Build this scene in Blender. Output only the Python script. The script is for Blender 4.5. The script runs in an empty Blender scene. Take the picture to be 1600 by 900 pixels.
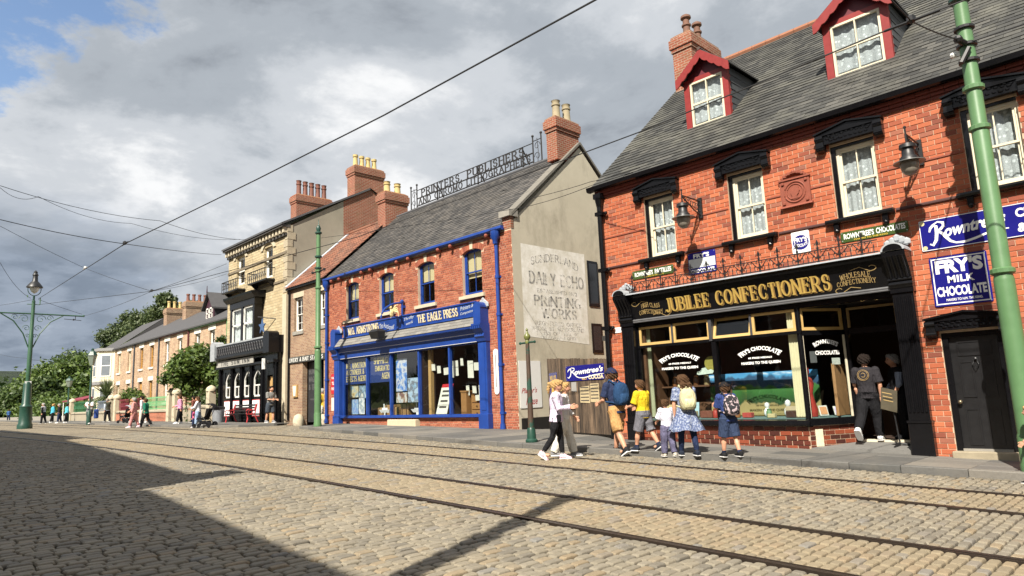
import bpy, bmesh, math, random
import numpy as np
from mathutils import Vector, Matrix
rnd = random.Random(7)
scene = bpy.context.scene
COL = scene.collection
# ------------------------------------------------------------------ camera
CAMZ = 1.566
def cam_basis(pitch=9.065, roll=-2.372, yaw=44.33):
 p, r, a = map(math.radians, (pitch, roll, yaw))
 fw = Vector((-math.cos(a), math.sin(a), 0)); rt = Vector((math.sin(a), math.cos(a), 0)); up = Vector((0, 0, 1))
 F = fw * math.cos(p) + up * math.sin(p); U = -fw * math.sin(p) + up * math.cos(p)
 R = rt * math.cos(r) + U * math.sin(r); U2 = U * math.cos(r) - rt * math.sin(r)
 return R, U2, F
CR, CU, CF = cam_basis()
cam = bpy.data.cameras.new('camera'); cam_o = bpy.data.objects.new('camera', cam); COL.objects.link(cam_o)
cam.sensor_width = 36; cam.lens = 1048.04 / 1600 * 36; cam.clip_end = 6000; cam.clip_start = .05
M = Matrix((CR, CU, -CF)).transposed().to_4x4(); M.translation = (0, 0, CAMZ)
cam_o.matrix_world = M; scene.camera = cam_o
def project(P):
 v = Vector(P) - Vector((0, 0, CAMZ)); z = v.dot(CF)
 if z < .2: return None
 return 800 + 1048.04 * v.dot(CR) / z, 450 - 1048.04 * v.dot(CU) / z, z
def ray(px, py):
 return CF + CR * ((px - 800) / 1048.04) - CU * ((py - 450) / 1048.04)
def onY(px, py, Y):
 d = ray(px, py); return Vector((0, 0, CAMZ)) + d * (Y / d.y)
def onX(px, py, X):
 d = ray(px, py); return Vector((0, 0, CAMZ)) + d * (X / d.x)
# ------------------------------------------------------------------ light and sky
SUN_AZ, SUN_EL = 112.0, 46.0          # direction the shadows run (degrees from +x), elevation
SUN_S, SKY_S, EXPO = 5.0, .10, 1.02
sd = Vector((math.cos(math.radians(SUN_AZ)) * math.cos(math.radians(SUN_EL)), math.sin(math.radians(SUN_AZ)) * math.cos(math.radians(SUN_EL)), -math.sin(math.radians(SUN_EL))))
sun = bpy.data.lights.new('sun', 'SUN'); sun.energy = SUN_S; sun.angle = math.radians(.55); sun.color = (1, .93, .82)
sun_o = bpy.data.objects.new('sun', sun); COL.objects.link(sun_o); sun_o.location = (20, -40, 60)
sun_o.rotation_euler = sd.to_track_quat('-Z', 'Y').to_euler()
world = bpy.data.worlds.new('World'); scene.world = world; world.use_nodes = True
def build_world():
 nt = world.node_tree; N = nt.nodes; L = nt.links; N.clear()
 out = N.new('ShaderNodeOutputWorld'); bg = N.new('ShaderNodeBackground'); bg.inputs['Strength'].default_value = SKY_S
 L.new(bg.outputs[0], out.inputs[0])
 sky = N.new('ShaderNodeTexSky'); sky.sky_type = 'NISHITA'; sky.sun_disc = False
 sky.sun_elevation = math.radians(SUN_EL)
 sky.sun_rotation = math.atan2(-sd.x, -sd.y)
 tc = N.new('ShaderNodeTexCoord'); sep = N.new('ShaderNodeSeparateXYZ'); L.new(tc.outputs['Generated'], sep.inputs[0])
 def math_(op, a, b=None, clamp=False):
  n = N.new('ShaderNodeMath'); n.operation = op; n.use_clamp = clamp
  for i, v in enumerate((a, b)):
   if v is None: continue
   if isinstance(v, (int, float)): n.inputs[i].default_value = v
   else: L.new(v, n.inputs[i])
  return n.outputs[0]
 den = math_('ADD', math_('MAXIMUM', sep.outputs[2], 0.0), .22)
 comb = N.new('ShaderNodeCombineXYZ'); L.new(math_('DIVIDE', sep.outputs[0], den), comb.inputs[0]); L.new(math_('DIVIDE', sep.outputs[1], den), comb.inputs[1])
 def noise(scale, detail, off, rough=.55, dist=0.):
  mp = N.new('ShaderNodeMapping'); mp.inputs['Location'].default_value = off; L.new(comb.outputs[0], mp.inputs[0])
  n = N.new('ShaderNodeTexNoise'); n.inputs['Scale'].default_value = scale; n.inputs['Detail'].default_value = detail; n.inputs['Roughness'].default_value = rough; n.inputs['Distortion'].default_value = dist
  L.new(mp.outputs[0], n.inputs['Vector']); return n.outputs[0]
 def ramp(v, stops, interp='EASE'):
  r = N.new('ShaderNodeValToRGB'); r.color_ramp.interpolation = interp; e = r.color_ramp.elements
  while len(e) > 1: e.remove(e[-1])
  e[0].position, e[0].color = stops[0][0], (*stops[0][1], 1)
  for p, cc in stops[1:]:
   x = e.new(p); x.color = (*cc, 1)
  L.new(v, r.inputs[0]); return r.outputs[0]
 big = noise(1.1, 9, SKY_OFF[0], .58, .3); mid = noise(2.6, 10, SKY_OFF[1], .62, .2); cov = noise(.8, 8, SKY_OFF[2], .6, .2)
 shade = math_('ADD', math_('MULTIPLY', big, .66), math_('MULTIPLY', mid, .34))
 k = CLOUD_K
 ccol = ramp(shade, [(.34, (1.7 * k, 1.88 * k, 2.15 * k)), (.44, (2.75 * k, 3.0 * k, 3.3 * k)), (.52, (4.0 * k, 4.2 * k, 4.45 * k)), (.6, (6.0 * k, 6.05 * k, 6.1 * k))])
 def near(d, lo, hi, wob):   # soft-edged patch of sky around a direction
  vm = N.new('ShaderNodeVectorMath'); vm.operation = 'DOT_PRODUCT'; L.new(tc.outputs['Generated'], vm.inputs[0]); vm.inputs[1].default_value = d.normalized()
  mr = N.new('ShaderNodeMapRange'); mr.interpolation_type = 'SMOOTHSTEP'; L.new(math_('ADD', vm.outputs['Value'], math_('MULTIPLY', math_('SUBTRACT', mid, .5), wob)), mr.inputs[0]); mr.inputs[1].default_value = lo; mr.inputs[2].default_value = hi; return mr.outputs[0]
 gap = math_('MULTIPLY', ramp(cov, [(.28, (0, 0, 0)), (.36, (1, 1, 1))]), math_('SUBTRACT', 1.0, near(ray(0, -90), .985, .994, .1)), True)
 dk = N.new('ShaderNodeMix'); dk.data_type = 'RGBA'; dk.blend_type = 'MULTIPLY'; L.new(math_('MULTIPLY', near(ray(40, 520), .978, .996, .03), .75), dk.inputs['Factor']); L.new(ccol, dk.inputs['A']); dk.inputs['B'].default_value = (.38, .46, .58, 1); ccol = dk.outputs['Result']
 mx = N.new('ShaderNodeMix'); mx.data_type = 'RGBA'; L.new(gap, mx.inputs['Factor']); L.new(sky.outputs[0], mx.inputs['A']); L.new(ccol, mx.inputs['B'])
 L.new(mx.outputs['Result'], bg.inputs['Color'])
SKY_OFF = [(3.1, 1.7, 0), (.4, 5.2, 0), (2.15, 7.4, 0)]; CLOUD_K = .8
build_world()
vs = scene.view_settings; vs.view_transform = 'Standard'; vs.look = 'None'; vs.exposure = EXPO; vs.gamma = 1; vs.use_curve_mapping = False
scene.render.resolution_x, scene.render.resolution_y = 1024, 576
# ------------------------------------------------------------------ object helpers
def link(o): COL.objects.link(o); return o
def tag(o, label=None, cat=None, group=None, kind=None):
 if label: o['label'] = label
 if cat: o['category'] = cat
 if group: o['group'] = group
 if kind: o['kind'] = kind
 return o
def thing(name, loc, label, cat, group=None, rz=0):
 o = link(bpy.data.objects.new(name, None)); o.location = loc; o.rotation_euler = (0, 0, rz); o.empty_display_size = .3
 return tag(o, label, cat, group)
WPOS = {}
def wloc(o):
 v = Vector((0, 0, 0))
 while o: v = v + Vector(o.location); o = o.parent
 return v
class MB:
 """collects geometry in world coordinates; build() makes one mesh object under a parent"""
 def __init__(s): s.v = []; s.f = []; s.m = []; s.mi = 0; s.marks = []
 def mark(s):
  if not s.marks or s.marks[-1] != (len(s.v), len(s.f)): s.marks.append((len(s.v), len(s.f)))
 def add(s, vs, fs):
  b = len(s.v); s.v += [tuple(p) for p in vs]; s.f += [tuple(b + i for i in f) for f in fs]; s.m += [s.mi] * len(fs); return s
 def quad(s, a, b, c, d): return s.add((a, b, c, d), ((0, 1, 2, 3),))
 def poly(s, pts): return s.add(pts, (tuple(range(len(pts))),))
 def box(s, x0, x1, y0, y1, z0, z1):
  return s.add([(x0, y0, z0), (x1, y0, z0), (x1, y1, z0), (x0, y1, z0), (x0, y0, z1), (x1, y0, z1), (x1, y1, z1), (x0, y1, z1)],
     [(0, 3, 2, 1), (4, 5, 6, 7), (0, 1, 5, 4), (1, 2, 6, 5), (2, 3, 7, 6), (3, 0, 4, 7)])
 def bbox(s, x0, x1, y0, y1, z0, z1, b=.01):
  """box with chamfered vertical+horizontal front edges (octagonal in plan and inset at the top and bottom)"""
  pts = []
  for z, i in ((z0, b), (z0 + b, 0), (z1 - b, 0), (z1, b)):
   e = b if i == 0 else 2 * b
   pts.append([(x0 + e, y0 + i, z), (x1 - e, y0 + i, z), (x1 - i, y0 + e, z), (x1 - i, y1 - e, z), (x1 - e, y1 - i, z), (x0 + e, y1 - i, z), (x0 + i, y1 - e, z), (x0 + i, y0 + e, z)])
  return s.loft(pts)
 def loft(s, rings, cap=True, close=True):
  n = len(rings[0]); vs = [p for r in rings for p in r]; fs = []
  for i in range(len(rings) - 1):
   for j in range(n if close else n - 1):
    k = (j + 1) % n; fs.append((i * n + j, i * n + k, (i + 1) * n + k, (i + 1) * n + j))
  if cap: fs.append(tuple(range(n - 1, -1, -1))); fs.append(tuple((len(rings) - 1) * n + j for j in range(n)))
  return s.add(vs, fs)
 def prism(s, pts, d):
  """extrude polygon pts (3d) by vector d"""
  d = Vector(d); return s.loft([[Vector(p) for p in pts], [Vector(p) + d for p in pts]])
 def tube(s, pts, r, n=8, cap=True):
  pts = [Vector(p) for p in pts]; rs = r if isinstance(r, (list, tuple)) else [r] * len(pts); rings = []
  up = Vector((0, 0, 1))
  for i, p in enumerate(pts):
   t = (pts[min(i + 1, len(pts) - 1)] - pts[max(i - 1, 0)])
   t = t.normalized() if t.length > 1e-9 else Vector((0, 0, 1))
   a = t.cross(up if abs(t.z) < .95 else Vector((0, 1, 0))).normalized(); b = a.cross(t)
   rings.append([p + a * rs[i] * math.cos(2 * math.pi * j / n) + b * rs[i] * math.sin(2 * math.pi * j / n) for j in range(n)])
  return s.loft(rings, cap)
 def lathe(s, c, prof, n=14):
  c = Vector(c); return s.loft([[c + Vector((r * math.cos(2 * math.pi * j / n), r * math.sin(2 * math.pi * j / n), z)) for j in range(n)] for r, z in prof])
 def ball(s, c, r, n=8, sc=(1, 1, 1)):
  c = Vector(c); rings = []
  for i in range(n // 2 + 1):
   th = math.pi * i / (n // 2); rr = max(math.sin(th), .02) * r
   rings.append([c + Vector((rr * math.cos(2 * math.pi * j / n) * sc[0], rr * math.sin(2 * math.pi * j / n) * sc[1], -r * math.cos(th) * sc[2])) for j in range(n)])
  return s.loft(rings)
 def mesh(s, name, off=Vector((0, 0, 0))):
  me = bpy.data.meshes.new(name); me.from_pydata([(p[0] - off.x, p[1] - off.y, p[2] - off.z) for p in s.v], [], s.f); return me
 def build(s, name, mat, parent=None, smooth=False, kind=None):
  if s.marks and s.marks[0] != (0, 0): s.marks.insert(0, (0, 0))
  if len(s.marks) > 1:      # one object for each marked piece (letters, words, lines)
   ends = s.marks[1:] + [(len(s.v), len(s.f))]; o = None
   for (v0, f0), (v1, f1) in zip([(0, 0)] + s.marks[1:], ends):
    if f1 == f0: continue
    b = MB(); b.v = s.v[v0:v1]; b.f = [tuple(i - v0 for i in f) for f in s.f[f0:f1]]; b.m = s.m[f0:f1]; o = b.build(name, mat, parent, smooth, kind)
   return o
  off = wloc(parent) if parent else Vector((0, 0, 0))
  me = s.mesh(name, off)
  mats = mat if isinstance(mat, (list, tuple)) else [mat]
  for mm in mats: me.materials.append(mm)
  if len(mats) > 1: me.polygons.foreach_set('material_index', s.m)
  bm = bmesh.new(); bm.from_mesh(me); bmesh.ops.recalc_face_normals(bm, faces=bm.faces); bm.to_mesh(me); bm.free()
  if smooth:
   me.polygons.foreach_set('use_smooth', [True] * len(me.polygons))
   try: me.set_sharp_from_angle(angle=math.radians(40))
   except Exception: pass
  o = link(bpy.data.objects.new(name, me))
  if parent: o.parent = parent
  if kind: o['kind'] = kind
  return o
 def top(s, name, mat, base, label, cat, group=None, smooth=False, kind=None):
  """a one-mesh thing whose origin is at base"""
  o = s.build(name, mat, None, smooth); b = Vector(base); o.data.transform(Matrix.Translation(-b)); o.location = b
  return tag(o, label, cat, group, kind)
def copy_tree(o, parent=None):
 c = o.copy(); COL.objects.link(c)
 if parent: c.parent = parent
 for ch in list(o.children): copy_tree(ch, c)
 return c
# ------------------------------------------------------------------ materials
class NT:
 def __init__(s, name):
  s.mat = bpy.data.materials.new(name); s.mat.use_nodes = True; nt = s.mat.node_tree; s.N, s.L = nt.nodes, nt.links
  s.p = s.N['Principled BSDF']; s.out = s.N['Material Output']
 def n(s, t, **kw):
  x = s.N.new(t)
  for k, v in kw.items(): setattr(x, k, v)
  return x
 def inp(s, node, key, v):
  if v is None: return
  if isinstance(v, bpy.types.NodeSocket): s.L.new(v, node.inputs[key])
  else: node.inputs[key].default_value = v if not (isinstance(v, tuple) and len(v) == 3 and node.inputs[key].type == 'RGBA') else (*v, 1)
 def coords(s, kind='Object', scale=(1, 1, 1), rot=(0, 0, 0), loc=(0, 0, 0)):
  if kind == 'World': src = s.n('ShaderNodeNewGeometry').outputs['Position']
  else: src = s.n('ShaderNodeTexCoord').outputs[kind]
  mp = s.n('ShaderNodeMapping'); s.L.new(src, mp.inputs[0]); mp.inputs['Scale'].default_value = scale; mp.inputs['Rotation'].default_value = rot; mp.inputs['Location'].default_value = loc
  return mp.outputs[0]
 def noise(s, vec, scale, detail=4, rough=.5, dist=0):
  x = s.n('ShaderNodeTexNoise'); s.inp(x, 'Vector', vec); x.inputs['Scale'].default_value = scale; x.inputs['Detail'].default_value = detail; x.inputs['Roughness'].default_value = rough; x.inputs['Distortion'].default_value = dist
  return x.outputs[0]
 def ramp(s, v, stops, interp='LINEAR'):
  r = s.n('ShaderNodeValToRGB'); r.color_ramp.interpolation = interp; e = r.color_ramp.elements
  while len(e) > 1: e.remove(e[-1])
  def c4(c): return (c, c, c, 1) if isinstance(c, (int, float)) else (*c, 1)
  e[0].position, e[0].color = stops[0][0], c4(stops[0][1])
  for p, cc in stops[1:]:
   y = e.new(p); y.color = c4(cc)
  s.L.new(v, r.inputs[0]); return r.outputs[0]
 def mix(s, f, a, b, mode='MIX'):
  x = s.n('ShaderNodeMix', data_type='RGBA', blend_type=mode); s.inp(x, 0, f); s.inp(x, 6, a); s.inp(x, 7, b); return x.outputs[2]
 def math(s, op, a, b=None, clamp=False):
  x = s.n('ShaderNodeMath', operation=op, use_clamp=clamp); s.inp(x, 0, a); s.inp(x, 1, b); return x.outputs[0]
 def bump(s, h, strength=.3, dist=.02):
  x = s.n('ShaderNodeBump'); x.inputs['Strength'].default_value = strength; x.inputs['Distance'].default_value = dist; s.L.new(h, x.inputs['Height']); s.L.new(x.outputs[0], s.p.inputs['Normal'])
 def island(s):
  a = s.n('ShaderNodeNewGeometry').outputs['Random Per Island']; b = s.n('ShaderNodeObjectInfo').outputs['Random']
  return s.math('FRACT', s.math('ADD', a, b))
 def set(s, col=None, rough=.7, metal=0, spec=None):
  if col is not None: s.inp(s.p, 'Base Color', col)
  s.inp(s.p, 'Roughness', rough); s.inp(s.p, 'Metallic', metal)
  if spec is not None: s.p.inputs['Specular IOR Level'].default_value = spec
  return s.mat
MATS = {}
def plain(name, col, rough=.6, var=.12, scale=6, metal=0, bump=.05, spec=None, wear=None):
 """paint / cloth / stone with slight tone variation, optional worn patches of another colour"""
 if name in MATS: return MATS[name]
 t = NT(name); v = t.coords('World'); nz = t.noise(v, scale, 5, .6)
 dark = tuple(c * (1 - var) for c in col); lite = tuple(min(1, c * (1 + var)) for c in col)
 c = t.mix(nz, dark, lite)
 if wear:
  w = t.ramp(t.noise(v, wear[1], 8, .7), [(wear[2], 0), (wear[2] + .05, 1)]); c = t.mix(w, c, wear[0])
 t.set(c, t.ramp(nz, [(0, max(0, rough - .08)), (1, min(1, rough + .08))]), metal, spec)
 if bump: t.bump(t.noise(v, scale * 8, 4, .6), bump, .01)
 MATS[name] = t.mat; return t.mat
def piece_mat(name, stops, rough=.85, fine=60, fstr=.5, bumps=.35, stain=None, stainlvl=(.52, .72), grime=None):
 """bricks, setts, slates: one tone per piece, grain, stains in world space"""
 t = NT(name); v = t.coords('World'); r = t.island()
 c = t.ramp(r, stops, 'LINEAR')
 g = t.noise(v, fine, 6, .7); c = t.mix(fstr, c, t.ramp(g, [(.25, .45), (.5, 1.0), (.8, 1.35)]), 'MULTIPLY')
 if stain:
  s = t.ramp(t.noise(v, .9, 7, .65, .4), [(stainlvl[0], 0), (stainlvl[1], 1)]); c = t.mix(t.math('MULTIPLY', s, stain[1]), c, stain[0])
 if grime: c = t.mix(1, c, t.mix(t.noise(t.coords('World', grime[0]), grime[1], 8, .68, .3), (grime[2],) * 3, (1.22,) * 3), 'MULTIPLY')
 t.set(c, rough); t.bump(g, bumps, .008); MATS[name] = t.mat; return t.mat
def brick_tex(name, c1, c2, mortar, bl=.24, ch=.085, axis='x', rough=.9, ms=.012, stain=None, var=(.7, 1.2), bumps=.5):
 """brick pattern for walls too far away to build brick by brick; axis: wall runs along x or y"""
 t = NT(name); src = t.n('ShaderNodeNewGeometry').outputs['Position']; sp = t.n('ShaderNodeSeparateXYZ'); t.L.new(src, sp.inputs[0])
 cb = t.n('ShaderNodeCombineXYZ')
 if axis == 'xy': u = t.math('ADD', sp.outputs[0], sp.outputs[1])
 else: u = sp.outputs[0] if axis == 'x' else sp.outputs[1]
 t.L.new(u, cb.inputs[0]); t.L.new(sp.outputs[2], cb.inputs[1])
 b = t.n('ShaderNodeTexBrick'); t.L.new(cb.outputs[0], b.inputs['Vector'])
 b.inputs['Scale'].default_value = 1; b.inputs['Brick Width'].default_value = bl; b.inputs['Row Height'].default_value = ch; b.inputs['Mortar Size'].default_value = ms; b.inputs['Mortar Smooth'].default_value = .2; b.inputs['Bias'].default_value = 0
 t.inp(b, 'Color1', c1); t.inp(b, 'Color2', c2); t.inp(b, 'Mortar', mortar)
 g = t.noise(t.coords('World'), 30, 6, .7); w = t.noise(t.coords('World'), 1.1, 6, .65)
 c = t.mix(1, b.outputs[0], t.ramp(g, [(.2, var[0]), (.8, var[1])]), 'MULTIPLY'); c = t.mix(.8, c, t.ramp(w, [(.3, .7), (.6, 1.05)]), 'MULTIPLY')
 if stain: c = t.mix(t.math('MULTIPLY', t.ramp(t.noise(t.coords('World'), stain[1], 8, .7), [(.5, 0), (.7, 1)]), stain[2]), c, stain[0])
 t.set(c, rough); h = t.math('SUBTRACT', t.math('MULTIPLY', g, .3), b.outputs[1]); t.bump(h, bumps, .012)
 MATS[name] = t.mat; return t.mat
def glass_mat(name, tint=(.9, .95, .95), refl=1.0):
 t = NT(name); N, L = t.N, t.L
 N.remove(t.p); tr = t.n('ShaderNodeBsdfTransparent'); tr.inputs[0].default_value = (*tint, 1); gl = t.n('ShaderNodeBsdfGlossy'); gl.inputs['Roughness'].default_value = .015
 v = t.coords('World'); bp = t.n('ShaderNodeBump'); bp.inputs['Strength'].default_value = .12; bp.inputs['Distance'].default_value = .02; L.new(t.noise(v, 2.2, 2, .4), bp.inputs['Height']); L.new(bp.outputs[0], gl.inputs['Normal'])
 fr = t.n('ShaderNodeLayerWeight'); fr.inputs['Blend'].default_value = .5
 f = t.math('ADD', t.math('MULTIPLY', t.math('POWER', fr.outputs['Facing'], 4.0), .9 * refl), .075 * refl, True)
 mx = t.n('ShaderNodeMixShader'); L.new(f, mx.inputs[0]); L.new(tr.outputs[0], mx.inputs[1]); L.new(gl.outputs[0], mx.inputs[2]); L.new(mx.outputs[0], t.out.inputs[0])
 MATS[name] = t.mat; return t.mat
GLASS = glass_mat('window_glass')
BLACK = plain('black_gloss_paint', (.005, .005, .006), .2, .3, 9, bump=.02, spec=.3, wear=((.03, .028, .026), 11, .77))
IRON = plain('black_iron', (.012, .012, .013), .45, .3, 20)
BLUE = plain('blue_gloss_paint', (.011, .045, .23), .38, .38, 2.2, bump=.12, wear=((.05, .09, .24), 5, .66))
CREAMP = plain('cream_paint', (.62, .56, .42), .45, .08, 6)
WHITEP = plain('white_paint', (.72, .71, .66), .45, .06, 6)
GOLDP = plain('gold_frame_paint', (.50, .33, .12), .5, .18, 12)
REDP = plain('dark_red_paint', (.22, .022, .02), .45, .25, 7)
STONE = plain('cream_stone', (.46, .40, .29), .85, .25, 5, bump=.3)
GREYSTONE = plain('grey_stone', (.25, .235, .205), .88, .25, 5, bump=.3)
LEAD = plain('lead_flashing', (.30, .32, .34), .55, .35, 7)
GREENP = plain('green_pole_paint', (.085, .175, .075), .42, .25, 3, bump=.06, wear=((.14, .10, .05), 6, .76))
DGREENP = plain('dark_green_paint', (.012, .05, .034), .4, .3, 5, wear=((.13, .05, .03), 4, .66))
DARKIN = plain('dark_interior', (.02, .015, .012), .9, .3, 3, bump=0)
def gz(x, y):
 s = -x
 if s < 0: q = .0298 * max(s, -40)
 elif s < 45: q = .0298 * s - .000304 * s * s
 else: q = .7254 + .003 * (min(s, 140) - 45)
 return q - .0041 * max(-10, min(y, 25))
# ------------------------------------------------------------------ ground, road, setts, rails
GRASS = NT('grass_ground'); _v = GRASS.coords('World')
GRASS.set(GRASS.mix(GRASS.noise(_v, .35, 8, .7), (.05, .085, .02), (.13, .15, .045)), .95); GRASS = GRASS.mat
JOINT = plain('sett_joint_dirt', (.026, .021, .016), .95, .5, 25, bump=.4)
def far_sett_mat():
 t = NT('far_setts'); src = t.n('ShaderNodeNewGeometry').outputs['Position']; sp = t.n('ShaderNodeSeparateXYZ'); t.L.new(src, sp.inputs[0])
 cb = t.n('ShaderNodeCombineXYZ'); t.L.new(sp.outputs[1], cb.inputs[0]); t.L.new(sp.outputs[0], cb.inputs[1])
 b = t.n('ShaderNodeTexBrick'); t.L.new(cb.outputs[0], b.inputs['Vector'])
 for k, v in (('Scale', 1), ('Brick Width', .18), ('Row Height', .13), ('Mortar Size', .012)): b.inputs[k].default_value = v
 t.inp(b, 'Color1', (.17, .14, .095)); t.inp(b, 'Color2', (.235, .195, .13)); t.inp(b, 'Mortar', (.07, .058, .042))
 w = t.noise(t.coords('World'), .5, 6, .6); c = t.mix(1, b.outputs[0], t.ramp(w, [(.3, .8), (.7, 1.15)]), 'MULTIPLY')
 return t.set(c, .85)
FARSETT = far_sett_mat()
SETT = piece_mat('sett_stone', [(0, (.15, .134, .105)), (.2, (.188, .167, .128)), (.5, (.218, .19, .138)), (.8, (.235, .207, .155)), (.93, (.245, .19, .118)), (1, (.18, .175, .16))], .72, 45, .55, .5, ((.25, .205, .135), .45), grime=((1, 1, 1), .55, .62))
SETT_T = piece_mat('track_sett_stone', [(0, (.195, .16, .108)), (.3, (.225, .185, .12)), (.6, (.235, .19, .122)), (.85, (.245, .188, .118)), (1, (.18, .17, .15))], .78, 40, .45, .4, ((.25, .205, .135), .6), grime=((1, 1, 1), .7, .66))
RAILY = [5.76, 7.2, 9.52, 10.95]
def rail_y(i, x):
 s = -x
 if i < 2:
  k = 0 if s < 8 else (-.0012 * (s - 8) ** 2 if s < 34 else -.0012 * 26 ** 2 - .0624 * (s - 34) * (1 if s < 40 else 0) - (.0624 * 6 if s >= 40 else 0))
 else: k = 0
 return RAILY[i] + k
KERB = [(14, 13.3), (5, 13.0), (-2.2, 12.62), (-4.6, 12.42), (-7.9, 12.16), (-10.2, 12.05), (-13, 12.05), (-17.3, 12.35), (-21, 12.75), (-24.5, 13.2), (-27.2, 13.75)]
KERB2 = [(-31.4, 14.95), (-31.8, 13.6), (-33, 12.4), (-36, 11.95), (-45, 11.9), (-60, 12.4), (-80, 13.2), (-130, 15)]
def interp(tab, x):
 t = sorted(tab); 
 if x <= t[0][0]: return t[0][1]
 for (a, ya), (b, yb) in zip(t, t[1:]):
  if x <= b: return ya + (yb - ya) * (x - a) / (b - a)
 return t[-1][1]
def kerb_y(x):
 if x >= -27.2: return interp(KERB, x)
 if x > -31.4: return 15.1
 return interp(KERB2, x)
def build_ground():
 g = MB(); xs = [-3000, -800, -400, -250, -170, -140, -110, -80, -60, -45, -35, -25, -15, -5, 5, 20, 40, 60, 120, 400, 1500]; ys = [-1500, -300, -100, -40, -20, -9, 0, 12, 20, 26, 40, 100, 300, 900, 3000]
 n = len(ys)
 g.add([(x, y, gz(x, y) - .12) for x in xs for y in ys], [(i * n + j, (i + 1) * n + j, (i + 1) * n + j + 1, i * n + j + 1) for i in range(len(xs) - 1) for j in range(n - 1)])
 tag(g.build('ground', GRASS), kind='structure')
 r = MB(); xs = list(range(-136, -33, 6)) + [-33 + i * 1.5 for i in range(50)]; ys = [-9, -4, 0, 4, 8, 11, 13, 15, 17.4]; n = len(ys)
 for i in range(len(xs) - 1):
  far = xs[i] < -33; dz = 0 if far else -.042; r.mi = 1 if far else 0
  for j in range(n - 1):
   q = [(xs[i], ys[j]), (xs[i + 1], ys[j]), (xs[i + 1], ys[j + 1]), (xs[i], ys[j + 1])]
   r.add([(x, y, gz(x, y) + dz) for x, y in q], [(0, 1, 2, 3)])
 return tag(r.build('road', [JOINT, FARSETT]), kind='structure')
ROAD = build_ground()
def sett_unit(n8=True):
 m = MB(); a = .5
 if n8:
  def ring(w, c, z): return [(-w + c, -w, z), (w - c, -w, z), (w, -w + c, z), (w, w - c, z), (w - c, w, z), (-w + c, w, z), (-w, w - c, z), (-w, -w + c, z)]
  m.loft([ring(.5, .1, -.05), ring(.5, .1, -.016), ring(.47, .11, -.005), ring(.40, .11, .002)], cap=False)
  m.f.append(tuple(range(24, 32))); m.m.append(0)
 else:
  def ring(w, z): return [(-w, -w, z), (w, -w, z), (w, w, z), (-w, w, z)]
  m.loft([ring(.5, -.05), ring(.485, -.012), ring(.42, .002)], cap=False); m.f.append((8, 9, 10, 11)); m.m.append(0)
 return np.array(m.v), m.f
def build_setts():
 r = random.Random(3); S = []
 x = 2.2
 while x > -33.4:
  w = r.uniform(.098, .124); xc = x - w / 2
  zones = [(.2, rail_y(0, xc) - .085, 0), (rail_y(0, xc) + .085, rail_y(1, xc) - .085, 1), (rail_y(1, xc) + .085, rail_y(2, xc) - .085, 0), (rail_y(2, xc) + .085, rail_y(3, xc) - .085, 1), (rail_y(3, xc) + .085, kerb_y(xc) - .14, 0)]
  for y0, y1, tr in zones:
   y = y0 + r.uniform(-.1, .0); first = True
   while y < y1 - .03:
    ln = r.uniform(.14, .235) if not tr else r.uniform(.15, .25)
    a, b = max(y, y0), min(y + ln, y1)
    if y1 - b < .06: b = y1
    if b - a > .05:
     yc = (a + b) / 2; p = project((xc, yc, gz(xc, yc)))
     if p and -170 < p[0] < 1780 and p[1] < 1010: S.append((xc, yc, w - r.uniform(.014, .024), b - a - r.uniform(.008, .018), tr, p[2]))
    y = b if b == y1 else y + ln
    if b == y1: break
  x -= w
 S.sort(key=lambda s: -(s[2] * s[3]) / s[5] ** 2)
 inframe = [s for s in S if (lambda p: 0 < p[0] < 1600 and p[1] < 900)(project((s[0], s[1], gz(s[0], s[1]))))]
 single = set(id(s) for s in inframe[:300]) if len(inframe) > 300 else set()
 v8, f8 = sett_unit(True); v4, f4 = sett_unit(False)
 me = bpy.data.meshes.new('sett'); me.from_pydata([tuple(v) for v in v8], [], f8); me.materials.append(SETT)
 groups = {0: ([], []), 1: ([], [])}; base = {0: 0, 1: 0}
 for s in S:
  xc, yc, lx, ly, tr, d = s; tilt = .012 if not tr else .006
  z = gz(xc, yc) + r.gauss(0, .0045 if not tr else .002); yaw = r.gauss(0, .03); tx, ty = r.gauss(0, tilt), r.gauss(0, tilt)
  if id(s) in single:
   o = link(bpy.data.objects.new('sett', me)); o.location = (xc, yc, z); o.scale = (lx, ly, 1); o.rotation_euler = (tx, ty, yaw); o.parent = ROAD
   if tr: o.material_slots[0].link = 'OBJECT'; o.material_slots[0].material = SETT_T
   continue
  v, f = (v8, f8) if d < 13 else (v4, f4)
  P = v * np.array([lx, ly, 1.0]); k = 1 + .1 * np.array([[r.gauss(0, .5), r.gauss(0, .5), 0]]) * np.sign(v) * (np.abs(v) > .4)
  P = P * k; c, sn = math.cos(yaw), math.sin(yaw)
  Q = np.empty_like(P); Q[:, 0] = P[:, 0] * c - P[:, 1] * sn + xc; Q[:, 1] = P[:, 0] * sn + P[:, 1] * c + yc; Q[:, 2] = P[:, 2] + z + P[:, 0] * (-ty - .0225) + P[:, 1] * tx
  groups[tr][0].append(Q); groups[tr][1].extend([tuple(i + base[tr] for i in q) for q in f]); base[tr] += len(v)
 for tr in (0, 1):
  V = np.vstack(groups[tr][0]); m = bpy.data.meshes.new('setts'); m.from_pydata([tuple(p) for p in V], [], groups[tr][1]); m.materials.append(SETT_T if tr else SETT)
  o = link(bpy.data.objects.new('track_setts' if tr else 'road_setts', m)); o.parent = ROAD; o['kind'] = 'stuff'
 print('setts', len(S))
build_setts()
RAILM = plain('rail_steel', (.05, .038, .03), .38, .35, 14, metal=.5, bump=.1)
RLAB = ['grooved tram rail nearest the camera', 'second grooved tram rail from the camera', 'third grooved tram rail from the camera', 'grooved tram rail nearest the shop pavement']
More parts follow.
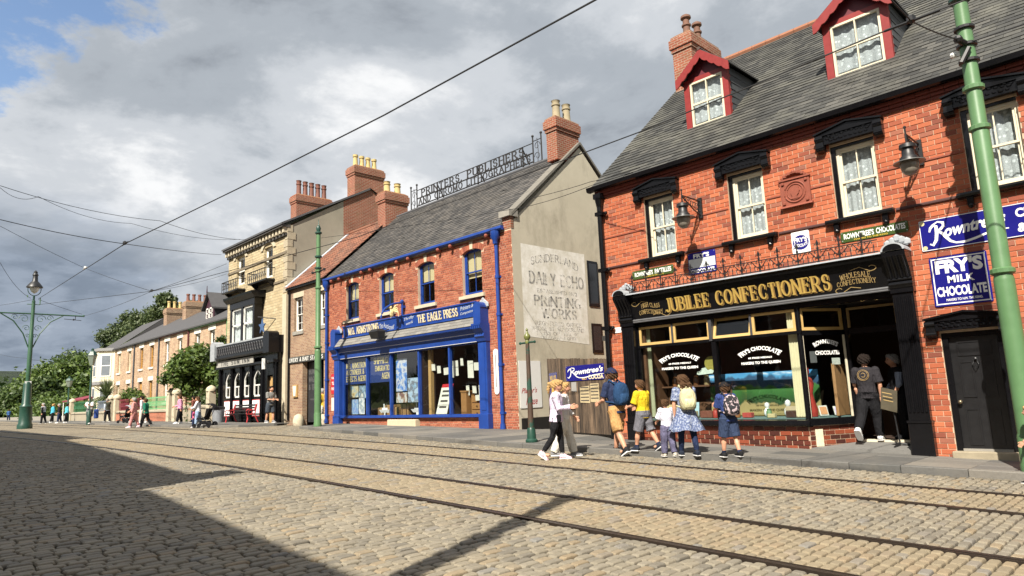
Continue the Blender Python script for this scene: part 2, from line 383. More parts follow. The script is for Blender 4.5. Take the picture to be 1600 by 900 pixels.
for i in range(4):
 xs = [6 - k * 1.5 for k in range(30)] + [-40 - 4 * k for k in range(18)]
 root = thing('tram_rail', (0, RAILY[i], gz(0, RAILY[i])), RLAB[i], 'tram rail', 'tram rails set in the road')
 for nm, a, b, zt in (('rail_head', -.045, .018, .009), ('groove', .018, .052, -.02), ('check_lip', .052, .072, .006)):
  m = MB(); rings = []
  for x in xs:
   y = rail_y(i, x); z = gz(x, y); far = .0 if x > -33 else .012
   s = -1 if i in (0, 2) else 1   # groove on the inner side of each track
   ya, yb = y - s * a, y - s * b
   rings.append([(x, ya, z - .05), (x, yb, z - .05), (x, yb, z + zt + far), (x, ya, z + zt + far)])
  m.loft(rings); m.build(nm, RAILM if nm != 'groove' else JOINT, root)
# ------------------------------------------------------------------ pavements: flagstones and kerbs
FLAG = piece_mat('flagstone', [(0, (.085, .085, .08)), (.5, (.125, .12, .11)), (1, (.185, .17, .145))], .8, 22, .45, .3, ((.18, .16, .13), .5), grime=((1, 1, 1), .8, .6))
def front_y(x):
 if x > -11.05: return 14.19
 if x > -15.9: return 14.19 + (x + 11.05) / -4.85 * 2.9
 if x > -28.5: return 15.59
 if x > -31.75: return 15.24
 if x > -38.9: return 14.99
 return 14.9
PH = .115
def pavement(xs, label, rows):
 m = MB(); off = .02
 for a, b in zip(xs, xs[1:]):
  m.quad(*[(x, y, gz(x, y) + PH - .03) for x, y in ((a, kerb_y(a) + .02), (b, kerb_y(b) + .02), (b, front_y(b)), (a, front_y(a)))])
 root = tag(m.build('pavement', JOINT), kind='structure')
 for a, b in zip(xs, xs[1:]):
  L = a - b
  k = MB(); j = .006
  pts = [(a - j, kerb_y(a) - .13), (b + j, kerb_y(b) - .13), (b + j, kerb_y(b) + .02), (a - j, kerb_y(a) + .02)]
  k.loft([[(x, y, gz(x, y) - .06) for x, y in pts], [(x, y, gz(x, y) + PH - .012) for x, y in pts], [(x, y + (.012 if i < 2 else -.004), gz(x, y) + PH) for i, (x, y) in enumerate(pts)]])
  k.build('kerb_stone', FLAG, root)
  n = rows
  ya, yb = kerb_y(a) + .028, kerb_y(b) + .028; fa, fb = front_y(a), front_y(b)
  cut = sorted([0, 1] + [(q + rnd.uniform(-.12, .12)) / n for q in range(1, n)])
  for q in range(n):
   u0, u1 = cut[q], cut[q + 1]; e = .006
   sh = rnd.uniform(-.02, .02)
   P = [(a - e, ya + (fa - ya) * u0 + e), (b + e, yb + (fb - yb) * u0 + e), (b + e, yb + (fb - yb) * u1 - e), (a - e, ya + (fa - ya) * u1 - e)]
   dz = rnd.gauss(0, .002); f = MB()
   f.loft([[(x, y, gz(x, y) + PH - .05) for x, y in P], [(x, y, gz(x, y) + PH + dz - .004) for x, y in P], [(x + (-.004 if i in (0, 3) else .004), y + (.004 if i < 2 else -.004), gz(x, y) + PH + dz) for i, (x, y) in enumerate(P)]])
   f.build('flagstone', FLAG, root)
 return root
xs = [5.0]
while xs[-1] > -26.4: xs.append(xs[-1] - rnd.uniform(.75, 1.15))
xs[-1] = -27.2; pavement(xs, '', 3)
xs = [-31.5, -32.2, -33, -34]
while xs[-1] > -46: xs.append(xs[-1] - rnd.uniform(1.2, 1.6))
xs += [-50, -55, -60, -66, -72, -80, -90, -104, -130]; pavement(xs, '', 3)
# ------------------------------------------------------------------ the terrace and poles behind the camera (their shadows fall on the road)
BACKBR = brick_tex('opposite_brick', (.24, .09, .05), (.32, .13, .075), (.30, .26, .21), .24, .085, 'xy')
SLATE_FLAT = plain('slate_far', (.075, .075, .08), .75, .3, 5, bump=.2)
def back_house(x0, y0, x1, y1, eave, label, chim):
 """house whose front eaves run from (x0, y0) to (x1, y1)"""
 Y = lambda x, d=0: y0 + (y1 - y0) * (x - x0) / (x1 - x0) - d
 root = thing('brick_house', ((x0 + x1) / 2, Y((x0 + x1) / 2), gz(x0, -5)), label, 'house', 'houses across the street behind the viewer'); z0 = gz((x0 + x1) / 2, -5) - .3
 P = [(x0, Y(x0, .22)), (x1, Y(x1, .22)), (x1, Y(x1, 8)), (x0, Y(x0, 8))]; m = MB(); m.loft([[(x, y, z0) for x, y in P], [(x, y, eave) for x, y in P]]); m.build('wall', BACKBR, root)
 m = MB(); m.loft([[(x, Y(x), eave), (x, Y(x, 4), eave + 2.7), (x, Y(x, 8.2), eave)] for x in (x0 - .02, x1 + .02)]); m.build('roof', SLATE_FLAT, root); n = int((x1 - x0) / 2.6)
 for i in range(n):
  for fz in (1.0, 4.2, 7.3):
   c = x0 + (i + .5) * (x1 - x0) / n; y = Y(c, .22)
   if fz + 1.7 > eave - .4: continue
   w = MB(); w.box(c - .55, c + .55, y - .1, y + .07, fz, fz + 1.7); wo = w.build('window', WHITEP, root); p = MB(); p.box(c - .46, c + .46, y, y + .09, fz + .1, fz + 1.6); p.build('pane', plain('dark_pane', (.02, .022, .025), .1, .2, 3, bump=0), wo)
 if chim: m = MB(); m.box(*chim); m.build('chimney', BACKBR, root)
back_house(-8.75, -4.66, 14, -6.4, 9.4, 'two-storey brick house behind the viewer, right', None)
back_house(-26, -4.0, -8.75, -5.4, 11.5, 'taller brick house behind the viewer, middle', (-9.5, -8.76, -6.2, -5.2, 9.5, 12.25))
back_house(-48, -3.6, -26, -4.0, 12.2, 'long brick house behind the viewer, left', None)
# ------------------------------------------------------------------ lettering
def arc(cx, cy, rx, ry, a0, a1, n=9): return [(cx + rx * math.cos(math.radians(a0 + (a1 - a0) * i / n)), cy + ry * math.sin(math.radians(a0 + (a1 - a0) * i / n))) for i in range(n + 1)]
GL = {
'A': (.8, [[(0, 0), (.4, 1)], [(.4, 1), (.8, 0)], [(.16, .36), (.64, .36)]]),
'B': (.62, [[(0, 0), (0, 1)], [(0, 1), (.3, 1)] + arc(.3, .76, .26, .24, 90, -90) + [(0, .52)], [(.3, .52)] + arc(.3, .26, .32, .26, 90, -90) + [(0, 0)]]),
'C': (.7, [arc(.4, .5, .4, .5, 50, 310, 14)]), 'D': (.7, [[(0, 0), (0, 1)], [(0, 1), (.28, 1)] + arc(.28, .5, .42, .5, 90, -90, 12) + [(0, 0)]]),
'E': (.58, [[(0, 0), (0, 1)], [(0, 1), (.56, 1)], [(0, .52), (.42, .52)], [(0, 0), (.58, 0)]]), 'F': (.55, [[(0, 0), (0, 1)], [(0, 1), (.55, 1)], [(0, .52), (.42, .52)]]),
'G': (.74, [arc(.4, .5, .4, .5, 50, 345, 14), [(.5, .42), (.78, .42)], [(.76, .42), (.76, .04)]]), 'H': (.72, [[(0, 0), (0, 1)], [(.72, 0), (.72, 1)], [(0, .52), (.72, .52)]]),
'I': (.0, [[(0, 0), (0, 1)]]), 'J': (.36, [[(.36, 1), (.36, .25)] + arc(.14, .25, .22, .27, 0, -150)]), 'K': (.68, [[(0, 0), (0, 1)], [(.64, 1), (.02, .42)], [(.2, .58), (.68, 0)]]),
'L': (.54, [[(0, 0), (0, 1)], [(0, 0), (.54, 0)]]), 'M': (.86, [[(0, 0), (0, 1)], [(0, 1), (.43, .1)], [(.43, .1), (.86, 1)], [(.86, 1), (.86, 0)]]),
'N': (.72, [[(0, 0), (0, 1)], [(0, 1), (.72, 0)], [(.72, 0), (.72, 1)]]), 'O': (.8, [arc(.4, .5, .4, .5, 0, 360, 20)]), 'P': (.6, [[(0, 0), (0, 1)], [(0, 1), (.3, 1)] + arc(.3, .74, .3, .26, 90, -90) + [(0, .48)]]),
'R': (.68, [[(0, 0), (0, 1)], [(0, 1), (.3, 1)] + arc(.3, .74, .28, .26, 90, -90) + [(0, .48)], [(.3, .48), (.68, 0)]]), 'S': (.56, [arc(.29, .75, .27, .25, 35, 250, 9) + arc(.29, .26, .28, .26, 90, -145, 9)]),
'T': (.7, [[(.35, 0), (.35, 1)], [(0, 1), (.7, 1)]]), 'U': (.72, [[(0, 1), (0, .3)] + arc(.36, .3, .36, .3, 180, 360, 10) + [(.72, 1)]]), 'V': (.76, [[(0, 1), (.38, 0)], [(.38, 0), (.76, 1)]]),
'W': (1.05, [[(0, 1), (.27, 0)], [(.27, 0), (.52, .9)], [(.52, .9), (.78, 0)], [(.78, 0), (1.05, 1)]]), 'Y': (.7, [[(0, 1), (.35, .48)], [(.7, 1), (.35, .48)], [(.35, .48), (.35, 0)]]),
'&': (.7, [[(.7, .05), (.2, .7)] + arc(.33, .82, .16, .17, 220, -20, 8) + [(.1, .4)] + arc(.27, .23, .25, .23, 150, 330, 8) + [(.66, .45)]]),
'.': (.05, [[(0, 0), (.05, .06)]]), ',': (.06, [[(.06, .08), (0, -.14)]]), "'": (.05, [[(.03, 1), (0, .8)]]), ' ': (.32, []),
'1': (.2, [[(.1, 0), (.1, 1)]]), '8': (.5, [arc(.25, .26, .25, .26, 0, 360, 12), arc(.25, .76, .2, .23, 0, 360, 12)]), '7': (.5, [[(0, 1), (.5, 1)], [(.5, 1), (.15, 0)]]), '3': (.46, [arc(.22, .75, .23, .25, 150, -80, 8), arc(.22, .26, .25, .26, 80, -150, 8)]),
'9': (.5, [arc(.25, .72, .24, .28, 0, 360, 12), [(.49, .72), (.3, 0)]]), '5': (.48, [[(.44, 1), (.06, 1)], [(.06, 1), (.04, .6)], arc(.22, .32, .26, .32, 110, -150, 9)]), 'X': (.7, [[(0, 0), (.7, 1)], [(0, 1), (.7, 0)]])}
def stroke_text(text, thick=.17, thin=.06, serif=.12, track=.3):
 """serif capitals as quads in a unit-height line; returns (quads, width)"""
 Q = []; x = 0; G_ = []
 for gi, ch in enumerate(text):
  G_.append(len(Q))
  w, strokes = GL.get(ch, GL[' '])
  for st in strokes:
   for a, b in zip(st, st[1:]):
    dx, dz = b[0] - a[0], b[1] - a[1]; l = math.hypot(dx, dz) or 1e-6
    wd = (thin + (thick - thin) * (abs(dz) / l) ** 1.3) / 2; ex, ez = dx / l * .012, dz / l * .012; nx, nz = -dz / l * wd, dx / l * wd
    Q.append([(x + a[0] - ex + nx, a[1] - ez + nz), (x + a[0] - ex - nx, a[1] - ez - nz), (x + b[0] + ex - nx, b[1] + ez - nz), (x + b[0] + ex + nx, b[1] + ez + nz)])
   if serif and ch not in ".,'":
    for e, o in ((st[0], st[1]), (st[-1], st[-2])):
     if st[0] == st[-1]: continue
     dx, dz = abs(e[0] - o[0]), abs(e[1] - o[1])
     if ch == 'O': continue
     if dz > dx:
      if min(abs(e[1]), abs(e[1] - 1)) > .2: continue
      t = thin * .6; h = serif + thick / 2 * .4; Q.append([(x + e[0] - h, e[1] - t), (x + e[0] + h, e[1] - t), (x + e[0] + h, e[1] + t), (x + e[0] - h, e[1] + t)])
     elif e[0] > .3 or ch in 'TS':
      t = thin * .6; h = serif; s = -1 if e[1] > .7 else 1
      if abs(e[1] - .52) < .05: z0, z1 = e[1] - h, e[1] + h
      else: z0, z1 = sorted((e[1], e[1] + s * h * 1.9))
      Q.append([(x + e[0] - t, z0), (x + e[0] + t, z0), (x + e[0] + t, z1), (x + e[0] - t, z1)])
  x += w + track
 return Q, x - track, G_
def stroke_mesh(mb, text, u0, u1, z0, z1, fn, depth=.008, warp=None, per='word', **kw):
 """fit text into the box and add it to mb; fn(u, z, out) gives the 3d point"""
 Q, W, G_ = stroke_text(text, **kw); starts = set(g for k, g in enumerate(G_) if per == 'glyph' or k == 0 or text[k - 1] == ' ')
 for i, q in enumerate(Q):
  if i in starts: mb.mark()
  pts = []
  for a, b in q:
   U, Z = a / W, b
   if warp: U, Z = warp(U, Z)
   pts.append((u0 + U * (u1 - u0), z0 + Z * (z1 - z0)))
  e = depth + (i % 23) * .00025
  mb.loft([[fn(u, z, 0) for u, z in pts], [fn(u, z, e) for u, z in pts]])
 return mb
FONTC = {}
BENCH = bpy.data.scenes.new('bench')     # scratch scene: evaluating one object there is quick
def evaluated(ob):
 BENCH.collection.objects.link(ob); vl = BENCH.view_layers[0]; vl.update(); return bpy.data.meshes.new_from_object(ob.evaluated_get(vl.depsgraph))
def font_geo(text, bold=.02, shear=0, space=1.0):
 key = (text, bold, shear, space)
 if key in FONTC: return FONTC[key]
 cu = bpy.data.curves.new('t', 'FONT'); cu.body = text; cu.size = 1; cu.offset = bold; cu.shear = shear; cu.space_character = space; cu.resolution_u = 3
 ob = bpy.data.objects.new('t', cu); me = evaluated(ob)
 V = np.array([tuple(v.co) for v in me.vertices]); F = [tuple(p.vertices) for p in me.polygons]
 bpy.data.objects.remove(ob); bpy.data.meshes.remove(me); bpy.data.curves.remove(cu)
 lo, hi = V[:, :2].min(0), V[:, :2].max(0); V = (V[:, :2] - lo) / (hi - lo)
 FONTC[key] = (V, F); return V, F
def font_mesh(mb, text, u0, u1, z0, z1, fn, warp=None, out=.004, bold=.02, shear=0, space=1.0):
 V, F = font_geo(text, bold, shear, space); P = []; mb.mark()
 for a, b in V:
  if warp: a, b = warp(a, b)
  P.append(fn(u0 + a * (u1 - u0), z0 + b * (z1 - z0), out))
 return mb.add(P, F)
def archw(h): return lambda a, b: (a + (a - .5) * (b - .5) * -.12 * h * 4 * 0, b + h * (1 - (2 * a - 1) ** 2))
def ribbon(mb, pts, w, fn, out=.004):
 """flat painted swash along 2d pts (u, z); w is one width or a list"""
 ws = w if isinstance(w, list) else [w] * len(pts); L = []; R = []
 for i, (u, z) in enumerate(pts):
  a, b = pts[max(i - 1, 0)], pts[min(i + 1, len(pts) - 1)]; dx, dz = b[0] - a[0], b[1] - a[1]; l = math.hypot(dx, dz) or 1
  L.append((u - dz / l * ws[i] / 2, z + dx / l * ws[i] / 2)); R.append((u + dz / l * ws[i] / 2, z - dx / l * ws[i] / 2))
 for i in range(len(pts) - 1):
  e = out + (i % 9) * .0002; mb.add([fn(*L[i], e), fn(*L[i + 1], e), fn(*R[i + 1], e), fn(*R[i], e)], [(0, 1, 2, 3)])
 return mb
def facing(Y): return lambda u, z, o: (u, Y - o, z)          # plane facing the street
def facing_x(X): return lambda u, z, o: (X + o, u, z)        # plane facing +x (gable), u runs along y
# ------------------------------------------------------------------ walls, bricks, slates, sash windows
def wall_holes(mb, u0, u1, z0, z1, holes, Y, reveal=.13, fn=None):
 fn = fn or facing(Y)
 us = sorted({u0, u1, *[h[0] for h in holes], *[h[1] for h in holes]}); zs = sorted({z0, z1, *[h[2] for h in holes], *[h[3] for h in holes]})
 us = [u for u in us if u0 <= u <= u1]; zs = [z for z in zs if z0 <= z <= z1]
 for a, b in zip(us, us[1:]):
  for c, d in zip(zs, zs[1:]):
   m, n = (a + b) / 2, (c + d) / 2
   if any(h[0] < m < h[1] and h[2] < n < h[3] for h in holes): continue
   mb.quad(fn(a, c, 0), fn(b, c, 0), fn(b, d, 0), fn(a, d, 0))
 for h in holes:
  a, b, c, d = h[:4]
  for p, q in (((a, c), (b, c)), ((b, c), (b, d)), ((b, d), (a, d)), ((a, d), (a, c))):
   mb.quad(fn(*p, 0), fn(*q, 0), fn(*q, -reveal), fn(*p, -reveal))
 return mb
def lay_bricks(parent, mat, u0, u1, z0, z1, holes, Y, bl=.24, ch=.0965, j=.013, n_single=300, seed=1, headers=5, zfun=None, view=True):
 """courses of real bricks, 9 mm proud of the mortar face; the largest in view are objects of their own"""
 r = random.Random(seed); B = []; k = 0; z = z0
 while z < z1 - .02:
  zt = min(z + ch, z1); head = headers and k % headers == headers - 1; L = bl / 2 if head else bl
  u = u0 - (L / 2 if k % 2 else 0) + r.uniform(-.006, .006)
  while u < u1:
   a, b = max(u, u0), min(u + L, u1); segs = [(a, b)]
   for h in holes:
    if h[3] > z + ch * .3 and h[2] < zt - ch * .3:
     ns = []
     for s in segs:
      if h[1] <= s[0] or h[0] >= s[1]: ns.append(s); continue
      if h[0] > s[0]: ns.append((s[0], h[0]))
      if h[1] < s[1]: ns.append((h[1], s[1]))
     segs = ns
   for s in segs:
    if s[1] - s[0] > .035: B.append((s[0] + j / 2, s[1] - j / 2, z + j / 2, zt - j / 2, s[1] - s[0] > L * .97 and not head and zt - z > ch * .97))
   u += L
  z += ch; k += 1
 def size(b):
  p = project(((b[0] + b[1]) / 2, Y, (b[2] + b[3]) / 2)); return 0 if not p or not (0 < p[0] < 1600 and 0 < p[1] < 900) else (b[1] - b[0]) / p[2]
 full = sorted([b for b in B if b[4]], key=size, reverse=True)[:n_single]; fs = set(map(id, full))
 w, h = bl - j, ch - j; m = MB(); m.loft([[(-w / 2, 0, -h / 2), (w / 2, 0, -h / 2), (w / 2, 0, h / 2), (-w / 2, 0, h / 2)], [(-w / 2, -.007, -h / 2), (w / 2, -.007, -h / 2), (w / 2, -.007, h / 2), (-w / 2, -.007, h / 2)], [(-w / 2 + .004, -.01, -h / 2 + .004), (w / 2 - .004, -.01, -h / 2 + .004), (w / 2 - .004, -.01, h / 2 - .004), (-w / 2 + .004, -.01, h / 2 - .004)]], cap=False)
 m.f.append((8, 9, 10, 11)); me = m.mesh('brick'); me.materials.append(mat)
 bm = bmesh.new(); bm.from_mesh(me); bmesh.ops.recalc_face_normals(bm, faces=bm.faces); bm.to_mesh(me); bm.free()
 off = wloc(parent)
 for b in full:
  o = link(bpy.data.objects.new('brick', me)); o.parent = parent; o.location = Vector(((b[0] + b[1]) / 2, Y + .009 + r.gauss(0, .0012), (b[2] + b[3]) / 2)) - off; o.rotation_euler = (0, r.gauss(0, .004), r.gauss(0, .004))
 m = MB()
 for b in B:
  if id(b) in fs: continue
  e = r.gauss(0, .0012); m.loft([[(b[0], Y + .009, b[2]), (b[1], Y + .009, b[2]), (b[1], Y + .009, b[3]), (b[0], Y + .009, b[3])], [(b[0], Y + .002 + e, b[2]), (b[1], Y + .002 + e, b[2]), (b[1], Y + .002 + e, b[3]), (b[0], Y + .002 + e, b[3])], [(b[0] + .004, Y - .001 + e, b[2] + .004), (b[1] - .004, Y - .001 + e, b[2] + .004), (b[1] - .004, Y - .001 + e, b[3] - .004), (b[0] + .004, Y - .001 + e, b[3] - .004)]], cap=False)
  n = len(m.v); m.f.append((n - 4, n - 3, n - 2, n - 1)); m.m.append(0)
 if m.f: m.build('bricks', mat, parent, kind='stuff')
def lay_slates(parent, mat, x0, x1, ye, ze, yr, zr, sw=.27, ex=.2, n_single=300, seed=2, skip=None):
 r = random.Random(seed); L = math.hypot(yr - ye, zr - ze); sy, sz = (yr - ye) / L, (zr - ze) / L; ny, nz = -sz, sy; ang = math.atan2(sz, sy); S = []; n = int(L / ex)
 for k in range(n):
  d = k * ex; x = x0 - (sw / 2 if k % 2 else 0)
  while x < x1:
   a, b = max(x, x0), min(x + sw, x1)
   if b - a > .05: S.append((a + .002, b - .002, d, b - a > sw * .98))
   x += sw
 def P(x, d, o): return Vector((x, ye + sy * d + ny * o, ze + sz * d + nz * o))
 if skip: S = [s for s in S if not skip((s[0] + s[1]) / 2, s[2] / L)]
 def size(s):
  p = project(P((s[0] + s[1]) / 2, s[2], 0)); return 0 if not p or not (0 < p[0] < 1600 and 0 < p[1] < 900) else 1 / p[2]
 full = sorted([s for s in S if s[3]], key=size, reverse=True)[:n_single]; fs = set(map(id, full)); w = sw - .004; th = .009; ln = ex * 1.08
 m = MB(); m.box(-w / 2, w / 2, 0, ln, .012, .012 + th); me = m.mesh('slate'); me.materials.append(mat); off = wloc(parent)
 tilt = math.atan2(.012, ex)
 for s in full:
  o = link(bpy.data.objects.new('slate', me)); o.parent = parent; o.location = P((s[0] + s[1]) / 2, s[2], r.uniform(0, .005)) - off; o.rotation_euler = (ang - tilt + r.gauss(0, .006), r.gauss(0, .008), r.gauss(0, .011))
 m = MB()
 for s in S:
  if id(s) in fs: continue
  j = r.uniform(0, .007); e = r.uniform(-.012, .008) - (.05 if r.random() < .012 else 0); a, b, d = s[0], s[1], s[2] + e
  m.add([P(a, d, .012 + j), P(b, d, .012 + j), P(b, d, .023 + j), P(a, d, .023 + j), P(b, d + ln, .008), P(a, d + ln, .008)], [(0, 1, 2, 3), (3, 2, 4, 5), (0, 3, 5), (1, 4, 2)])
 if m.f: m.build('slates', mat, parent, kind='stuff')
def lace_mat():
 t = NT('lace_curtain'); N, L = t.N, t.L; v = t.coords('World')
 vo = t.n('ShaderNodeTexVoronoi'); L.new(v, vo.inputs['Vector']); vo.inputs['Scale'].default_value = 11; sh = t.n('ShaderNodeVectorMath', operation='ADD'); L.new(v, sh.inputs[0]); L.new(t.math('MULTIPLY', t.n('ShaderNodeObjectInfo').outputs['Random'], 40), sh.inputs[1]); L.new(sh.outputs[0], vo.inputs['Vector'])
 fl = t.ramp(vo.outputs['Distance'], [(.26, 1), (.36, 0)]); net = t.ramp(t.noise(v, 60, 2, .5), [(.35, .25), (.6, .6)])
 a = t.math('MAXIMUM', fl, net); t.set((.68, .70, .72), .9); t.p.inputs['Alpha'].default_value = 1; L.new(t.math('ADD', t.math('MULTIPLY', a, .6), .25, True), t.p.inputs['Alpha'])
 return t.mat
LACE = lace_mat(); BLIND = plain('cream_blind', (.52, .42, .24), .8, .06, 3, bump=0); NETC = plain('net_curtain', (.55, .56, .55), .9, .25, 5, bump=.1)
def curtain_mesh(mb, u0, u1, z0, z1, Y, amp=.018, n=26, gap=0):
 r = random.Random(int((u0 + z0) * 1000)); top = []; bot = []; ph = r.uniform(0, 6)
 for i in range(n + 1):
  t = i / n; u = u0 + (u1 - u0) * t; y = Y + amp * math.sin(t * 30 + ph) + amp * .6 * math.sin(t * 17 + 2 * ph); top.append((u, y * .6 + Y * .4, z1)); bot.append((u + .012 * math.sin(t * 9 + ph), y, z0 + gap * abs(math.sin(t * 3.14159)) ))
 for i in range(n): mb.quad(bot[i], bot[i + 1], top[i + 1], top[i])
 return mb
def sash(parent, u0, u1, z0, z1, Y, rec=.1, mat=None, nx=2, nzu=1, nzl=1, fr=.055, curtain=None, sillm=None, pane=None, meet=.5, bar=.022, glass=None, blind=None):
 """sliding sash window: window (frame, rails and bars) > pane, pane, curtain"""
 mat = mat or CREAMP; Yf = Y + rec; m = MB()
 for a, b, c, d in ((u0, u0 + fr, z0, z1), (u1 - fr, u1, z0, z1), (u0 + fr, u1 - fr, z1 - fr, z1), (u0 + fr, u1 - fr, z0, z0 + fr * .8)): m.box(a, b, Yf, Yf + .09, c, d)
 zm = z0 + (z1 - z0) * meet; s = fr * .75; iu0, iu1 = u0 + fr, u1 - fr
 m.box(iu0, iu1, Yf + .012, Yf + .085, zm - s / 2, zm + s / 2)
 for (c, d, y, nz) in ((zm + s / 2, z1 - fr, Yf + .02, nzu), (z0 + fr * .8, zm - s / 2, Yf + .05, nzl)):
  m.box(iu0, iu0 + s, y, y + .03, c, d); m.box(iu1 - s, iu1, y, y + .03, c, d)
  m.box(iu0 + s, iu1 - s, y, y + .03, (d - s) if y < Yf + .03 else c, d if y < Yf + .03 else c + s * 1.3)
  for i in range(1, nx):
   u = iu0 + (iu1 - iu0) * i / nx; m.box(u - bar / 2, u + bar / 2, y + .004, y + .028, c, d)
  for i in range(1, nz):
   z = c + (d - c) * i / nz; m.box(iu0 + s, iu1 - s, y + .006, y + .026, z - bar / 2, z + bar / 2)
 w = m.build('window', mat, parent)
 for c, d, y in ((zm, z1 - fr * .5, Yf + .034), (z0 + fr * .5, zm, Yf + .064)):
  p = MB(); p.quad((iu0, y, c), (iu1, y, c), (iu1, y, d), (iu0, y, d)); p.build('pane', glass or GLASS, w)
 if curtain:
  c = MB(); curtain_mesh(c, iu0, iu1, z0 + .03, z1 - .03, Yf + .16); c.build('curtain', curtain, w)
 if blind:
  c = MB(); c.box(iu0 + .01, iu1 - .01, Yf + .13, Yf + .14, z0 + (z1 - z0) * blind, z1 - .03); c.build('blind', BLIND, w)
 return w
def screws(mb, u0, u1, z0, z1, fn, r=.012):
 for u in (u0 + .03, u1 - .03):
  for z in (z0 + .03, z1 - .03): mb.loft([[fn(u + r * math.cos(k), z + r * math.sin(k), .012) for k in (0, 1.05, 2.1, 3.14, 4.19, 5.24)], [fn(u + r * .6 * math.cos(k), z + r * .6 * math.sin(k), .017) for k in (0, 1.05, 2.1, 3.14, 4.19, 5.24)]])
 return mb
def enamel(name, label, u0, u1, z0, z1, fn, mat, items, border=None, cat='sign', group=None, base=None):
 """flat enamel sign: panel > border, lettering; items are callables (mb) -> None with their material"""
 b = Vector(fn((u0 + u1) / 2, z0, 0)); root = thing(name, b, label, cat, group)
 m = MB(); c = .02; P = [(u0 + c, z0), (u1 - c, z0), (u1, z0 + c), (u1, z1 - c), (u1 - c, z1), (u0 + c, z1), (u0, z1 - c), (u0, z0 + c)]
 m.loft([[fn(u, z, .003) for u, z in P], [fn(u, z, .013) for u, z in P]]); m.build('panel', mat, root)
 if border:
  m = MB(); wd, inset, bm_ = border; q = [(u0 + inset, z0 + inset), (u1 - inset, z0 + inset), (u1 - inset, z1 - inset), (u0 + inset, z1 - inset)]
  for i in range(4):
   ribbon(m, [q[i], q[(i + 1) % 4]], wd, fn, .0145 + i * .0003)
  m.build('border', bm_, root)
 for nm, mt, f in items:
  m = MB(); f(m); m.build(nm, mt, root)
 m = MB(); screws(m, u0, u1, z0, z1, fn); m.build('fixing', LEAD, root)
 return root
ENB = plain('enamel_blue', (.012, .012, .16), .15, .15, 4, bump=.02, wear=((.06, .05, .05), 7, .75))
ENW = plain('enamel_white', (.74, .74, .72), .2, .05, 6, bump=.02, wear=((.35, .25, .15), 9, .77))
ENG = plain('enamel_green', (.045, .075, .02), .25, .2, 6, bump=.02, wear=((.12, .09, .03), 8, .7))
ENY = plain('enamel_yellow', (.65, .43, .06), .3, .1, 6, bump=.02)
ENR = plain('enamel_red', (.42, .02, .025), .3, .15, 6, bump=.02)
# ------------------------------------------------------------------ confectioner's building (right)
BRA = piece_mat('red_facing_brick', [(0, (.17, .045, .026)), (.1, (.26, .062, .03)), (.35, (.35, .088, .036)), (.75, (.40, .105, .042)), (.93, (.43, .13, .058)), (1, (.20, .075, .052))], .82, 55, .5, .4, ((.40, .14, .08), .15), grime=((1.4, 1.4, .45), .8, .72))
BRD = piece_mat('dark_glazed_brick', [(0, (.055, .018, .014)), (.3, (.10, .025, .016)), (.65, (.17, .04, .02)), (1, (.24, .06, .03))], .35, 50, .4, .2)
MORT = plain('pale_mortar', (.50, .37, .26), .95, .2, 30, bump=.3)
TERRA = plain('terracotta', (.22, .055, .03), .75, .3, 12, bump=.4)
SLA = piece_mat('weathered_slate', [(0, (.026, .026, .024)), (.35, (.04, .04, .036)), (.7, (.056, .055, .049)), (1, (.085, .082, .072))], .7, 30, .5, .3, ((.125, .122, .098), .7), (.48, .66), grime=((2.2, .6, .6), .6, .5))
RIDGE = plain('ridge_tile', (.26, .11, .06), .85, .3, 6, bump=.3)
BRSIDE = brick_tex('side_brick', (.27, .07, .035), (.33, .09, .045), (.42, .33, .25), .24, .0965, 'xy')
AY = 14.2
WC = [-9.12, -6.79, -4.46, -2.13, .2, 2.53]
def hood(parent, c, zt, hw, name='window_hood', rise=.13, H=.26):
 """bracketed hood mould with a shallow pointed top, carved panel and scroll corbels"""
 m = MB(); z = zt; Yf = AY
 m.prism([(c - hw, Yf, z + H), (c - hw, Yf, z + H + .035), (c, Yf, z + H + .035 + rise), (c + hw, Yf, z + H + .035), (c + hw, Yf, z + H), (c, Yf, z + H + rise)], (0, -.2, 0))
 m.prism([(c - hw + .05, Yf, z + .04), (c + hw - .05, Yf, z + .04), (c + hw - .05, Yf, z + H + .0), (c, Yf, z + H + rise - .005), (c - hw + .05, Yf, z + H + .0)], (0, -.12, 0))
 m.prism([(c - hw + .03, Yf, z + H - .03), (c + hw - .03, Yf, z + H - .03), (c + hw - .03, Yf, z + H + .003), (c, Yf, z + H + rise - .002), (c - hw + .03, Yf, z + H + .003)], (0, -.155, 0))
 h = m.build(name, BLACK, parent)
 r = random.Random(5); s = MB()
 for i in range(26):
  t = (i + .5) / 26 * 2 - 1; zz = z + .09 + (H + rise * (1 - abs(t)) - .14) * (.5 + .42 * math.sin(i * 2.1)); s.ball((c + t * (hw - .24), Yf - .12, zz), .026 + .012 * r.random(), 6, (1.5, .8, .8))
 s.build('carving', BLACK, h)
 for e in (-1, 1):
  b = MB(); x0 = c + e * (hw - .02) - (.15 if e > 0 else 0); prof = [(Yf, z + H - .02), (Yf - .17, z + H - .02), (Yf - .18, z + .16), (Yf - .15, z + .1), (Yf - .16, z + .02), (Yf - .11, z - .07), (Yf - .04, z - .1), (Yf, z - .08)]
  b.prism([(x0, y, zz) for y, zz in prof], (.15, 0, 0))
  for (yy, zz, rr) in ((Yf - .145, z + .17, .05), (Yf - .12, z - .01, .045)): b.tube([(x0 - .008, yy, zz), (x0 + .158, yy, zz)], rr, 10)
  b.build('corbel', BLACK, h)
 return h
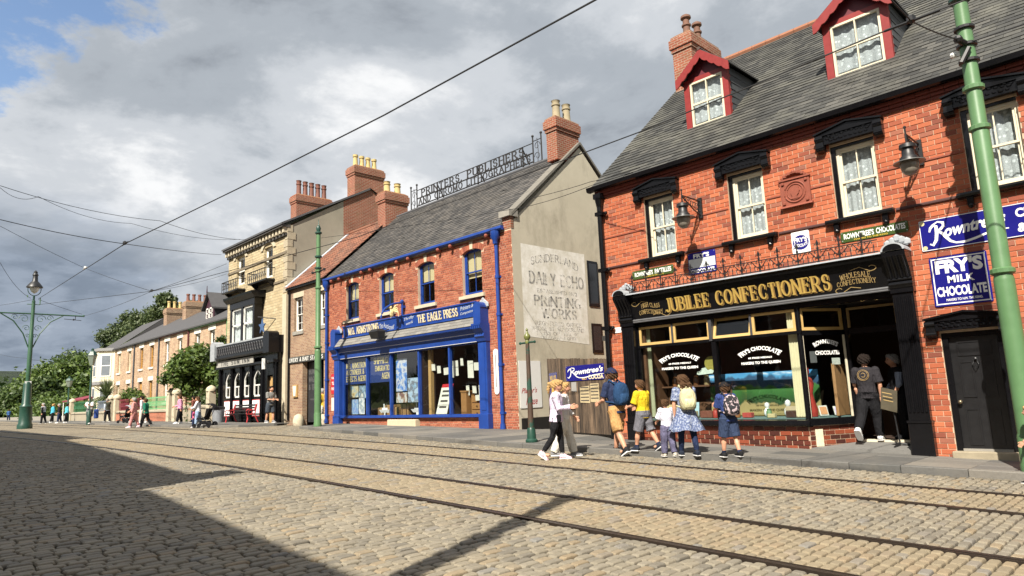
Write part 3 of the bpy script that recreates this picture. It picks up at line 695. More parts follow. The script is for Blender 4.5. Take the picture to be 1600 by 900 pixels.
def build_A():
 root = thing('confectioner_building', (-5, AY, gz(-5, AY)), 'red brick building with black shopfront, slate roof and dark red dormers', 'building')
 zb = -.35; x0, x1 = -11.05, 4.6; ze = 6.98
 win = [(c - .43, c + .42, 4.86, 6.40) for c in WC]
 shop = (-10.42, -3.68, zb, 3.9); door = (-3.36, -2.44, zb, 2.36)
 holes = win + [shop, door]
 m = MB(); wall_holes(m, x0, x1, zb, ze, holes, AY + .009, .16)
 m.quad((x0, AY + .009, zb), (x0, 25.6, zb), (x0, 25.6, ze), (x0, AY + .009, ze)); m.quad((x1, AY + .009, zb), (x1, 25.6, zb), (x1, 25.6, ze), (x1, AY + .009, ze)); m.quad((x0, 25.6, zb), (x1, 25.6, zb), (x1, 25.6, ze), (x0, 25.6, ze))
 wall = m.build('wall', MORT, root)
 m = MB(); m.poly([(x0 - .004, AY + .012, zb), (x0 - .004, 25.6, zb), (x0 - .004, 25.6, ze), (x0 - .004, 19.93, 12.1), (x0 - .004, AY + .012, ze)]); m.build('gable_wall', BRSIDE, root)
 lay_bricks(wall, BRA, x0, x1, .0, ze - .24, [(a - .0, b, c, d) for a, b, c, d in holes], AY, .24, .0965, .0105, 300, 11, headers=0)
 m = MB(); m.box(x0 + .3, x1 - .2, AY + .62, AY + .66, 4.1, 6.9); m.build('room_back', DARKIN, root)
 # string courses and moulded eaves
 for (a, b) in [(x0 + .1, WC[0] - .66)] + [(WC[i] + .66, WC[i + 1] - .66) for i in range(5)]:
  m = MB(); m.prism([(a, AY, 4.78), (a, AY - .035, 4.785), (a, AY - .035, 4.81), (a, AY - .02, 4.835), (a, AY, 4.84)], (b - a, 0, 0)); m.build('string_course', plain('dark_red_moulding', (.045, .012, .01), .7, .3, 10), root)
 for (a, b) in [(x0 + .02, WC[0] - .47)] + [(WC[i] + .47, WC[i + 1] - .47) for i in range(5)]:
  m = MB(); m.box(a, b, AY - .018, AY + .004, 5.615, 5.645); m.build('brick_band', TERRA, root)
 EV = plain('eaves_brick', (.16, .033, .02), .75, .3, 14, bump=.3)
 for k, (a, b, p) in enumerate(((6.745, 6.80, .03), (6.81, 6.87, .062), (6.88, 6.95, .105))):
  x = x0
  m = MB()
  while x < x1 - .01:
   e = min(x + .238, x1); m.box(x + .004, e - .004, AY - p, AY + .01, a, b); x = e
  m.build('eaves_moulding', EV, root, kind='stuff')
 m = MB(); m.box(x0, x1, AY - .0, AY + .012, 6.74, 6.98); m.build('eaves_mortar', MORT, root)
 m = MB(); prof = [(AY - .1, 6.955), (AY - .1, 7.06), (AY - .115, 7.06), (AY - .13, 6.99), (AY - .2, 6.975), (AY - .235, 7.0), (AY - .25, 7.07), (AY - .265, 7.07), (AY - .25, 6.97), (AY - .2, 6.945), (AY - .12, 6.945)]
 m.prism([(x0 - .16, y, z) for y, z in prof], (x1 - x0 + .16, 0, 0)); m.build('gutter', BLACK, root)
 # corner downpipe
 m = MB(); px = -10.9; m.tube([(px, AY - .12, .3), (px, AY - .12, 6.55)], .07, 12); m.box(px - .12, px + .12, AY - .22, AY, 6.72, 6.86)
 m.tube([(px, AY - .12, 6.5), (px, AY - .12, 6.74)], [.075, .12], 12)
 for z in (1.6, 3.2, 4.75, 6.3): m.box(px - .11, px + .13, AY - .2, AY, z - .05, z + .05); m.ball((px + .19, AY - .1, z), .05, 8)
 m.build('downpipe', BLACK, root, smooth=True)
 # upper windows
 for i, c in enumerate(WC):
  a, b, z0, z1 = win[i]
  sash(root, a + .09, b, z0 + .02, z1 - .06, AY, .09, CREAMP, 2, 1, 1, .055, LACE)
  m = MB(); m.box(a, a + .09, AY + .05, AY + .16, z0, z1); m.box(a + .09, b, AY + .05, AY + .16, z1 - .06, z1); m.build('frame_surround', BLACK, root)
  h = hood(root, c, 6.40, .66)
  m = MB(); m.prism([(c - .64, AY, 4.85), (c - .64, AY - .13, 4.84), (c - .64, AY - .15, 4.80), (c - .64, AY - .13, 4.76), (c - .64, AY - .08, 4.74), (c - .64, AY, 4.74)], (1.28, 0, 0))
  for e in (-.5, .42): m.box(c + e, c + e + .1, AY - .09, AY, 4.6, 4.745); m.ball((c + e + .05, AY - .05, 4.6), .055, 8)
  m.build('sill', BLACK, root)
 # terracotta plaque with a profile in a roundel
 pc, pz = -5.67, 5.31
 m = MB(); m.box(pc - .32, pc + .32, AY - .05, AY, pz + .03, pz + .62); m.prism([(pc - .35, AY, pz), (pc - .35, AY - .09, pz), (pc - .35, AY - .07, pz + .04), (pc - .35, AY, pz + .04)], (.7, 0, 0)); m.box(pc - .34, pc + .34, AY - .075, AY, pz + .60, pz + .635)
 pl = m.build('plaque', TERRA, root)
 m = MB()
 ring = [(pc + .225 * math.cos(k * math.pi / 14), AY - .055, pz + .32 + .225 * math.sin(k * math.pi / 14)) for k in range(29)]; m.tube(ring, .018, 6); ring = [(pc + .17 * math.cos(k * math.pi / 14), AY - .055, pz + .32 + .17 * math.sin(k * math.pi / 14)) for k in range(29)]; m.tube(ring, .012, 6)
 prof = [(-.02, .46), (.04, .455), (.08, .42), (.085, .37), (.105, .33), (.085, .31), (.085, .28), (.05, .25), (.03, .21), (.09, .17), (-.1, .17), (-.06, .22), (-.09, .3), (-.085, .4)]
 m.prism([(pc + a, AY - .05, pz + b) for a, b in prof], (0, -.022, 0)); m.build('roundel', TERRA, pl)
 m = MB()
 for i in range(11):
  t = (i - 5) / 5; m.ball((pc + t * .24, AY - .05, pz + .66 + .09 * (1 - t * t)), .05 if i % 2 else .035, 6)
 for sx in (-1, 1):
  for sz in (.1, .54): m.mark(); m.ball((pc + sx * .25, AY - .05, pz + sz), .045, 6)
 m.mark()
 m.ball((pc, AY - .05, pz + .76), .05, 8); m.build('crest', TERRA, pl)
 # roof
 ye, zee, yr, zr = AY - .17, 7.06, 19.93, 12.26
 m = MB(); m.poly([(x0 - .06, ye, zee - .03), (x1, ye, zee - .03), (x1, yr, zr - .03), (x0 - .06, yr, zr - .03)]); m.poly([(x0 - .06, 25.9, zee - .03), (x1, 25.9, zee - .03), (x1, yr, zr - .03), (x0 - .06, yr, zr - .03)]); m.poly([(x0 - .06, ye, zee - .03), (x0 - .06, yr, zr - .03), (x0 - .06, 25.9, zee - .03)])
 roof = m.build('roof', plain('roof_batten', (.03, .03, .028), .9), root)
 D = [(-8.93, -7.64), (-5.22, -3.82)]; L = yr - ye
 def under(x, t):
  y = ye + (yr - ye) * t
  return any(a + .05 < x < b - .05 for a, b in D) and 15.75 < y < 16.9
 lay_slates(roof, SLA, x0 - .08, 2.0, ye, zee, yr, zr, .27, .2, 300, 4, under)
 m = MB(); x = x0
 while x < 2:
  m.tube([(x, yr, zr + .02), (x + .44, yr, zr + .02)], .11, 8); x += .45
 m.build('ridge_tiles', RIDGE, roof, kind='stuff')
 m = MB(); m.prism([(x0 - .1, ye, zee), (x0 - .1, yr, zr + .02), (x0 - .1, yr, zr - .1), (x0 - .1, ye, zee - .14)], (.05, 0, 0)); m.build('verge_board', plain('verge_dark', (.035, .035, .035), .8), roof)
 # chimney
 ch = chimney(root, BRA, -11.06, -10.36, 18.8, 20.6, 10.6, 13.2, [(-10.72, 19.25), (-10.72, 19.95)], plain('sooty_pot', (.15, .075, .05), .8, .5, 4), .82, moss=True)
 for a, b in D: dormer(root, a, b)
 return root
def chimney(parent, mat, x0, x1, y0, y1, z0, z1, pots, potm, poth, moss=False, pr=.13, style='hood'):
 h = z1 - z0; m = MB(); m.box(x0, x1, y0, y1, z0, z1 - .55)
 for a, b, e in ((z1 - .55, z1 - .42, .04), (z1 - .42, z1 - .1, .08), (z1 - .1, z1, .03)): m.box(x0 - e, x1 + e, y0 - e, y1 + e, a, b)
 c = m.build('chimney', BRICKTEX['chim'] if mat is None else BRICKTEX.get(mat.name, mat), parent)
 m = MB(); m.loft([[(x0 - .03, y0 - .03, z1), (x1 + .03, y0 - .03, z1), (x1 + .03, y1 + .03, z1), (x0 - .03, y1 + .03, z1)], [(x0 + .1, y0 + .1, z1 + .1), (x1 - .1, y0 + .1, z1 + .1), (x1 - .1, y1 - .1, z1 + .1), (x0 + .1, y1 - .1, z1 + .1)]]); m.build('flaunching', plain('mossy_mortar', (.20, .10, .045) if moss else (.2, .17, .13), .95, .5, 8, bump=.5), c)
 for x, y in pots:
  m = MB(); z = z1 + .06
  if style == 'hood': m.lathe((x, y, z), [(pr * 1.1, 0), (pr * .95, .1), (pr * .9, poth * .45), (pr * 1.2, poth * .5), (pr * 1.2, poth * .56), (pr * .85, poth * .6), (pr * .85, poth * .78), (pr * 1.35, poth * .84), (pr * 1.3, poth * .93), (pr * .7, poth), (pr * .1, poth)])
  elif style == 'cannon': m.lathe((x, y, z), [(pr * 1.15, 0), (pr, .08), (pr * .9, poth * .7), (pr * 1.1, poth * .72), (pr * 1.1, poth * .8), (pr * .92, poth * .82), (pr * .95, poth * .94), (pr * 1.12, poth), (pr * .8, poth), (pr * .75, poth - .12), (.01, poth - .12)])
  else: m.lathe((x, y, z), [(pr * 1.2, 0), (pr * 1.0, .1), (pr * .8, poth * .8), (pr * 1.05, poth * .83), (pr * 1.05, poth), (pr * .8, poth), (pr * .75, poth - .1), (.01, poth - .1)])
  m.build('chimney_pot', potm, c, smooth=True)
 return c
BRICKTEX = {'red_facing_brick': brick_tex('chimney_brick', (.24, .06, .032), (.30, .08, .04), (.34, .25, .18), .24, .085, 'xy', stain=((.16, .10, .05), 2.0, .6))}
def dormer(root, a, b):
 yf, zf = 15.62, 8.44; zt = 9.82; c = (a + b) / 2; rise = .62; slope = .878
 yb = lambda z: 14.03 + (z - 7.06) / .881
 m = MB(); MAROON = plain('maroon_tympanum', (.115, .014, .022), .5, .2, 8)
 fr = .16
 # red frame posts, head and sill
 for p, q in ((a, a + fr), (b - fr, b)): m.box(p, q, yf - .02, yf + .12, zf - .1, zt)
 m.box(a + fr, b - fr, yf, yf + .12, zt - .1, zt + .02); m.box(a + fr, b - fr, yf - .02, yf + .12, zf - .1, zf + .02)
 d = m.build('dormer', REDP, root)
 t = MB(); t.prism([(a + .02, yf + .02, zt - .02), (b - .02, yf + .02, zt - .02), (c, yf + .02, zt + rise - .05)], (0, .1, 0)); t.build('gable_panel', MAROON, d)
 # cheeks (slate hung) and pitched roof
 for sx, x in ((-1, a + .02), (1, b - .02)):
  k = MB(); n = 7
  k.poly([(x, yf + .1, zf - .1), (x, yf + .1, zt), (x, yb(zt) + .1, zt)])
  co = k.build('cheek', plain('cheek_slate', (.05, .055, .06), .6, .3, 10), d)
  for i in range(n):
   z0 = zf + (zt - zf) * i / n - .02; z1 = z0 + (zt - zf) / n + .015; y1 = yb(z0) + .05
   s = MB(); s.loft([[(x + sx * .03, yf + .08, z0), (x + sx * .03, max(y1, yf + .15), z0), (x + sx * .03, max(yb(z1) + .05, yf + .2), z1), (x + sx * .012, yf + .08, z1)], [(x, yf + .08, z0), (x, max(y1, yf + .15), z0), (x, max(yb(z1) + .05, yf + .2), z1), (x - sx * .01, yf + .08, z1)]]); s.build('cheek_slate', plain('cheek_slate', (.05, .055, .06)), d)
 ov = .14; zr = zt + rise
 m = MB()
 for sx, xe in ((-1, a - ov), (1, b + ov)):
  ze = zt - .02
  P0 = [(xe, yf - .2, ze), (c, yf - .2, zr), (c, yb(zr) + .2, zr), (xe, yb(ze) + .25, ze)]
  m.loft([[Vector(p) for p in P0], [Vector(p) + Vector((0, 0, .045)) for p in P0]])
 m.build('dormer_roof', plain('dormer_slate', (.05, .05, .048), .7, .3, 8, bump=.3), d)
 m = MB(); m.tube([(c, yf - .22, zr + .05), (c, yb(zr) + .1, zr + .05)], .05, 6); m.build('ridge_roll', plain('ridge_dark', (.07, .04, .03), .7), d)
 # scalloped bargeboards
 for sx, xe in ((-1, a - ov), (1, b + ov)):
  g = MB(); n = 12; up = []; lo = []
  for i in range(n + 1):
   t_ = i / n; x = xe + (c - xe) * t_; z = zt - .02 + (zr - zt + .02) * t_; up.append((x, z + .03)); lo.append((x, z - .2 - .045 * abs(math.sin(t_ * math.pi * 4))))
  pts = [(x, yf - .21, z) for x, z in up] + [(x, yf - .21, z) for x, z in reversed(lo)]
  for i in range(n): g.prism([(up[i][0], yf - .21, up[i][1]), (up[i + 1][0], yf - .21, up[i + 1][1]), (lo[i + 1][0], yf - .21, lo[i + 1][1]), (lo[i][0], yf - .21, lo[i][1])], (0, .035, 0))
  g.build('bargeboard', REDP, d)
 # window
 u0, u1, z0, z1 = a + fr + .01, b - fr - .01, zf + .02, zt - .1
 w = MB(); f = .05
 for p, q, r_, s_ in ((u0, u0 + f, z0, z1), (u1 - f, u1, z0, z1), (u0 + f, u1 - f, z1 - f, z1), (u0 + f, u1 - f, z0, z0 + f), (u0 + f, u1 - f, (z0 + z1) / 2 - .025, (z0 + z1) / 2 + .025), (c - .013, c + .013, z0 + f, (z0 + z1) / 2 - .025), (c - .013, c + .013, (z0 + z1) / 2 + .025, z1 - f)): w.box(p, q, yf + .0, yf + .06, r_, s_)
 w.build('sash_frame', CREAMP, d)
 p = MB(); p.quad((u0, yf + .045, z0), (u1, yf + .045, z0), (u1, yf + .045, z1), (u0, yf + .045, z1)); p.build('pane', GLASS, d)
 k = MB(); curtain_mesh(k, u0, u1, z0, z1, yf + .14); k.build('curtain', LACE, d)
 k = MB(); k.box(a + .05, b - .05, yf + .5, yf + .52, zf, zt); k.build('room_back', DARKIN, d)
 k = MB(); k.loft([[(a - .06, yf - .14, zf - .16), (b + .12, yf - .14, zf - .16), (b + .12, yf - .02, zf - .03), (a - .06, yf - .02, zf - .03)], [(a - .06, yf - .15, zf - .145), (b + .12, yf - .15, zf - .145), (b + .12, yf - .02, zf - .015), (a - .06, yf - .02, zf - .015)]]); k.build('flashing', LEAD, d)
A = build_A()
# ------------------------------------------------------------------ confectioner's shopfront
def build_shopfront():
 X0, X1 = -10.05, -4.03; YS = AY + .02
 m = MB()   # frame: posts, head, mullion
 m.box(X0, X0 + .05, YS, YS + .12, .8, 3.16); m.box(-5.99, -5.89, YS, YS + .1, .66, 3.16); m.box(-7.99, -7.88, YS - .02, YS + .1, .83, 2.62); m.box(X0, -5.89, YS - .02, YS + .1, 2.60, 2.665); m.box(X0, X1, YS - .03, YS + .12, 3.13, 3.28)
 sf = m.build('shopfront', BLACK, A)
 m = MB(); m.prism([(X0 - .02, YS + .2, .69), (X0 - .02, YS - .1, .69), (X0 - .02, YS - .12, .72), (X0 - .02, YS - .1, .80), (X0 - .02, YS + .2, .835)], (-5.86 - X0, 0, 0))
 m.loft([[(-5.9, YS - .1, .69), (-5.32, 15.16, .69), (-5.42, 15.28, .69), (-6.05, YS + .1, .69)], [(-5.9, YS - .1, .83), (-5.32, 15.16, .83), (-5.42, 15.28, .83), (-6.05, YS + .1, .83)]]); m.build('sill', BLACK, sf)
 m = MB(); m.box(X0, -5.95, YS + .02, YS + .1, -.2, .69); m.build('plinth', MORT, sf)
 lay_bricks(sf, BRD, X0, -5.94, .0, .69, [], YS, .24, .0965, .014, 110, 8, headers=0)
 # splayed return: bricks + glass
 d = Vector((.58, 1.0, 0)).normalized(); P0 = Vector((-5.94, YS, 0)); Ls = 1.17; nrm = Vector((d.y, -d.x, 0))
 def sp(u, z, o): p = P0 + d * u + nrm * o; return (p.x, p.y, z)
 m = MB(); m.loft([[sp(0, -.2, 0), sp(Ls, -.2, 0), sp(Ls, .69, 0), sp(0, .69, 0)], [sp(0, -.2, -.08), sp(Ls, -.2, -.08), sp(Ls, .69, -.08), sp(0, .69, -.08)]]); m.build('splay_plinth', MORT, sf)
 for k in range(7):
  u = .0 if k % 2 == 0 else -.12
  while u < Ls:
   a, b = max(u, 0), min(u + .24, Ls); z0, z1 = .01 + k * .0965, .09 + k * .0965
   if b - a > .04:
    q = MB(); q.loft([[sp(a + .006, z0, 0), sp(b - .006, z0, 0), sp(b - .006, z1, 0), sp(a + .006, z1, 0)], [sp(a + .006, z0, .009), sp(b - .006, z0, .009), sp(b - .006, z1, .009), sp(a + .006, z1, .009)]]); q.build('brick', BRD, sf)
   u += .24
 m = MB()
 for a, b, z0, z1 in ((0, .05, .83, 3.14), (Ls - .07, Ls, .83, 3.14), (.05, Ls - .07, 2.56, 2.65)): m.loft([[sp(a, z0, .03), sp(b, z0, .03), sp(b, z1, .03), sp(a, z1, .03)], [sp(a, z0, -.05), sp(b, z0, -.05), sp(b, z1, -.05), sp(a, z1, -.05)]])
 m.build('splay_frame', BLACK, sf)
 m = MB()
 for a, b, z0, z1 in ((.05, .075, .84, 2.56), (Ls - .1, Ls - .07, .84, 2.56)): m.mark(); m.loft([[sp(a, z0, .02), sp(b, z0, .02), sp(b, z1, .02), sp(a, z1, .02)], [sp(a, z0, -.02), sp(b, z0, -.02), sp(b, z1, -.02), sp(a, z1, -.02)]])
 m.build('splay_bead', CREAMP, sf)
 m = MB(); m.quad(sp(.05, .84, -.005), sp(Ls - .07, .84, -.005), sp(Ls - .07, 2.56, -.005), sp(.05, 2.56, -.005)); m.build('pane', GLASS, sf)
 def transom(fn, u0, u1, tilt=0):
  z0, z1 = 2.665, 3.13; f = .055; q = MB()
  for a, b, c, d_ in ((u0, u0 + f, z0, z1), (u1 - f, u1, z0, z1), (u0 + f, u1 - f, z1 - f, z1), (u0 + f, u1 - f, z0, z0 + f + .01)):
   o = lambda z: .02 + tilt * (z - z0)
   q.loft([[fn(a, c, o(c)), fn(b, c, o(c)), fn(b, d_, o(d_)), fn(a, d_, o(d_))], [fn(a, c, o(c) - .04), fn(b, c, o(c) - .04), fn(b, d_, o(d_) - .04), fn(a, d_, o(d_) - .04)]])
  w = q.build('transom_light', GOLDP, sf)
  q = MB(); q.quad(fn(u0 + f, z0 + f, tilt * f), fn(u1 - f, z0 + f, tilt * f), fn(u1 - f, z1 - f, tilt * (z1 - z0 - f)), fn(u0 + f, z1 - f, tilt * (z1 - z0 - f))); q.build('transom_pane', GLASS, sf)
 fY = facing(YS + .03)
 for k, (a, b) in enumerate(((-10.0, -9.05), (-9.0, -8.03), (-7.95, -7.02), (-6.97, -6.0))): transom(fY, a, b, -.28 if k == 2 else 0)
 transom(sp, .06, Ls - .08)
 m = MB()
 for x in (-9.025, -6.995): m.mark(); m.box(x - .025, x + .025, YS - .01, YS + .08, 2.66, 3.14)
 m.mark(); m.box(-8.03, -7.95, YS - .03, YS + .1, 2.62, 3.14); m.build('transom_mullion', plain('grey_black_paint', (.05, .05, .055), .4, .3, 8), sf)
 for a, b in ((X0 + .05, -7.99), (-7.88, -5.99)):
  m = MB(); m.quad((a, YS + .05, .83), (b, YS + .05, .83), (b, YS + .05, 2.6), (a, YS + .05, 2.6)); m.build('pane', GLASS, sf)
 # fluted pilasters with base blocks, console brackets with lead caps
 for a, b in ((-10.42, -10.06), (-4.03, -3.67)):
  m = MB(); zg = gz(a, AY) + .08
  m.box(a, b, AY - .13, AY + .14, .8, 3.26); m.bbox(a - .015, b + .015, AY - .165, AY + .1, zg, .76, .012); m.box(a - .025, b + .025, AY - .18, AY + .1, .755, .80); m.box(a - .02, b + .02, AY - .16, AY + .1, 3.18, 3.27)
  for k in range(5):
   u = a + .045 + k * (b - a - .09) / 4; m.tube([(u, AY - .13, .95), (u, AY - .13, 3.1)], .024, 6)
  p = m.build('pilaster', BLACK, sf)
  m = MB(); prof = [(AY + .02, 3.27), (AY - .17, 3.27), (AY - .2, 3.33), (AY - .17, 3.40), (AY - .19, 3.5), (AY - .24, 3.62), (AY - .33, 3.76), (AY - .40, 3.86), (AY - .41, 3.93), (AY - .36, 3.97), (AY + .02, 3.97)]
  m.prism([(a - .02, y, z) for y, z in prof], (b - a + .04, 0, 0))
  for k in range(4):
   u = a + .04 + k * (b - a - .08) / 3; m.tube([(u, AY - .2, 3.46), (u, AY - .25, 3.6), (u, AY - .34, 3.74), (u, AY - .41, 3.86)], .025, 6)
  for zz in (3.34, 3.43): m.tube([(a - .03, AY - .18, zz), (b + .03, AY - .18, zz)], .028, 8)
  m.build('console', BLACK, sf)
  m = MB(); cx = (a + b) / 2; n = 10; R = (b - a) / 2 + .03
  m.prism([(cx + R * math.cos(math.pi * k / n), AY - .42, 3.96 + R * .72 * math.sin(math.pi * k / n)) for k in range(n + 1)], (0, .42, 0)); m.build('console_cap', LEAD, sf)
  m = MB(); m.prism([(cx + (R - .04) * math.cos(math.pi * k / n), AY - .43, 3.965 + (R - .04) * .7 * math.sin(math.pi * k / n)) for k in range(n + 1)], (0, .02, 0)); m.build('console_face', BLACK, sf)
  m = MB()
  for k in range(5): m.ball((cx + (k - 2) * .085, AY - .06, 4.15 + .09 * (1 - abs(k - 2) / 2)), .075, 6, (1, .5, 1.1))
  m.build('console_crest', LEAD, sf)
 # fascia, cornice and lead
 def fa(u, z, o): return (u, AY - .10 - (z - 3.28) * .22 - o, z)
 m = MB(); m.loft([[fa(X0, 3.28, 0), fa(X1, 3.28, 0), fa(X1, 3.86, 0), fa(X0, 3.86, 0)], [(X0, AY + .08, 3.28), (X1, AY + .08, 3.28), (X1, AY + .08, 3.86), (X0, AY + .08, 3.86)]]); m.build('fascia', BLACK, sf)
 m = MB()
 for zz, rr in ((3.30, .03), (3.26, .022)): m.tube([(X0, AY - .12, zz), (X1, AY - .12, zz)], rr, 8)
 m.build('fascia_bead', plain('grey_bead', (.10, .10, .105), .4, .3, 8), sf)
 m = MB(); m.prism([(X0 - .05, AY, 3.86), (X0 - .05, AY - .25, 3.86), (X0 - .05, AY - .29, 3.90), (X0 - .05, AY - .37, 3.93), (X0 - .05, AY - .38, 3.955), (X0 - .05, AY, 3.985)], (X1 - X0 + .1, 0, 0)); m.build('cornice', BLACK, sf)
 m = MB(); m.prism([(X0 - .05, AY, 3.99), (X0 - .05, AY - .385, 3.958), (X0 - .05, AY - .392, 3.935), (X0 - .05, AY - .398, 3.935), (X0 - .05, AY - .392, 3.968), (X0 - .05, AY, 4.0)], (X1 - X0 + .1, 0, 0)); m.build('lead_flashing', LEAD, sf)
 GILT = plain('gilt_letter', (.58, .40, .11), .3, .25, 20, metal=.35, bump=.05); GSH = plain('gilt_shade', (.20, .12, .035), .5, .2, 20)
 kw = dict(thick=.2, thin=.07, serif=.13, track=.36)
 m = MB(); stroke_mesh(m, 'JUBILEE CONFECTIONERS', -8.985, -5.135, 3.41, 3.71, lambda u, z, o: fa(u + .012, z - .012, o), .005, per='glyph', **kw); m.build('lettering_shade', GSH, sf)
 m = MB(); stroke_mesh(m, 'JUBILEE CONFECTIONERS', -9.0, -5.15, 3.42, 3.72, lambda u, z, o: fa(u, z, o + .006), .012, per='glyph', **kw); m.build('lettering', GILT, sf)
 GT = plain('thin_gilt', (.36, .25, .10), .45, .2, 20)
 m = MB(); wv = lambda a, b: (a, b + .5 * math.sin(a * 5.5) * .5)
 for t, a, b, z0, z1 in (('HIGH CLASS', -9.72, -9.2, 3.58, 3.68), ('CONFECTIONERY', -9.82, -9.14, 3.42, 3.52)): stroke_mesh(m, t, a, b, z0, z1, fa, .004, warp=wv, thick=.13, thin=.07, serif=.1, track=.3)
 for t, a, b, z0, z1 in (('WHOLESALE', -4.92, -4.36, 3.56, 3.66), ('CONFECTIONERY', -5.0, -4.28, 3.44, 3.53)): stroke_mesh(m, t, a, b, z0, z1, fa, .004, warp=lambda u, v: (u, v + .3 * math.sin(u * 3.14)), thick=.13, thin=.07, serif=.1, track=.3)
 for cx, cz, s in ((-9.9, 3.72, -1), (-9.05, 3.4, 1), (-4.95, 3.38, -1), (-4.33, 3.74, 1)):
  pts = [(cx + s * (.1 - .016 * k) * math.cos(k * .55), cz + (.05 - .007 * k) * math.sin(k * .55)) for k in range(-3, 6)]; m.mark(); ribbon(m, [(cx - s * .38, cz - .01), (cx - s * .2, cz + .03)] + pts, .012, fa, .005)
 m.build('small_lettering', GT, sf)
 # iron cresting
 m = MB(); yc = AY - .22
 m.tube([(X0 + .02, yc, 4.02), (X1 - .12, yc, 4.02)], .014, 6); m.tube([(X0 + .02, yc, 4.25), (X1 - .12, yc, 4.25)], .012, 6); cr = m.build('cresting', IRON, sf)
 u = MB()
 u.tube([(0, 0, .0), (0, 0, .44)], .014, 6); u.ball((0, 0, .29), .03, 6); u.ball((0, 0, .1), .03, 6)
 u.loft([[(-.012, -.008, .36), (.012, -.008, .36), (.012, .008, .36), (-.012, .008, .36)], [(-.03, -.01, .40), (.03, -.01, .40), (.03, .01, .40), (-.03, .01, .40)], [(-.003, -.003, .47), (.003, -.003, .47), (.003, .003, .47), (-.003, .003, .47)]])
 for s in (-1, 1):
  u.tube([(s * .02, 0, .36), (s * .055, 0, .385), (s * .06, 0, .345)], .010, 5)
  u.tube([(0, 0, .08), (s * .07, 0, .12), (s * .13, 0, .19), (s * .165, 0, .235), (s * .19, 0, .215), (s * .18, 0, .19)], .011, 5); u.tube([(0, 0, .26), (s * .05, 0, .25), (s * .075, 0, .205), (s * .045, 0, .18)], .010, 5); u.tube([(s * .1, 0, .02), (s * .12, 0, .09), (s * .1, 0, .13)], .009, 5)
  u.ball((s * .1, 0, .13), .018, 5)
 u.tube([(.21, 0, .0), (.21, 0, .13)], .01, 5); u.loft([[(.195, -.006, .12), (.225, -.006, .12), (.225, .006, .12), (.195, .006, .12)], [(.208, -.003, .18), (.212, -.003, .18), (.212, .003, .18), (.208, .003, .18)]])
 me = u.mesh('finial'); me.materials.append(IRON); off = wloc(cr)
 for k in range(14):
  o = link(bpy.data.objects.new('finial', me)); o.parent = cr; o.location = Vector((X0 + .12 + k * .423, yc, 4.0)) - off
 # doorway: floor slab, reveal, soffit, threshold, inner door frame
 ENT = plain('entrance_slab', (.15, .145, .135), .8, .25, 8, bump=.2)
 m = MB(); P = [(-5.92, AY - .03), (-4.02, AY - .03), (-4.24, 15.24), (-5.3, 15.24)]
 m.loft([[(x, y, -.1) for x, y in P], [(x, y, .25 + (y - 14.2) * .06) for x, y in P]]); m.build('entrance_step', ENT, sf)
 m = MB(); m.box(-5.32, -4.2, 15.2, 15.32, .28, .355); m.build('threshold', CREAMP, sf)
 m = MB(); m.poly([(-4.04, AY + .1, .2), (-4.25, 15.25, .2), (-4.25, 15.25, 3.2), (-4.04, AY + .1, 3.2)]); m.box(-4.27, -4.16, 15.17, 15.3, .3, 3.2); m.box(-5.42, -5.3, 15.17, 15.3, .3, 3.2); m.box(-5.3, -4.27, 15.2, 15.3, 2.55, 2.68); m.build('door_frame', BLACK, sf)
 m = MB()
 for a, b, c, d_ in ((-5.28, -5.23, 2.7, 3.12), (-4.35, -4.29, 2.7, 3.12), (-5.23, -4.35, 3.07, 3.12)): m.box(a, b, 15.16, 15.2, c, d_)
 m.build('fanlight_frame', plain('dull_gold', (.28, .19, .08), .5, .2, 10), sf)
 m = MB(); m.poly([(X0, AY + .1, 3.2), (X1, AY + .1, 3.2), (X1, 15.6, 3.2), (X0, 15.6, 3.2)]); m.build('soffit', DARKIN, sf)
 # shop interior shell: floor, ceiling, walls
 m = MB(); x0, x1, y1 = -10.4, -3.7, 19.0
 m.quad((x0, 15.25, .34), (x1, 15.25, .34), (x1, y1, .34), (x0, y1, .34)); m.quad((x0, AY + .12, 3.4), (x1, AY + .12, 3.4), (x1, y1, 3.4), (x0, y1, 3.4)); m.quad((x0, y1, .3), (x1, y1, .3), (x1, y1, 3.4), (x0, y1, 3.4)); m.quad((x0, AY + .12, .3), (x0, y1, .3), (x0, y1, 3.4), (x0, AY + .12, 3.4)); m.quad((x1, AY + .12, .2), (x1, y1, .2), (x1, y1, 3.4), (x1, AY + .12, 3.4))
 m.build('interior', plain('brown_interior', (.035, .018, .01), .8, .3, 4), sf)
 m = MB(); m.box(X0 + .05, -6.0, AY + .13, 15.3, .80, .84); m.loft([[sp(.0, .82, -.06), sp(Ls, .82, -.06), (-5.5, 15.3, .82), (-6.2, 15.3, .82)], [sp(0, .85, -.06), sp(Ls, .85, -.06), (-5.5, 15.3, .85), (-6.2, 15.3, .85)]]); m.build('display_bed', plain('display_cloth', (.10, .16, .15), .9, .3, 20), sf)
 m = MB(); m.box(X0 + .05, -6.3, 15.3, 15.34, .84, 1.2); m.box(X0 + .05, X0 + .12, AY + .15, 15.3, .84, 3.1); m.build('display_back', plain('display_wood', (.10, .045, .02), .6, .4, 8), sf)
 return sf
SHOP = build_shopfront()
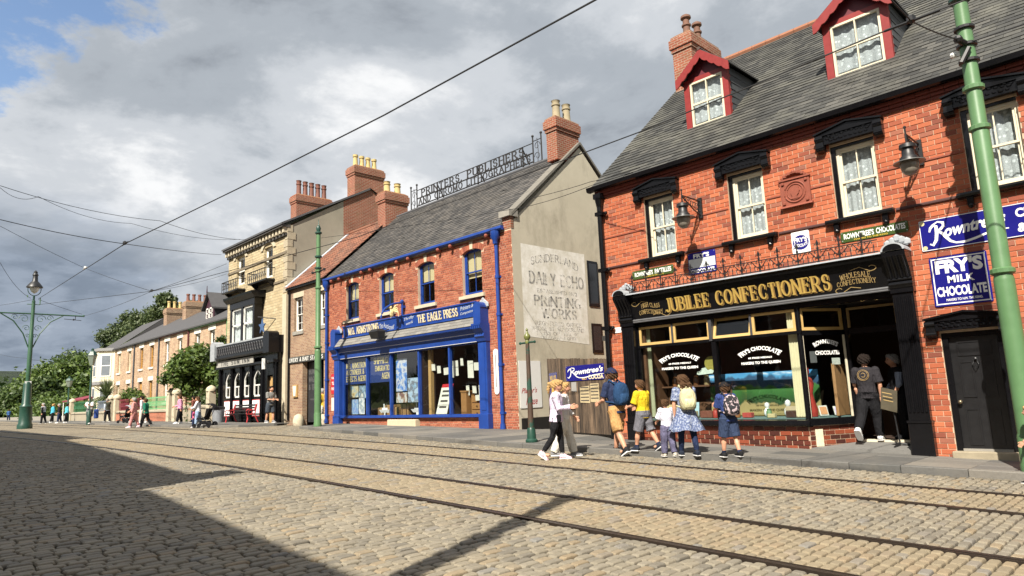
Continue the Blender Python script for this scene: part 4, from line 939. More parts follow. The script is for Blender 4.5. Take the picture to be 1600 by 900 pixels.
# ------------------------------------------------------------------ panelled side door of the confectioner's
def panel_door(parent, u0, u1, z0, z1, Y, mat):
 m = MB(); m.box(u0, u1, Y + .02, Y + .07, z0, z1); d = m.build('door', mat, parent)
 W = u1 - u0; H = z1 - z0; st = .11
 rows = [(.04, .36, 2), (.46, .78, 2), (.83, .96, 1)]
 for a, b, n in rows:
  for k in range(n):
   p0 = u0 + st + k * (W - st) / n; p1 = u0 + (k + 1) * (W - st) / n; za, zb = z0 + a * H, z0 + b * H
   q = MB(); f = .022
   for c, e, g, h in ((p0, p0 + f, za, zb), (p1 - f, p1, za, zb), (p0 + f, p1 - f, za, za + f), (p0 + f, p1 - f, zb - f, zb)): q.prism([(c, Y + .02, g), (e, Y + .02, g), (e, Y + .02, h), (c, Y + .02, h)], (0, -.014, 0))
   q.prism([(p0 + f, Y + .02, za + f), (p1 - f, Y + .02, za + f), (p1 - f, Y + .02, zb - f), (p0 + f, Y + .02, zb - f)], (0, -.003, 0)); q.build('door_panel', mat, d)
 BR = plain('worn_brass', (.25, .2, .13), .35, .3, 20, metal=.8)
 q = MB(); q.ball((u0 + .055, Y - .035, z0 + .42 * H), .038, 10); q.tube([(u0 + .055, Y - .03, z0 + .42 * H), (u0 + .055, Y + .02, z0 + .42 * H)], .014, 6); q.build('door_knob', BR, d, smooth=True)
 q = MB(); c = (u0 + u1) / 2; q.tube([(c - .02, Y + .0, z0 + .8 * H), (c - .045, Y - .03, z0 + .75 * H), (c, Y - .035, z0 + .71 * H), (c + .045, Y - .03, z0 + .75 * H), (c + .02, Y, z0 + .8 * H)], .011, 6); q.ball((c, Y, z0 + .8 * H), .03, 8); q.build('knocker', IRON, d)
 return d
OLDBLK = plain('chipped_black_paint', (.011, .011, .012), .32, .3, 9, bump=.15, wear=((.22, .19, .15), 7, .71))
panel_door(A, -3.26, -2.52, .28, 2.27, AY + .06, OLDBLK)
m = MB(); m.box(-3.35, -3.26, AY + .02, AY + .16, .26, 2.36); m.box(-2.52, -2.445, AY + .02, AY + .16, .26, 2.36); m.box(-3.26, -2.52, AY + .02, AY + .16, 2.27, 2.36); m.build('door_frame', BLACK, A)
m = MB(); m.box(-3.26, -2.52, AY + .03, AY + .1, .24, .30); m.build('weather_bar', GREYSTONE, A)
m = MB(); m.bbox(-3.4, -2.42, AY - .16, AY + .12, gz(-3, AY) + .02, .262, .012); m.build('door_step', plain('sand_step', (.27, .23, .16), .85, .3, 8, bump=.3), A)
hood(A, -2.92, 2.36, .65, 'door_hood', .1, .24)
m = MB(); m.box(-10.72, -10.52, AY - .02, AY - .005, 3.06, 3.2); m.build('street_number_plate', ENW, A)
m = MB(); m.box(-2.3, -2.2, AY - .02, AY - .002, 1.25, 1.62); m.build('notice_plate', ENW, A)
# ------------------------------------------------------------------ enamel signs on the brickwork
fA = facing(AY - .006)
def script_rowntree(mb, u0, u1, z0, z1, fn, out=.0145):
 w, h = u1 - u0, z1 - z0
 P = lambda pts: [(u0 + a * w, z0 + b * h) for a, b in pts]
 ribbon(mb, P([(.0, .62), (.02, .78), (.06, .88), (.10, .82), (.10, .55), (.08, .25), (.03, .05), (-.01, .12)]), [h * .06, h * .1, h * .12, h * .12, h * .13, h * .12, h * .1, h * .06], fn, out)
 ribbon(mb, P([(.06, .9), (.13, 1.0), (.20, .93), (.20, .78), (.15, .66), (.11, .62), (.17, .5), (.22, .3), (.27, .12), (.34, .02), (.46, .0), (.6, .08), (.75, .2), (.93, .27), (1.02, .25)]), [h * .06] * 2 + [h * .11] * 3 + [h * .07, h * .11, h * .12, h * .1] + [h * .07, h * .09, h * .09, h * .08, h * .06, h * .04], fn, out + .002)
 font_mesh(mb, "owntree's", u0 + .20 * w, u1, z0 + .33 * h, z0 + .98 * h, fn, warp=lambda a, b: (a, b * .8 + a * .28 - .05), out=out + .0045, bold=.035, shear=.25)
enamel('enamel_sign', "narrow green enamel sign for pastilles above the cresting's left end", -10.05, -8.82, 4.37, 4.585, fA, ENG, [
 ('lettering', ENW, lambda m: (font_mesh(m, 'ROWNTREE\'S', -9.97, -9.42, 4.43, 4.545, fA, out=.0145, bold=.03), font_mesh(m, 'PASTILLES', -9.36, -8.88, 4.43, 4.55, fA, out=.0145, bold=.03))), ('small_lettering', ENY, lambda m: font_mesh(m, 'MAKERS TO THE KING', -9.7, -9.1, 4.385, 4.415, fA, out=.0145, bold=.01))], None, group='enamel advertising signs')
PALE = plain('faded_print', (.55, .56, .55), .4, .25, 14, bump=0)
enamel('enamel_sign', 'blue and white chocolate enamel sign partly in shadow below a wall lamp', -8.40, -7.67, 4.235, 4.755, fA, ENB, [
 ('lettering', ENW, lambda m: (font_mesh(m, "FRY'S", -8.25, -7.83, 4.615, 4.72, fA, out=.0145, bold=.04), font_mesh(m, 'CHOCOLATE', -8.34, -7.72, 4.26, 4.35, fA, out=.0145, bold=.04))),
 ('picture_band', PALE, lambda m: m.quad(fA(-8.385, 4.38, .0145), fA(-7.685, 4.38, .0145), fA(-7.685, 4.60, .0145), fA(-8.385, 4.60, .0145)))], None, group='enamel advertising signs')
def shield(m, u0, u1, z0, z1, o=.0145):
 n = 16; c, zc = (u0 + u1) / 2, (z0 + z1) / 2; m.poly([fA(c + (u1 - u0) / 2 * math.cos(k * 2 * math.pi / n), zc + (z1 - z0) / 2 * math.sin(k * 2 * math.pi / n), o) for k in range(n)])
enamel('enamel_sign', 'small white enamel sign with blue round badge above the middle of the cresting', -5.87, -5.49, 4.29, 4.76, fA, ENW, [('badge', ENB, lambda m: (shield(m, -5.85, -5.51, 4.36, 4.68), )), ('lettering', ENW, lambda m: (font_mesh(m, "FRY'S", -5.82, -5.54, 4.53, 4.63, fA, out=.017, bold=.04), font_mesh(m, 'CHOCOLATE', -5.82, -5.54, 4.42, 4.49, fA, warp=lambda a, b: (a, b + 1.2 * (2 * a - 1) ** 2 * .5), out=.017, bold=.03)))], None, group='enamel advertising signs')
enamel('enamel_sign', "narrow green enamel sign for chocolates above the cresting's right end", -4.87, -3.63, 4.345, 4.56, fA, ENG, [
 ('lettering', ENW, lambda m: (font_mesh(m, "ROWNTREE'S", -4.81, -4.24, 4.405, 4.52, fA, out=.0145, bold=.03), font_mesh(m, 'CHOCOLATES', -4.2, -3.68, 4.41, 4.525, fA, out=.0145, bold=.03))), ('small_lettering', ENY, lambda m: font_mesh(m, 'MAKERS TO THE KING', -4.62, -4.0, 4.36, 4.39, fA, out=.0145, bold=.01))], None, group='enamel advertising signs')
def roundel(m, c, z, r, o): m.poly([fA(c + r * math.cos(k * math.pi / 6), z + r * math.sin(k * math.pi / 6), o) for k in range(12)])
enamel('enamel_sign', 'long blue enamel sign with white script beside the green pole', -3.46, -.75, 3.9, 4.485, fA, ENB, [
 ('script_lettering', ENW, lambda m: script_rowntree(m, -3.3, -2.12, 3.97, 4.42, fA)), ('lettering', ENW, lambda m: (font_mesh(m, 'CHOCOLATES', -1.98, -.85, 4.24, 4.4, fA, out=.0145, bold=.04), font_mesh(m, '& PASTILLES', -1.98, -.85, 3.98, 4.14, fA, out=.0145, bold=.04))),
 ('corner_rosette', plain('pale_gold', (.55, .48, .25), .4, .1, 10), lambda m: (roundel(m, -3.40, 4.425, .04, .0145), roundel(m, -3.40, 3.96, .04, .0145)))], (.012, .012, ENW), group='enamel advertising signs')
enamel('enamel_sign', 'square blue enamel milk chocolate sign above the black side door', -3.375, -2.475, 2.845, 3.76, fA, ENB, [
 ('lettering', ENW, lambda m: (font_mesh(m, "FRY'S", -3.29, -2.55, 3.44, 3.70, fA, out=.0145, bold=.05), font_mesh(m, 'MILK', -3.12, -2.70, 3.26, 3.39, fA, out=.0145, bold=.04, space=1.1), font_mesh(m, 'CHOCOLATE', -3.31, -2.54, 3.02, 3.2, fA, out=.0145, bold=.04), font_mesh(m, 'MAKERS TO H.M. THE KING.', -3.18, -2.62, 2.93, 2.975, fA, out=.0145, bold=.02)))], (.02, .04, ENW), group='enamel advertising signs')
# ------------------------------------------------------------------ wall lamps
FROST = plain('frosted_glass', (.20, .18, .15), .25, .15, 6, bump=0)
def wall_lamp(x, label):
 root = thing('wall_lamp', (x, AY, 5.6), label, 'lamp', 'lamps on scrolled brackets'); ye = AY - .82
 m = MB(); m.box(x - .05, x + .05, AY - .05, AY, 5.55, 6.05); m.tube([(x, AY - .03, 5.97), (x, ye, 5.97)], .018, 6); m.tube([(x, AY - .03, 5.62), (x, AY - .3, 5.70), (x, ye + .1, 5.9), (x, ye, 5.97)], .016, 6)
 for k in range(7):
  t = (k + .5) / 7; y = AY - .05 - t * .7; z = 5.79 + t * .12; r = .09 * (1 - t * .6)
  m.tube([(x, y + r * math.cos(a), z + r * math.sin(a)) for a in [i * .8 for i in range(8)]], .009, 4)
 m.tube([(x, ye, 5.9), (x, ye, 6.1)], .016, 6); m.ball((x, ye, 6.1), .03, 6); m.tube([(x, ye, 5.97), (x, ye, 5.78)], .02, 6); m.build('bracket', IRON, root)
 m = MB(); m.lathe((x, ye, 0), [(.03, 5.8), (.13, 5.77), (.14, 5.70), (.1, 5.68), (.11, 5.56), (.15, 5.52), (.16, 5.46), (.05, 5.46)]); m.build('lamp_cap', IRON, root, smooth=True)
 m = MB(); m.lathe((x, ye, 0), [(.14, 5.475), (.26, 5.44), (.262, 5.425), (.14, 5.45)], 20); m.build('lamp_shade', plain('enamel_shade', (.10, .10, .095), .35, .2, 9), root, smooth=True)
 m = MB(); m.lathe((x, ye, 0), [(.15, 5.455), (.16, 5.38), (.14, 5.28), (.09, 5.21), (.02, 5.185)], 16); m.build('globe', FROST, root, smooth=True)
wall_lamp(-7.95, 'black wall lamp between the first and second upper windows')
wall_lamp(-3.27, 'black wall lamp nearest the green pole, above the long blue sign')
# ------------------------------------------------------------------ window lettering and displays in the confectioner's
YG = AY + .066; WLET = plain('white_window_paint', (.80, .80, .78), .6, .05, 8, bump=0); GLET = plain('grey_window_paint', (.22, .23, .23), .6, .1, 8, bump=0)
def glass_text(lines, px, fn=None):
 root = None; m = MB(); fn = fn or facing(YG)
 for t, u0, u1, z0, z1, h in lines: font_mesh(m, t, u0, u1, z0, z1, fn, warp=(lambda a, b, h=h: (a + (b - .5) * (a - .5) * .2 * (1 if h else 0), b + h * (1 - (2 * a - 1) ** 2))), out=.004, bold=.04)
 return m.build('window_lettering', WLET, SHOP)
glass_text([("FRY'S CHOCOLATE", -9.45, -8.4, 2.18, 2.27, 1.6), ('60 PRIZE MEDALS', -9.22, -8.6, 2.14, 2.18, 0), ('MAKERS TO THE QUEEN', -9.42, -8.42, 2.01, 2.08, 0)], 0)
glass_text([("FRY'S CHOCOLATE", -7.35, -6.4, 2.18, 2.27, 1.6), ('60 PRIZE MEDALS', -7.15, -6.6, 2.14, 2.18, 0), ('MAKERS TO THE QUEEN', -7.32, -6.42, 2.01, 2.08, 0)], 0)
_d = Vector((.58, 1.0, 0)).normalized(); _n = Vector((_d.y, -_d.x, 0)); _p0 = Vector((-5.94, AY + .02, 0))
def spl(u, z, o): p = _p0 + _d * u + _n * o; return (p.x, p.y, z)
glass_text([("ROWNTREE'S", .32, .92, 2.30, 2.39, .9), ('CHOCOLATES', .34, .94, 2.14, 2.23, 0)], 0, lambda u, z, o: spl(u, z, o))
def backdrop_mat():
 t = NT('painted_backdrop'); v = t.coords('World'); sp = t.n('ShaderNodeSeparateXYZ'); t.L.new(v, sp.inputs[0]); z = t.math('ADD', sp.outputs[2], t.math('MULTIPLY', t.math('SUBTRACT', t.noise(t.coords('World', (1.6, 1, 1)), 1.6, 3), .5), .5))
 c = t.ramp(t.math('DIVIDE', z, 2.2), [(.40, (.33, .26, .10)), (.50, (.28, .22, .09)), (.52, (.012, .045, .01)), (.62, (.02, .10, .015)), (.70, (.035, .14, .025)), (.715, (.015, .05, .10)), (.78, (.02, .07, .15)), (.80, (.06, .26, .48)), (.9, (.04, .22, .5))])
 cl = t.ramp(t.noise(t.coords('World', (.8, 1, 3)), 3.2, 5), [(.52, 0), (.68, 1)]); hi = t.ramp(t.math('DIVIDE', z, 2.2), [(.8, 0), (.82, .8)])
 return t.set(t.mix(t.math('MULTIPLY', cl, hi), c, (.6, .72, .8)), .7)
m = MB(); m.box(-8.7, -6.05, 15.22, 15.26, .86, 1.86); m.top('painted_backdrop', backdrop_mat(), (-7.4, 15.24, .86), 'painted seaside and green hills backdrop inside the confectioner window', 'backdrop')
m = MB(); m.box(-6.24, -6.02, AY + .16, AY + .2, .86, 3.1)
for k in range(4): m.box(-6.235 + k * .055, -6.20 + k * .055, AY + .15, AY + .165, .88, 3.08)
m.top('cream_panel', plain('cream_board', (.60, .54, .34), .7, .1, 6), (-6.13, AY + .18, .86), 'tall cream panel at the right end of the confectioner window', 'panel')
m = MB(); curtain_mesh(m, -10.0, -9.82, .88, 3.1, AY + .25, .02, 12); m.top('side_curtain', plain('green_cream_curtain', (.34, .35, .22), .8, .15, 6), (-9.9, AY + .25, .88), 'pale green curtain at the left end of the confectioner window', 'curtain')
CARD = lambda n, c: plain(n, c, .6, .4, 18, bump=0)
m = MB(); n = 18; m.prism([(-8.24 + .17 * math.cos(k * 2 * math.pi / n), 14.55, 2.12 + .17 * math.sin(k * 2 * math.pi / n)) for k in range(n)], (0, .01, 0)); m.top('hanging_disc', CARD('olive_card', (.25, .22, .04)), (-8.24, 14.55, 1.95), 'olive sun disc hanging in the confectioner window', 'decoration')
m = MB(); m.prism([(-8.62 + a, 14.52, 1.86 + b) for a, b in ((0, .02), (.05, 0), (.42, .02), (.46, .08), (.38, .12), (.3, .1), (.24, .17), (.14, .15), (.1, .09), (.02, .08))], (0, .01, 0)); m.top('cloud_cutout', CARD('cloud_card', (.5, .58, .5)), (-8.4, 14.52, 1.86), 'pale cloud cut-out hanging below the olive disc', 'decoration')
def display_item(kind, x, y, z, label, mat, s=1.0):
 m = MB()
 if kind == 'jar': m.lathe((x, y, z), [(.07 * s, 0), (.075 * s, .02), (.075 * s, .16 * s), (.05 * s, .19 * s), (.055 * s, .2 * s), (.055 * s, .23 * s), (.01, .24 * s)], 12)
 elif kind == 'figure': m.lathe((x, y, z), [(.05 * s, 0), (.085 * s, .06 * s), (.075 * s, .14 * s), (.035 * s, .19 * s), (.06 * s, .24 * s), (.05 * s, .29 * s), (.01, .32 * s)], 10)
 elif kind == 'card': m.loft([[(x - .17 * s, y, z), (x + .17 * s, y, z), (x + .17 * s, y + .06, z + .24 * s), (x - .17 * s, y + .06, z + .24 * s)], [(x - .17 * s, y + .012, z), (x + .17 * s, y + .012, z), (x + .17 * s, y + .072, z + .24 * s), (x - .17 * s, y + .072, z + .24 * s)]])
 elif kind == 'house': m.box(x - .16 * s, x + .16 * s, y - .07, y + .07, z, z + .14 * s); m.prism([(x - .18 * s, y - .08, z + .14 * s), (x - .18 * s, y, z + .23 * s), (x - .18 * s, y + .08, z + .14 * s)], (.36 * s, 0, 0))
 elif kind == 'box': m.bbox(x - .12 * s, x + .12 * s, y - .08 * s, y + .08 * s, z, z + .12 * s, .006)
 m.top('display_' + {'jar': 'jar', 'figure': 'figure', 'card': 'card', 'house': 'house', 'box': 'box'}[kind], mat, (x, y, z), label, {'jar': 'jar', 'figure': 'figurine', 'card': 'card', 'house': 'model house', 'box': 'box'}[kind], smooth=kind in ('jar', 'figure'))
WH = plain('white_china', (.7, .7, .68), .3, .08, 8, bump=0); CHOC = plain('chocolate_brown', (.05, .02, .01), .5, .3, 8)
display_item('figure', -7.15, 14.95, .85, 'white animal figure standing before the painted hills', WH, 1.0)
display_item('figure', -6.62, 14.85, .85, 'taller white figure near the model house', WH, 1.15)
display_item('figure', -9.3, 14.7, .85, 'dark chocolate figure at the left of the window', CHOC, 1.0)
for i, (k, x, y, c, s_, lb) in enumerate((('jar', -7.72, 14.62, (.25, .1, .03), .9, 'amber jar right of the window mullion'), ('box', -7.42, 14.55, (.34, .05, .04), .9, 'red sweet tin in the right pane'), ('jar', -6.95, 14.6, (.1, .2, .08), .8, 'green jar in the middle of the right pane'), ('box', -6.8, 14.42, (.45, .38, .2), .7, 'low cream tin in the middle of the right pane'), ('card', -9.05, 14.75, (.3, .45, .5), 1.5, 'large pale blue show card behind the left boxes'), ('card', -9.6, 14.8, (.5, .4, .2), 1.3, 'cream show card in the left corner of the window'), ('jar', -8.2, 14.5, (.3, .03, .02), .9, 'red jar left of the window mullion'))): display_item(k, x, y, .85, lb, CARD('goods_%d' % i, c), s_)
display_item('house', -6.42, 14.7, .85, 'small model house in the confectioner window', plain('model_stone', (.3, .24, .15), .8, .2, 10), 1.0)
display_item('box', -6.36, 14.5, .85, 'dark hat box shaped display below the model house', CHOC, 1.1)
for i, (x, c, lb) in enumerate(((-9.55, (.4, .3, .1), 'tan sweet box at the far left of the window bed'), (-8.9, (.45, .4, .25), 'cream sweet box in the middle of the window bed'), (-8.45, (.15, .05, .03), 'dark sweet box beside the mullion'))): display_item('box', x, 14.5 + .05 * i, .85, lb, CARD('sweet_box_%d' % i, c), 1.3)
for i in range(5): display_item('jar', -9.6 + i * .3, 15.1, 1.62, ['leftmost', 'second', 'middle', 'fourth', 'rightmost'][i] + ' sweet jar on the shelf behind the left pane', plain('sweet_jar_%d' % i, [(.2, .08, .03), (.3, .16, .05), (.12, .05, .02), (.26, .2, .1), (.15, .04, .03)][i], .2, .3, 20), 1.0)
m = MB(); m.box(-9.95, -8.1, 14.98, 15.26, 1.58, 1.62)
for x in (-9.9, -8.15): m.box(x, x + .04, 15.2, 15.26, .84, 1.58)
m.top('display_shelf', plain('display_wood', (.1, .045, .02)), (-9, 15.1, .84), 'dark wooden shelf holding jars behind the left pane', 'shelf')
m = MB(); m.box(-5.62, -5.56, 14.9, 15.55, .86, 1.95); m.top('tan_boarding', plain('tan_board', (.32, .17, .07), .7, .25, 14), (-5.6, 15.2, .86), 'tan wooden boarding behind the splayed window', 'panel')
for (u, z, s, c, lb) in ((.2, .87, .8, (.55, .5, .45), 'framed boat card at the left of the splayed window'), (.55, .87, .8, (.5, .25, .12), 'framed orange card in the middle of the splayed window'), (.9, .87, .7, (.5, .42, .6), 'framed lilac card at the right of the splayed window')):
 p = spl(u, z, -.18); q = MB(); a = _d * .13 * s
 P = Vector(p); up = Vector((0, 0, .26 * s)) - _n * .05; q.loft([[P - a, P + a, P + a + up, P - a + up], [P - a - _n * .012, P + a - _n * .012, P + a + up - _n * .012, P - a + up - _n * .012]]); o = q.top('framed_card', CARD('frame_white', (.6, .6, .55)), P, lb, 'card')
 a *= .8; off = Vector((0, 0, .025)); i = MB(); i.loft([[P - a + off + _n * .003, P + a + off + _n * .003, P + a + up * .88 + _n * .003, P - a + up * .88 + _n * .003], [P - a + off, P + a + off, P + a + up * .88, P - a + up * .88]]); io = i.build('picture', CARD('card_%s' % lb[7:11], c)); io.data.transform(Matrix.Translation(-P)); io.parent = o
q = MB(); q.lathe(spl(.3, 0, -.32), [(.16, .86), (.17, 1.0), (.11, 1.25), (.1, 1.35), (.14, 1.55), (.1, 1.66), (.04, 1.7), (.075, 1.8), (.06, 1.88), (.01, 1.9)], 12); q.top('dressed_dummy', plain('red_cloth', (.30, .025, .015), .8, .4, 8, bump=.3), spl(.3, .86, -.32), 'display dummy in red and black costume in the splayed window', 'dummy', smooth=True)
for k, (u, z, w, h, lb) in enumerate(((.75, 1.93, .2, .14, 'pale notice taped inside the splayed window'), (.22, 1.98, .16, .24, 'dark framed notice inside the splayed window'))):
 q = MB(); q.loft([[spl(u, z, -.02), spl(u + w, z, -.02), spl(u + w, z + h, -.02), spl(u, z + h, -.02)], [spl(u, z, -.024), spl(u + w, z, -.024), spl(u + w, z + h, -.024), spl(u, z + h, -.024)]]); q.top('paper_notice', CARD('notice_%d' % k, (.45, .47, .42) if k == 0 else (.1, .1, .1)), spl(u, z, -.02), lb, 'notice')
q = MB(); q.loft([[spl(.12, .26, .014), spl(.3, .26, .014), spl(.3, .61, .014), spl(.12, .61, .014)], [spl(.12, .26, .022), spl(.3, .26, .022), spl(.3, .61, .022), spl(.12, .61, .022)]]); q.top('price_card', CARD('price_card', (.6, .55, .4)), spl(.2, .26, .014), 'cream card fixed to the brick plinth by the shop entrance', 'notice')
LAMPG = NT('warm_bulb'); LAMPG.p.inputs['Emission Color'].default_value = (1, .62, .22, 1); LAMPG.p.inputs['Emission Strength'].default_value = 6; LAMPG = LAMPG.mat
for k, (x, y) in enumerate(((-5.6, 17.2), (-5.3, 17.3), (-4.6, 17.0))):
 root = thing('pendant_lamp', (x, y, 2.75), ['left', 'middle', 'right'][k] + ' warm pendant lamp glowing inside the shop doorway', 'lamp', 'pendant lamps in the shop')
 q = MB(); q.tube([(x, y, 2.8), (x, y, 3.4)], .008, 5); q.build('cord', IRON, root); q = MB(); q.lathe((x, y, 0), [(.02, 2.86), (.04, 2.84), (.14, 2.74), (.13, 2.74), (.03, 2.82)], 12); q.build('shade', IRON, root); q = MB(); q.ball((x, y, 2.75), .05, 8); q.build('bulb', LAMPG, root)
q = MB(); q.box(-5.9, -3.9, 16.7, 17.4, .34, 1.3); q.box(-5.95, -3.85, 16.65, 17.45, 1.3, 1.36); q.top('shop_counter', plain('counter_wood', (.06, .028, .012), .4, .3, 6), (-4.9, 17, .34), 'dark wooden counter deep inside the confectioner shop', 'counter')
# sandwich-board stand in the doorway
root = thing('menu_stand', (-4.42, 14.72, .28), 'black stand holding a gilt menu board in the shop doorway', 'sign stand')
q = MB()
for a in (0, 2.09, 4.19): q.tube([(-4.42, 14.72, .33), (-4.42 + .26 * math.cos(a + .4), 14.72 + .26 * math.sin(a + .4), .275)], [.024, .016], 6)
q.tube([(-4.42, 14.72, .3), (-4.47, 14.72, 1.15)], .016, 8); q.build('stand', IRON, root)
q = MB(); q.loft([[(-4.68, 14.68, 1.0), (-4.38, 14.64, .92), (-4.36, 14.74, 1.34), (-4.66, 14.78, 1.42)], [(-4.68, 14.70, 1.0), (-4.38, 14.66, .92), (-4.36, 14.76, 1.34), (-4.66, 14.80, 1.42)]]); q.build('board', plain('menu_board', (.06, .05, .03), .4, .3, 8), root)
q = MB(); 
for k in range(5): q.add([(-4.62 + k * .003, 14.673 + .018 * k, 1.33 - .075 * k), (-4.44, 14.655 + .018 * k, 1.285 - .075 * k), (-4.44, 14.653 + .018 * k, 1.27 - .075 * k), (-4.62, 14.671 + .018 * k, 1.315 - .075 * k)], [(0, 1, 2, 3)])
q.build('board_writing', plain('thin_gilt', (.36, .25, .1)), root)
# ------------------------------------------------------------------ blue print shop building (middle)
BRB = piece_mat('print_shop_brick', [(0, (.22, .055, .032)), (.3, (.29, .08, .042)), (.7, (.35, .10, .05)), (1, (.40, .14, .075))], .85, 50, .4, .3, ((.4, .17, .10), .3), grime=((1.4, 1.4, .45), .8, .62))
SLB = piece_mat('grey_slate', [(0, (.036, .034, .033)), (.35, (.055, .052, .049)), (.7, (.075, .07, .065)), (1, (.105, .095, .085))], .75, 30, .5, .3, ((.12, .105, .085), .5), grime=((1, 1, 1), .6, .55))
RENDER = NT('gable_render'); _v = RENDER.coords('World')
_c = RENDER.mix(RENDER.noise(_v, 1.3, 9, .65), (.42, .38, .285), (.58, .53, .42)); _st = RENDER.ramp(RENDER.noise(RENDER.coords('World', (1, 1.1, .6)), 1.1, 9, .7), [(.5, 0), (.75, 1)]); _c = RENDER.mix(RENDER.math('MULTIPLY', _st, .55), _c, (.19, .165, .12))
RENDER.bump(RENDER.noise(_v, 30, 5, .6), .25, .01); RENDER = RENDER.set(_c, .92)
BY = 15.6; BX0, BX1 = -28.5, -15.9
BW = [-26.2, -23.5, -20.75, -18.0]
def build_B():
 root = thing('print_shop_building', (-22, BY, gz(-22, BY)), 'red brick printing works with bright blue shopfront and slate roof', 'building')
 zb = 0.1; ze = 7.22; win = [(c - .53, c + .53, 5.2, 6.86) for c in BW]; shop = (-27.02, -17.62, .87, 4.9)
 m = MB(); wall_holes(m, BX0, BX1, zb, ze, win + [shop], BY + .009, .2)
 m.quad((BX0, BY, zb), (BX0, 23.6, zb), (BX0, 23.6, ze), (BX0, BY, ze)); m.quad((BX1 - .31, BY + .009, zb), (BX1 - .31, 23.6, zb), (BX1 - .31, 23.6, ze), (BX1 - .31, BY + .009, ze)); m.quad((BX0, 23.6, zb), (BX1, 23.6, zb), (BX1, 23.6, ze), (BX0, 23.6, ze)); wall = m.build('wall', MORT, root)
 arch = []
 for c in BW: arch.append((c - .66, c + .66, 6.66, 7.05))
 lay_bricks(wall, BRB, BX0, BX1, .3, ze - .06, win + [shop] + arch, BY, .236, .0835, .013, 300, 21, headers=4)
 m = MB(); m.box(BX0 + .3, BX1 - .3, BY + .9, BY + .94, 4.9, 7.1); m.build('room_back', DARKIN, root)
 vm = MB(); R = 1.0; half = .60
 for c in BW:
  R = (.60 ** 2 + .17 ** 2) / (2 * .17); zc = 6.86 - R; a0 = math.asin(.60 / R); n = 13
  for k in range(n):
   t0, t1 = -a0 + 2 * a0 * (k + .06) / n, -a0 + 2 * a0 * (k + .94) / n; key = k == n // 2
   if key: t0 -= .03; t1 += .03
   q = MB(); r0, r1 = R - (.0 if not key else .01), R + .22 + (.04 if key else 0); o = -.005 if not key else -.02
   q.prism([(c + r * math.sin(t), BY + o, zc + r * math.cos(t)) for r, t in ((r0, t0), (r1, t0), (r1, t1), (r0, t1))], (0, .12, 0)); q.build('keystone' if key else 'voussoir', STONE if key else BRB, root)
  sash(root, c - .53, c + .53, 5.2, 6.86, BY, .12, BLUE, 2, 1, 1, .06, None, blind=.55 if c != -18.0 else .38)
  m = MB(); m.prism([(c - .68, BY + .05, 5.2), (c - .68, BY - .09, 5.17), (c - .68, BY - .09, 5.05), (c - .68, BY + .05, 5.05)], (1.36, 0, 0)); m.build('sill', STONE, root)
 # gutter, corbels, downpipes
 m = MB(); m.prism([(BX0 - .05, y, z) for y, z in ((BY - .06, 7.2), (BY - .06, 7.33), (BY - .2, 7.33), (BY - .21, 7.24), (BY - .15, 7.18))], (BX1 - BX0 - .25, 0, 0)); m.build('gutter', BLUE, root)
 for x in (-27.8, -27.1, -25.2, -24.5, -22.5, -21.7, -19.75, -19.0, -17.0):
  m = MB(); m.tube([(x, BY + .02, 7.08), (x, BY - .16, 7.12)], .05, 8); m.ball((x, BY - .17, 7.12), .075, 8); m.build('eaves_corbel', TERRA, root)
 for x, nm in ((-16.57, 'R'), (-28.33, 'L')):
  m = MB(); zg = gz(x, BY) + .12; m.tube([(x, BY - .1, zg), (x, BY - .1, 6.9)], .065, 12)
  m.lathe((x, BY - .13, 0), [(.09, 6.75), (.1, 6.88), (.17, 6.98), (.17, 7.2), (.19, 7.22), (.19, 7.27), (.05, 7.27)], 8)
  for z in (1.0, 2.6, 4.3, 5.6): m.tube([(x, BY - .1, z - .05), (x, BY - .1, z + .05)], .085, 12); m.box(x - .1, x + .1, BY - .03, BY, z - .03, z + .03)
  m.tube([(x, BY - .1, zg), (x, BY - .1, zg + .18)], [.1, .085], 12); m.build('downpipe', BLUE, root, smooth=True)
 # gable: render, coping, kneeler
 pts = [(15.612, .1), (23.6, .1), (23.6, 7.25), (19.5, 10.98), (15.612, 7.4)]
 m = MB(); m.poly([(BX1, y, z) for y, z in pts]); m.poly([(BX1 - .3, y, z) for y, z in pts]); m.build('gable_wall', RENDER, root)
 m = MB(); m.box(BX1 - .42, BX1 + .012, BY - .005, BY + .12, 7.2, 7.62); m.build('gable_pier', BRICKTEX['red_facing_brick'], root)
 m = MB(); m.box(BX1 - .47, BX1 + .06, BY - .12, BY + .3, 7.62, 7.84); m.build('kneeler', GREYSTONE, root)
 COP = plain('coping_stone', (.15, .14, .12), .9, .3, 4, bump=.4)
 for s, (ya, za, yb, zb_) in enumerate(((BY - .02, 7.62, 19.5, 11.1), (23.8, 7.3, 19.5, 11.1))):
  for k in range(7):
   t0, t1 = k / 7, (k + 1) / 7 - .004; P = [(ya + (yb - ya) * t, za + (zb_ - za) * t) for t in (t0, t1)]
   q = MB(); q.loft([[(BX1 - .36, P[0][0], P[0][1]), (BX1 + .07, P[0][0], P[0][1]), (BX1 + .07, P[1][0], P[1][1]), (BX1 - .36, P[1][0], P[1][1])], [(BX1 - .36, P[0][0], P[0][1] + .11), (BX1 + .07, P[0][0], P[0][1] + .11), (BX1 + .07, P[1][0], P[1][1] + .11), (BX1 - .36, P[1][0], P[1][1] + .11)]]); q.build('coping', COP, root)
 m = MB(); m.box(BX1 - .02, BX1 + .012, 15.72, 17.9, .2, .80); m.build('tarred_base', plain('tar', (.012, .011, .010), .7, .3, 6), root)
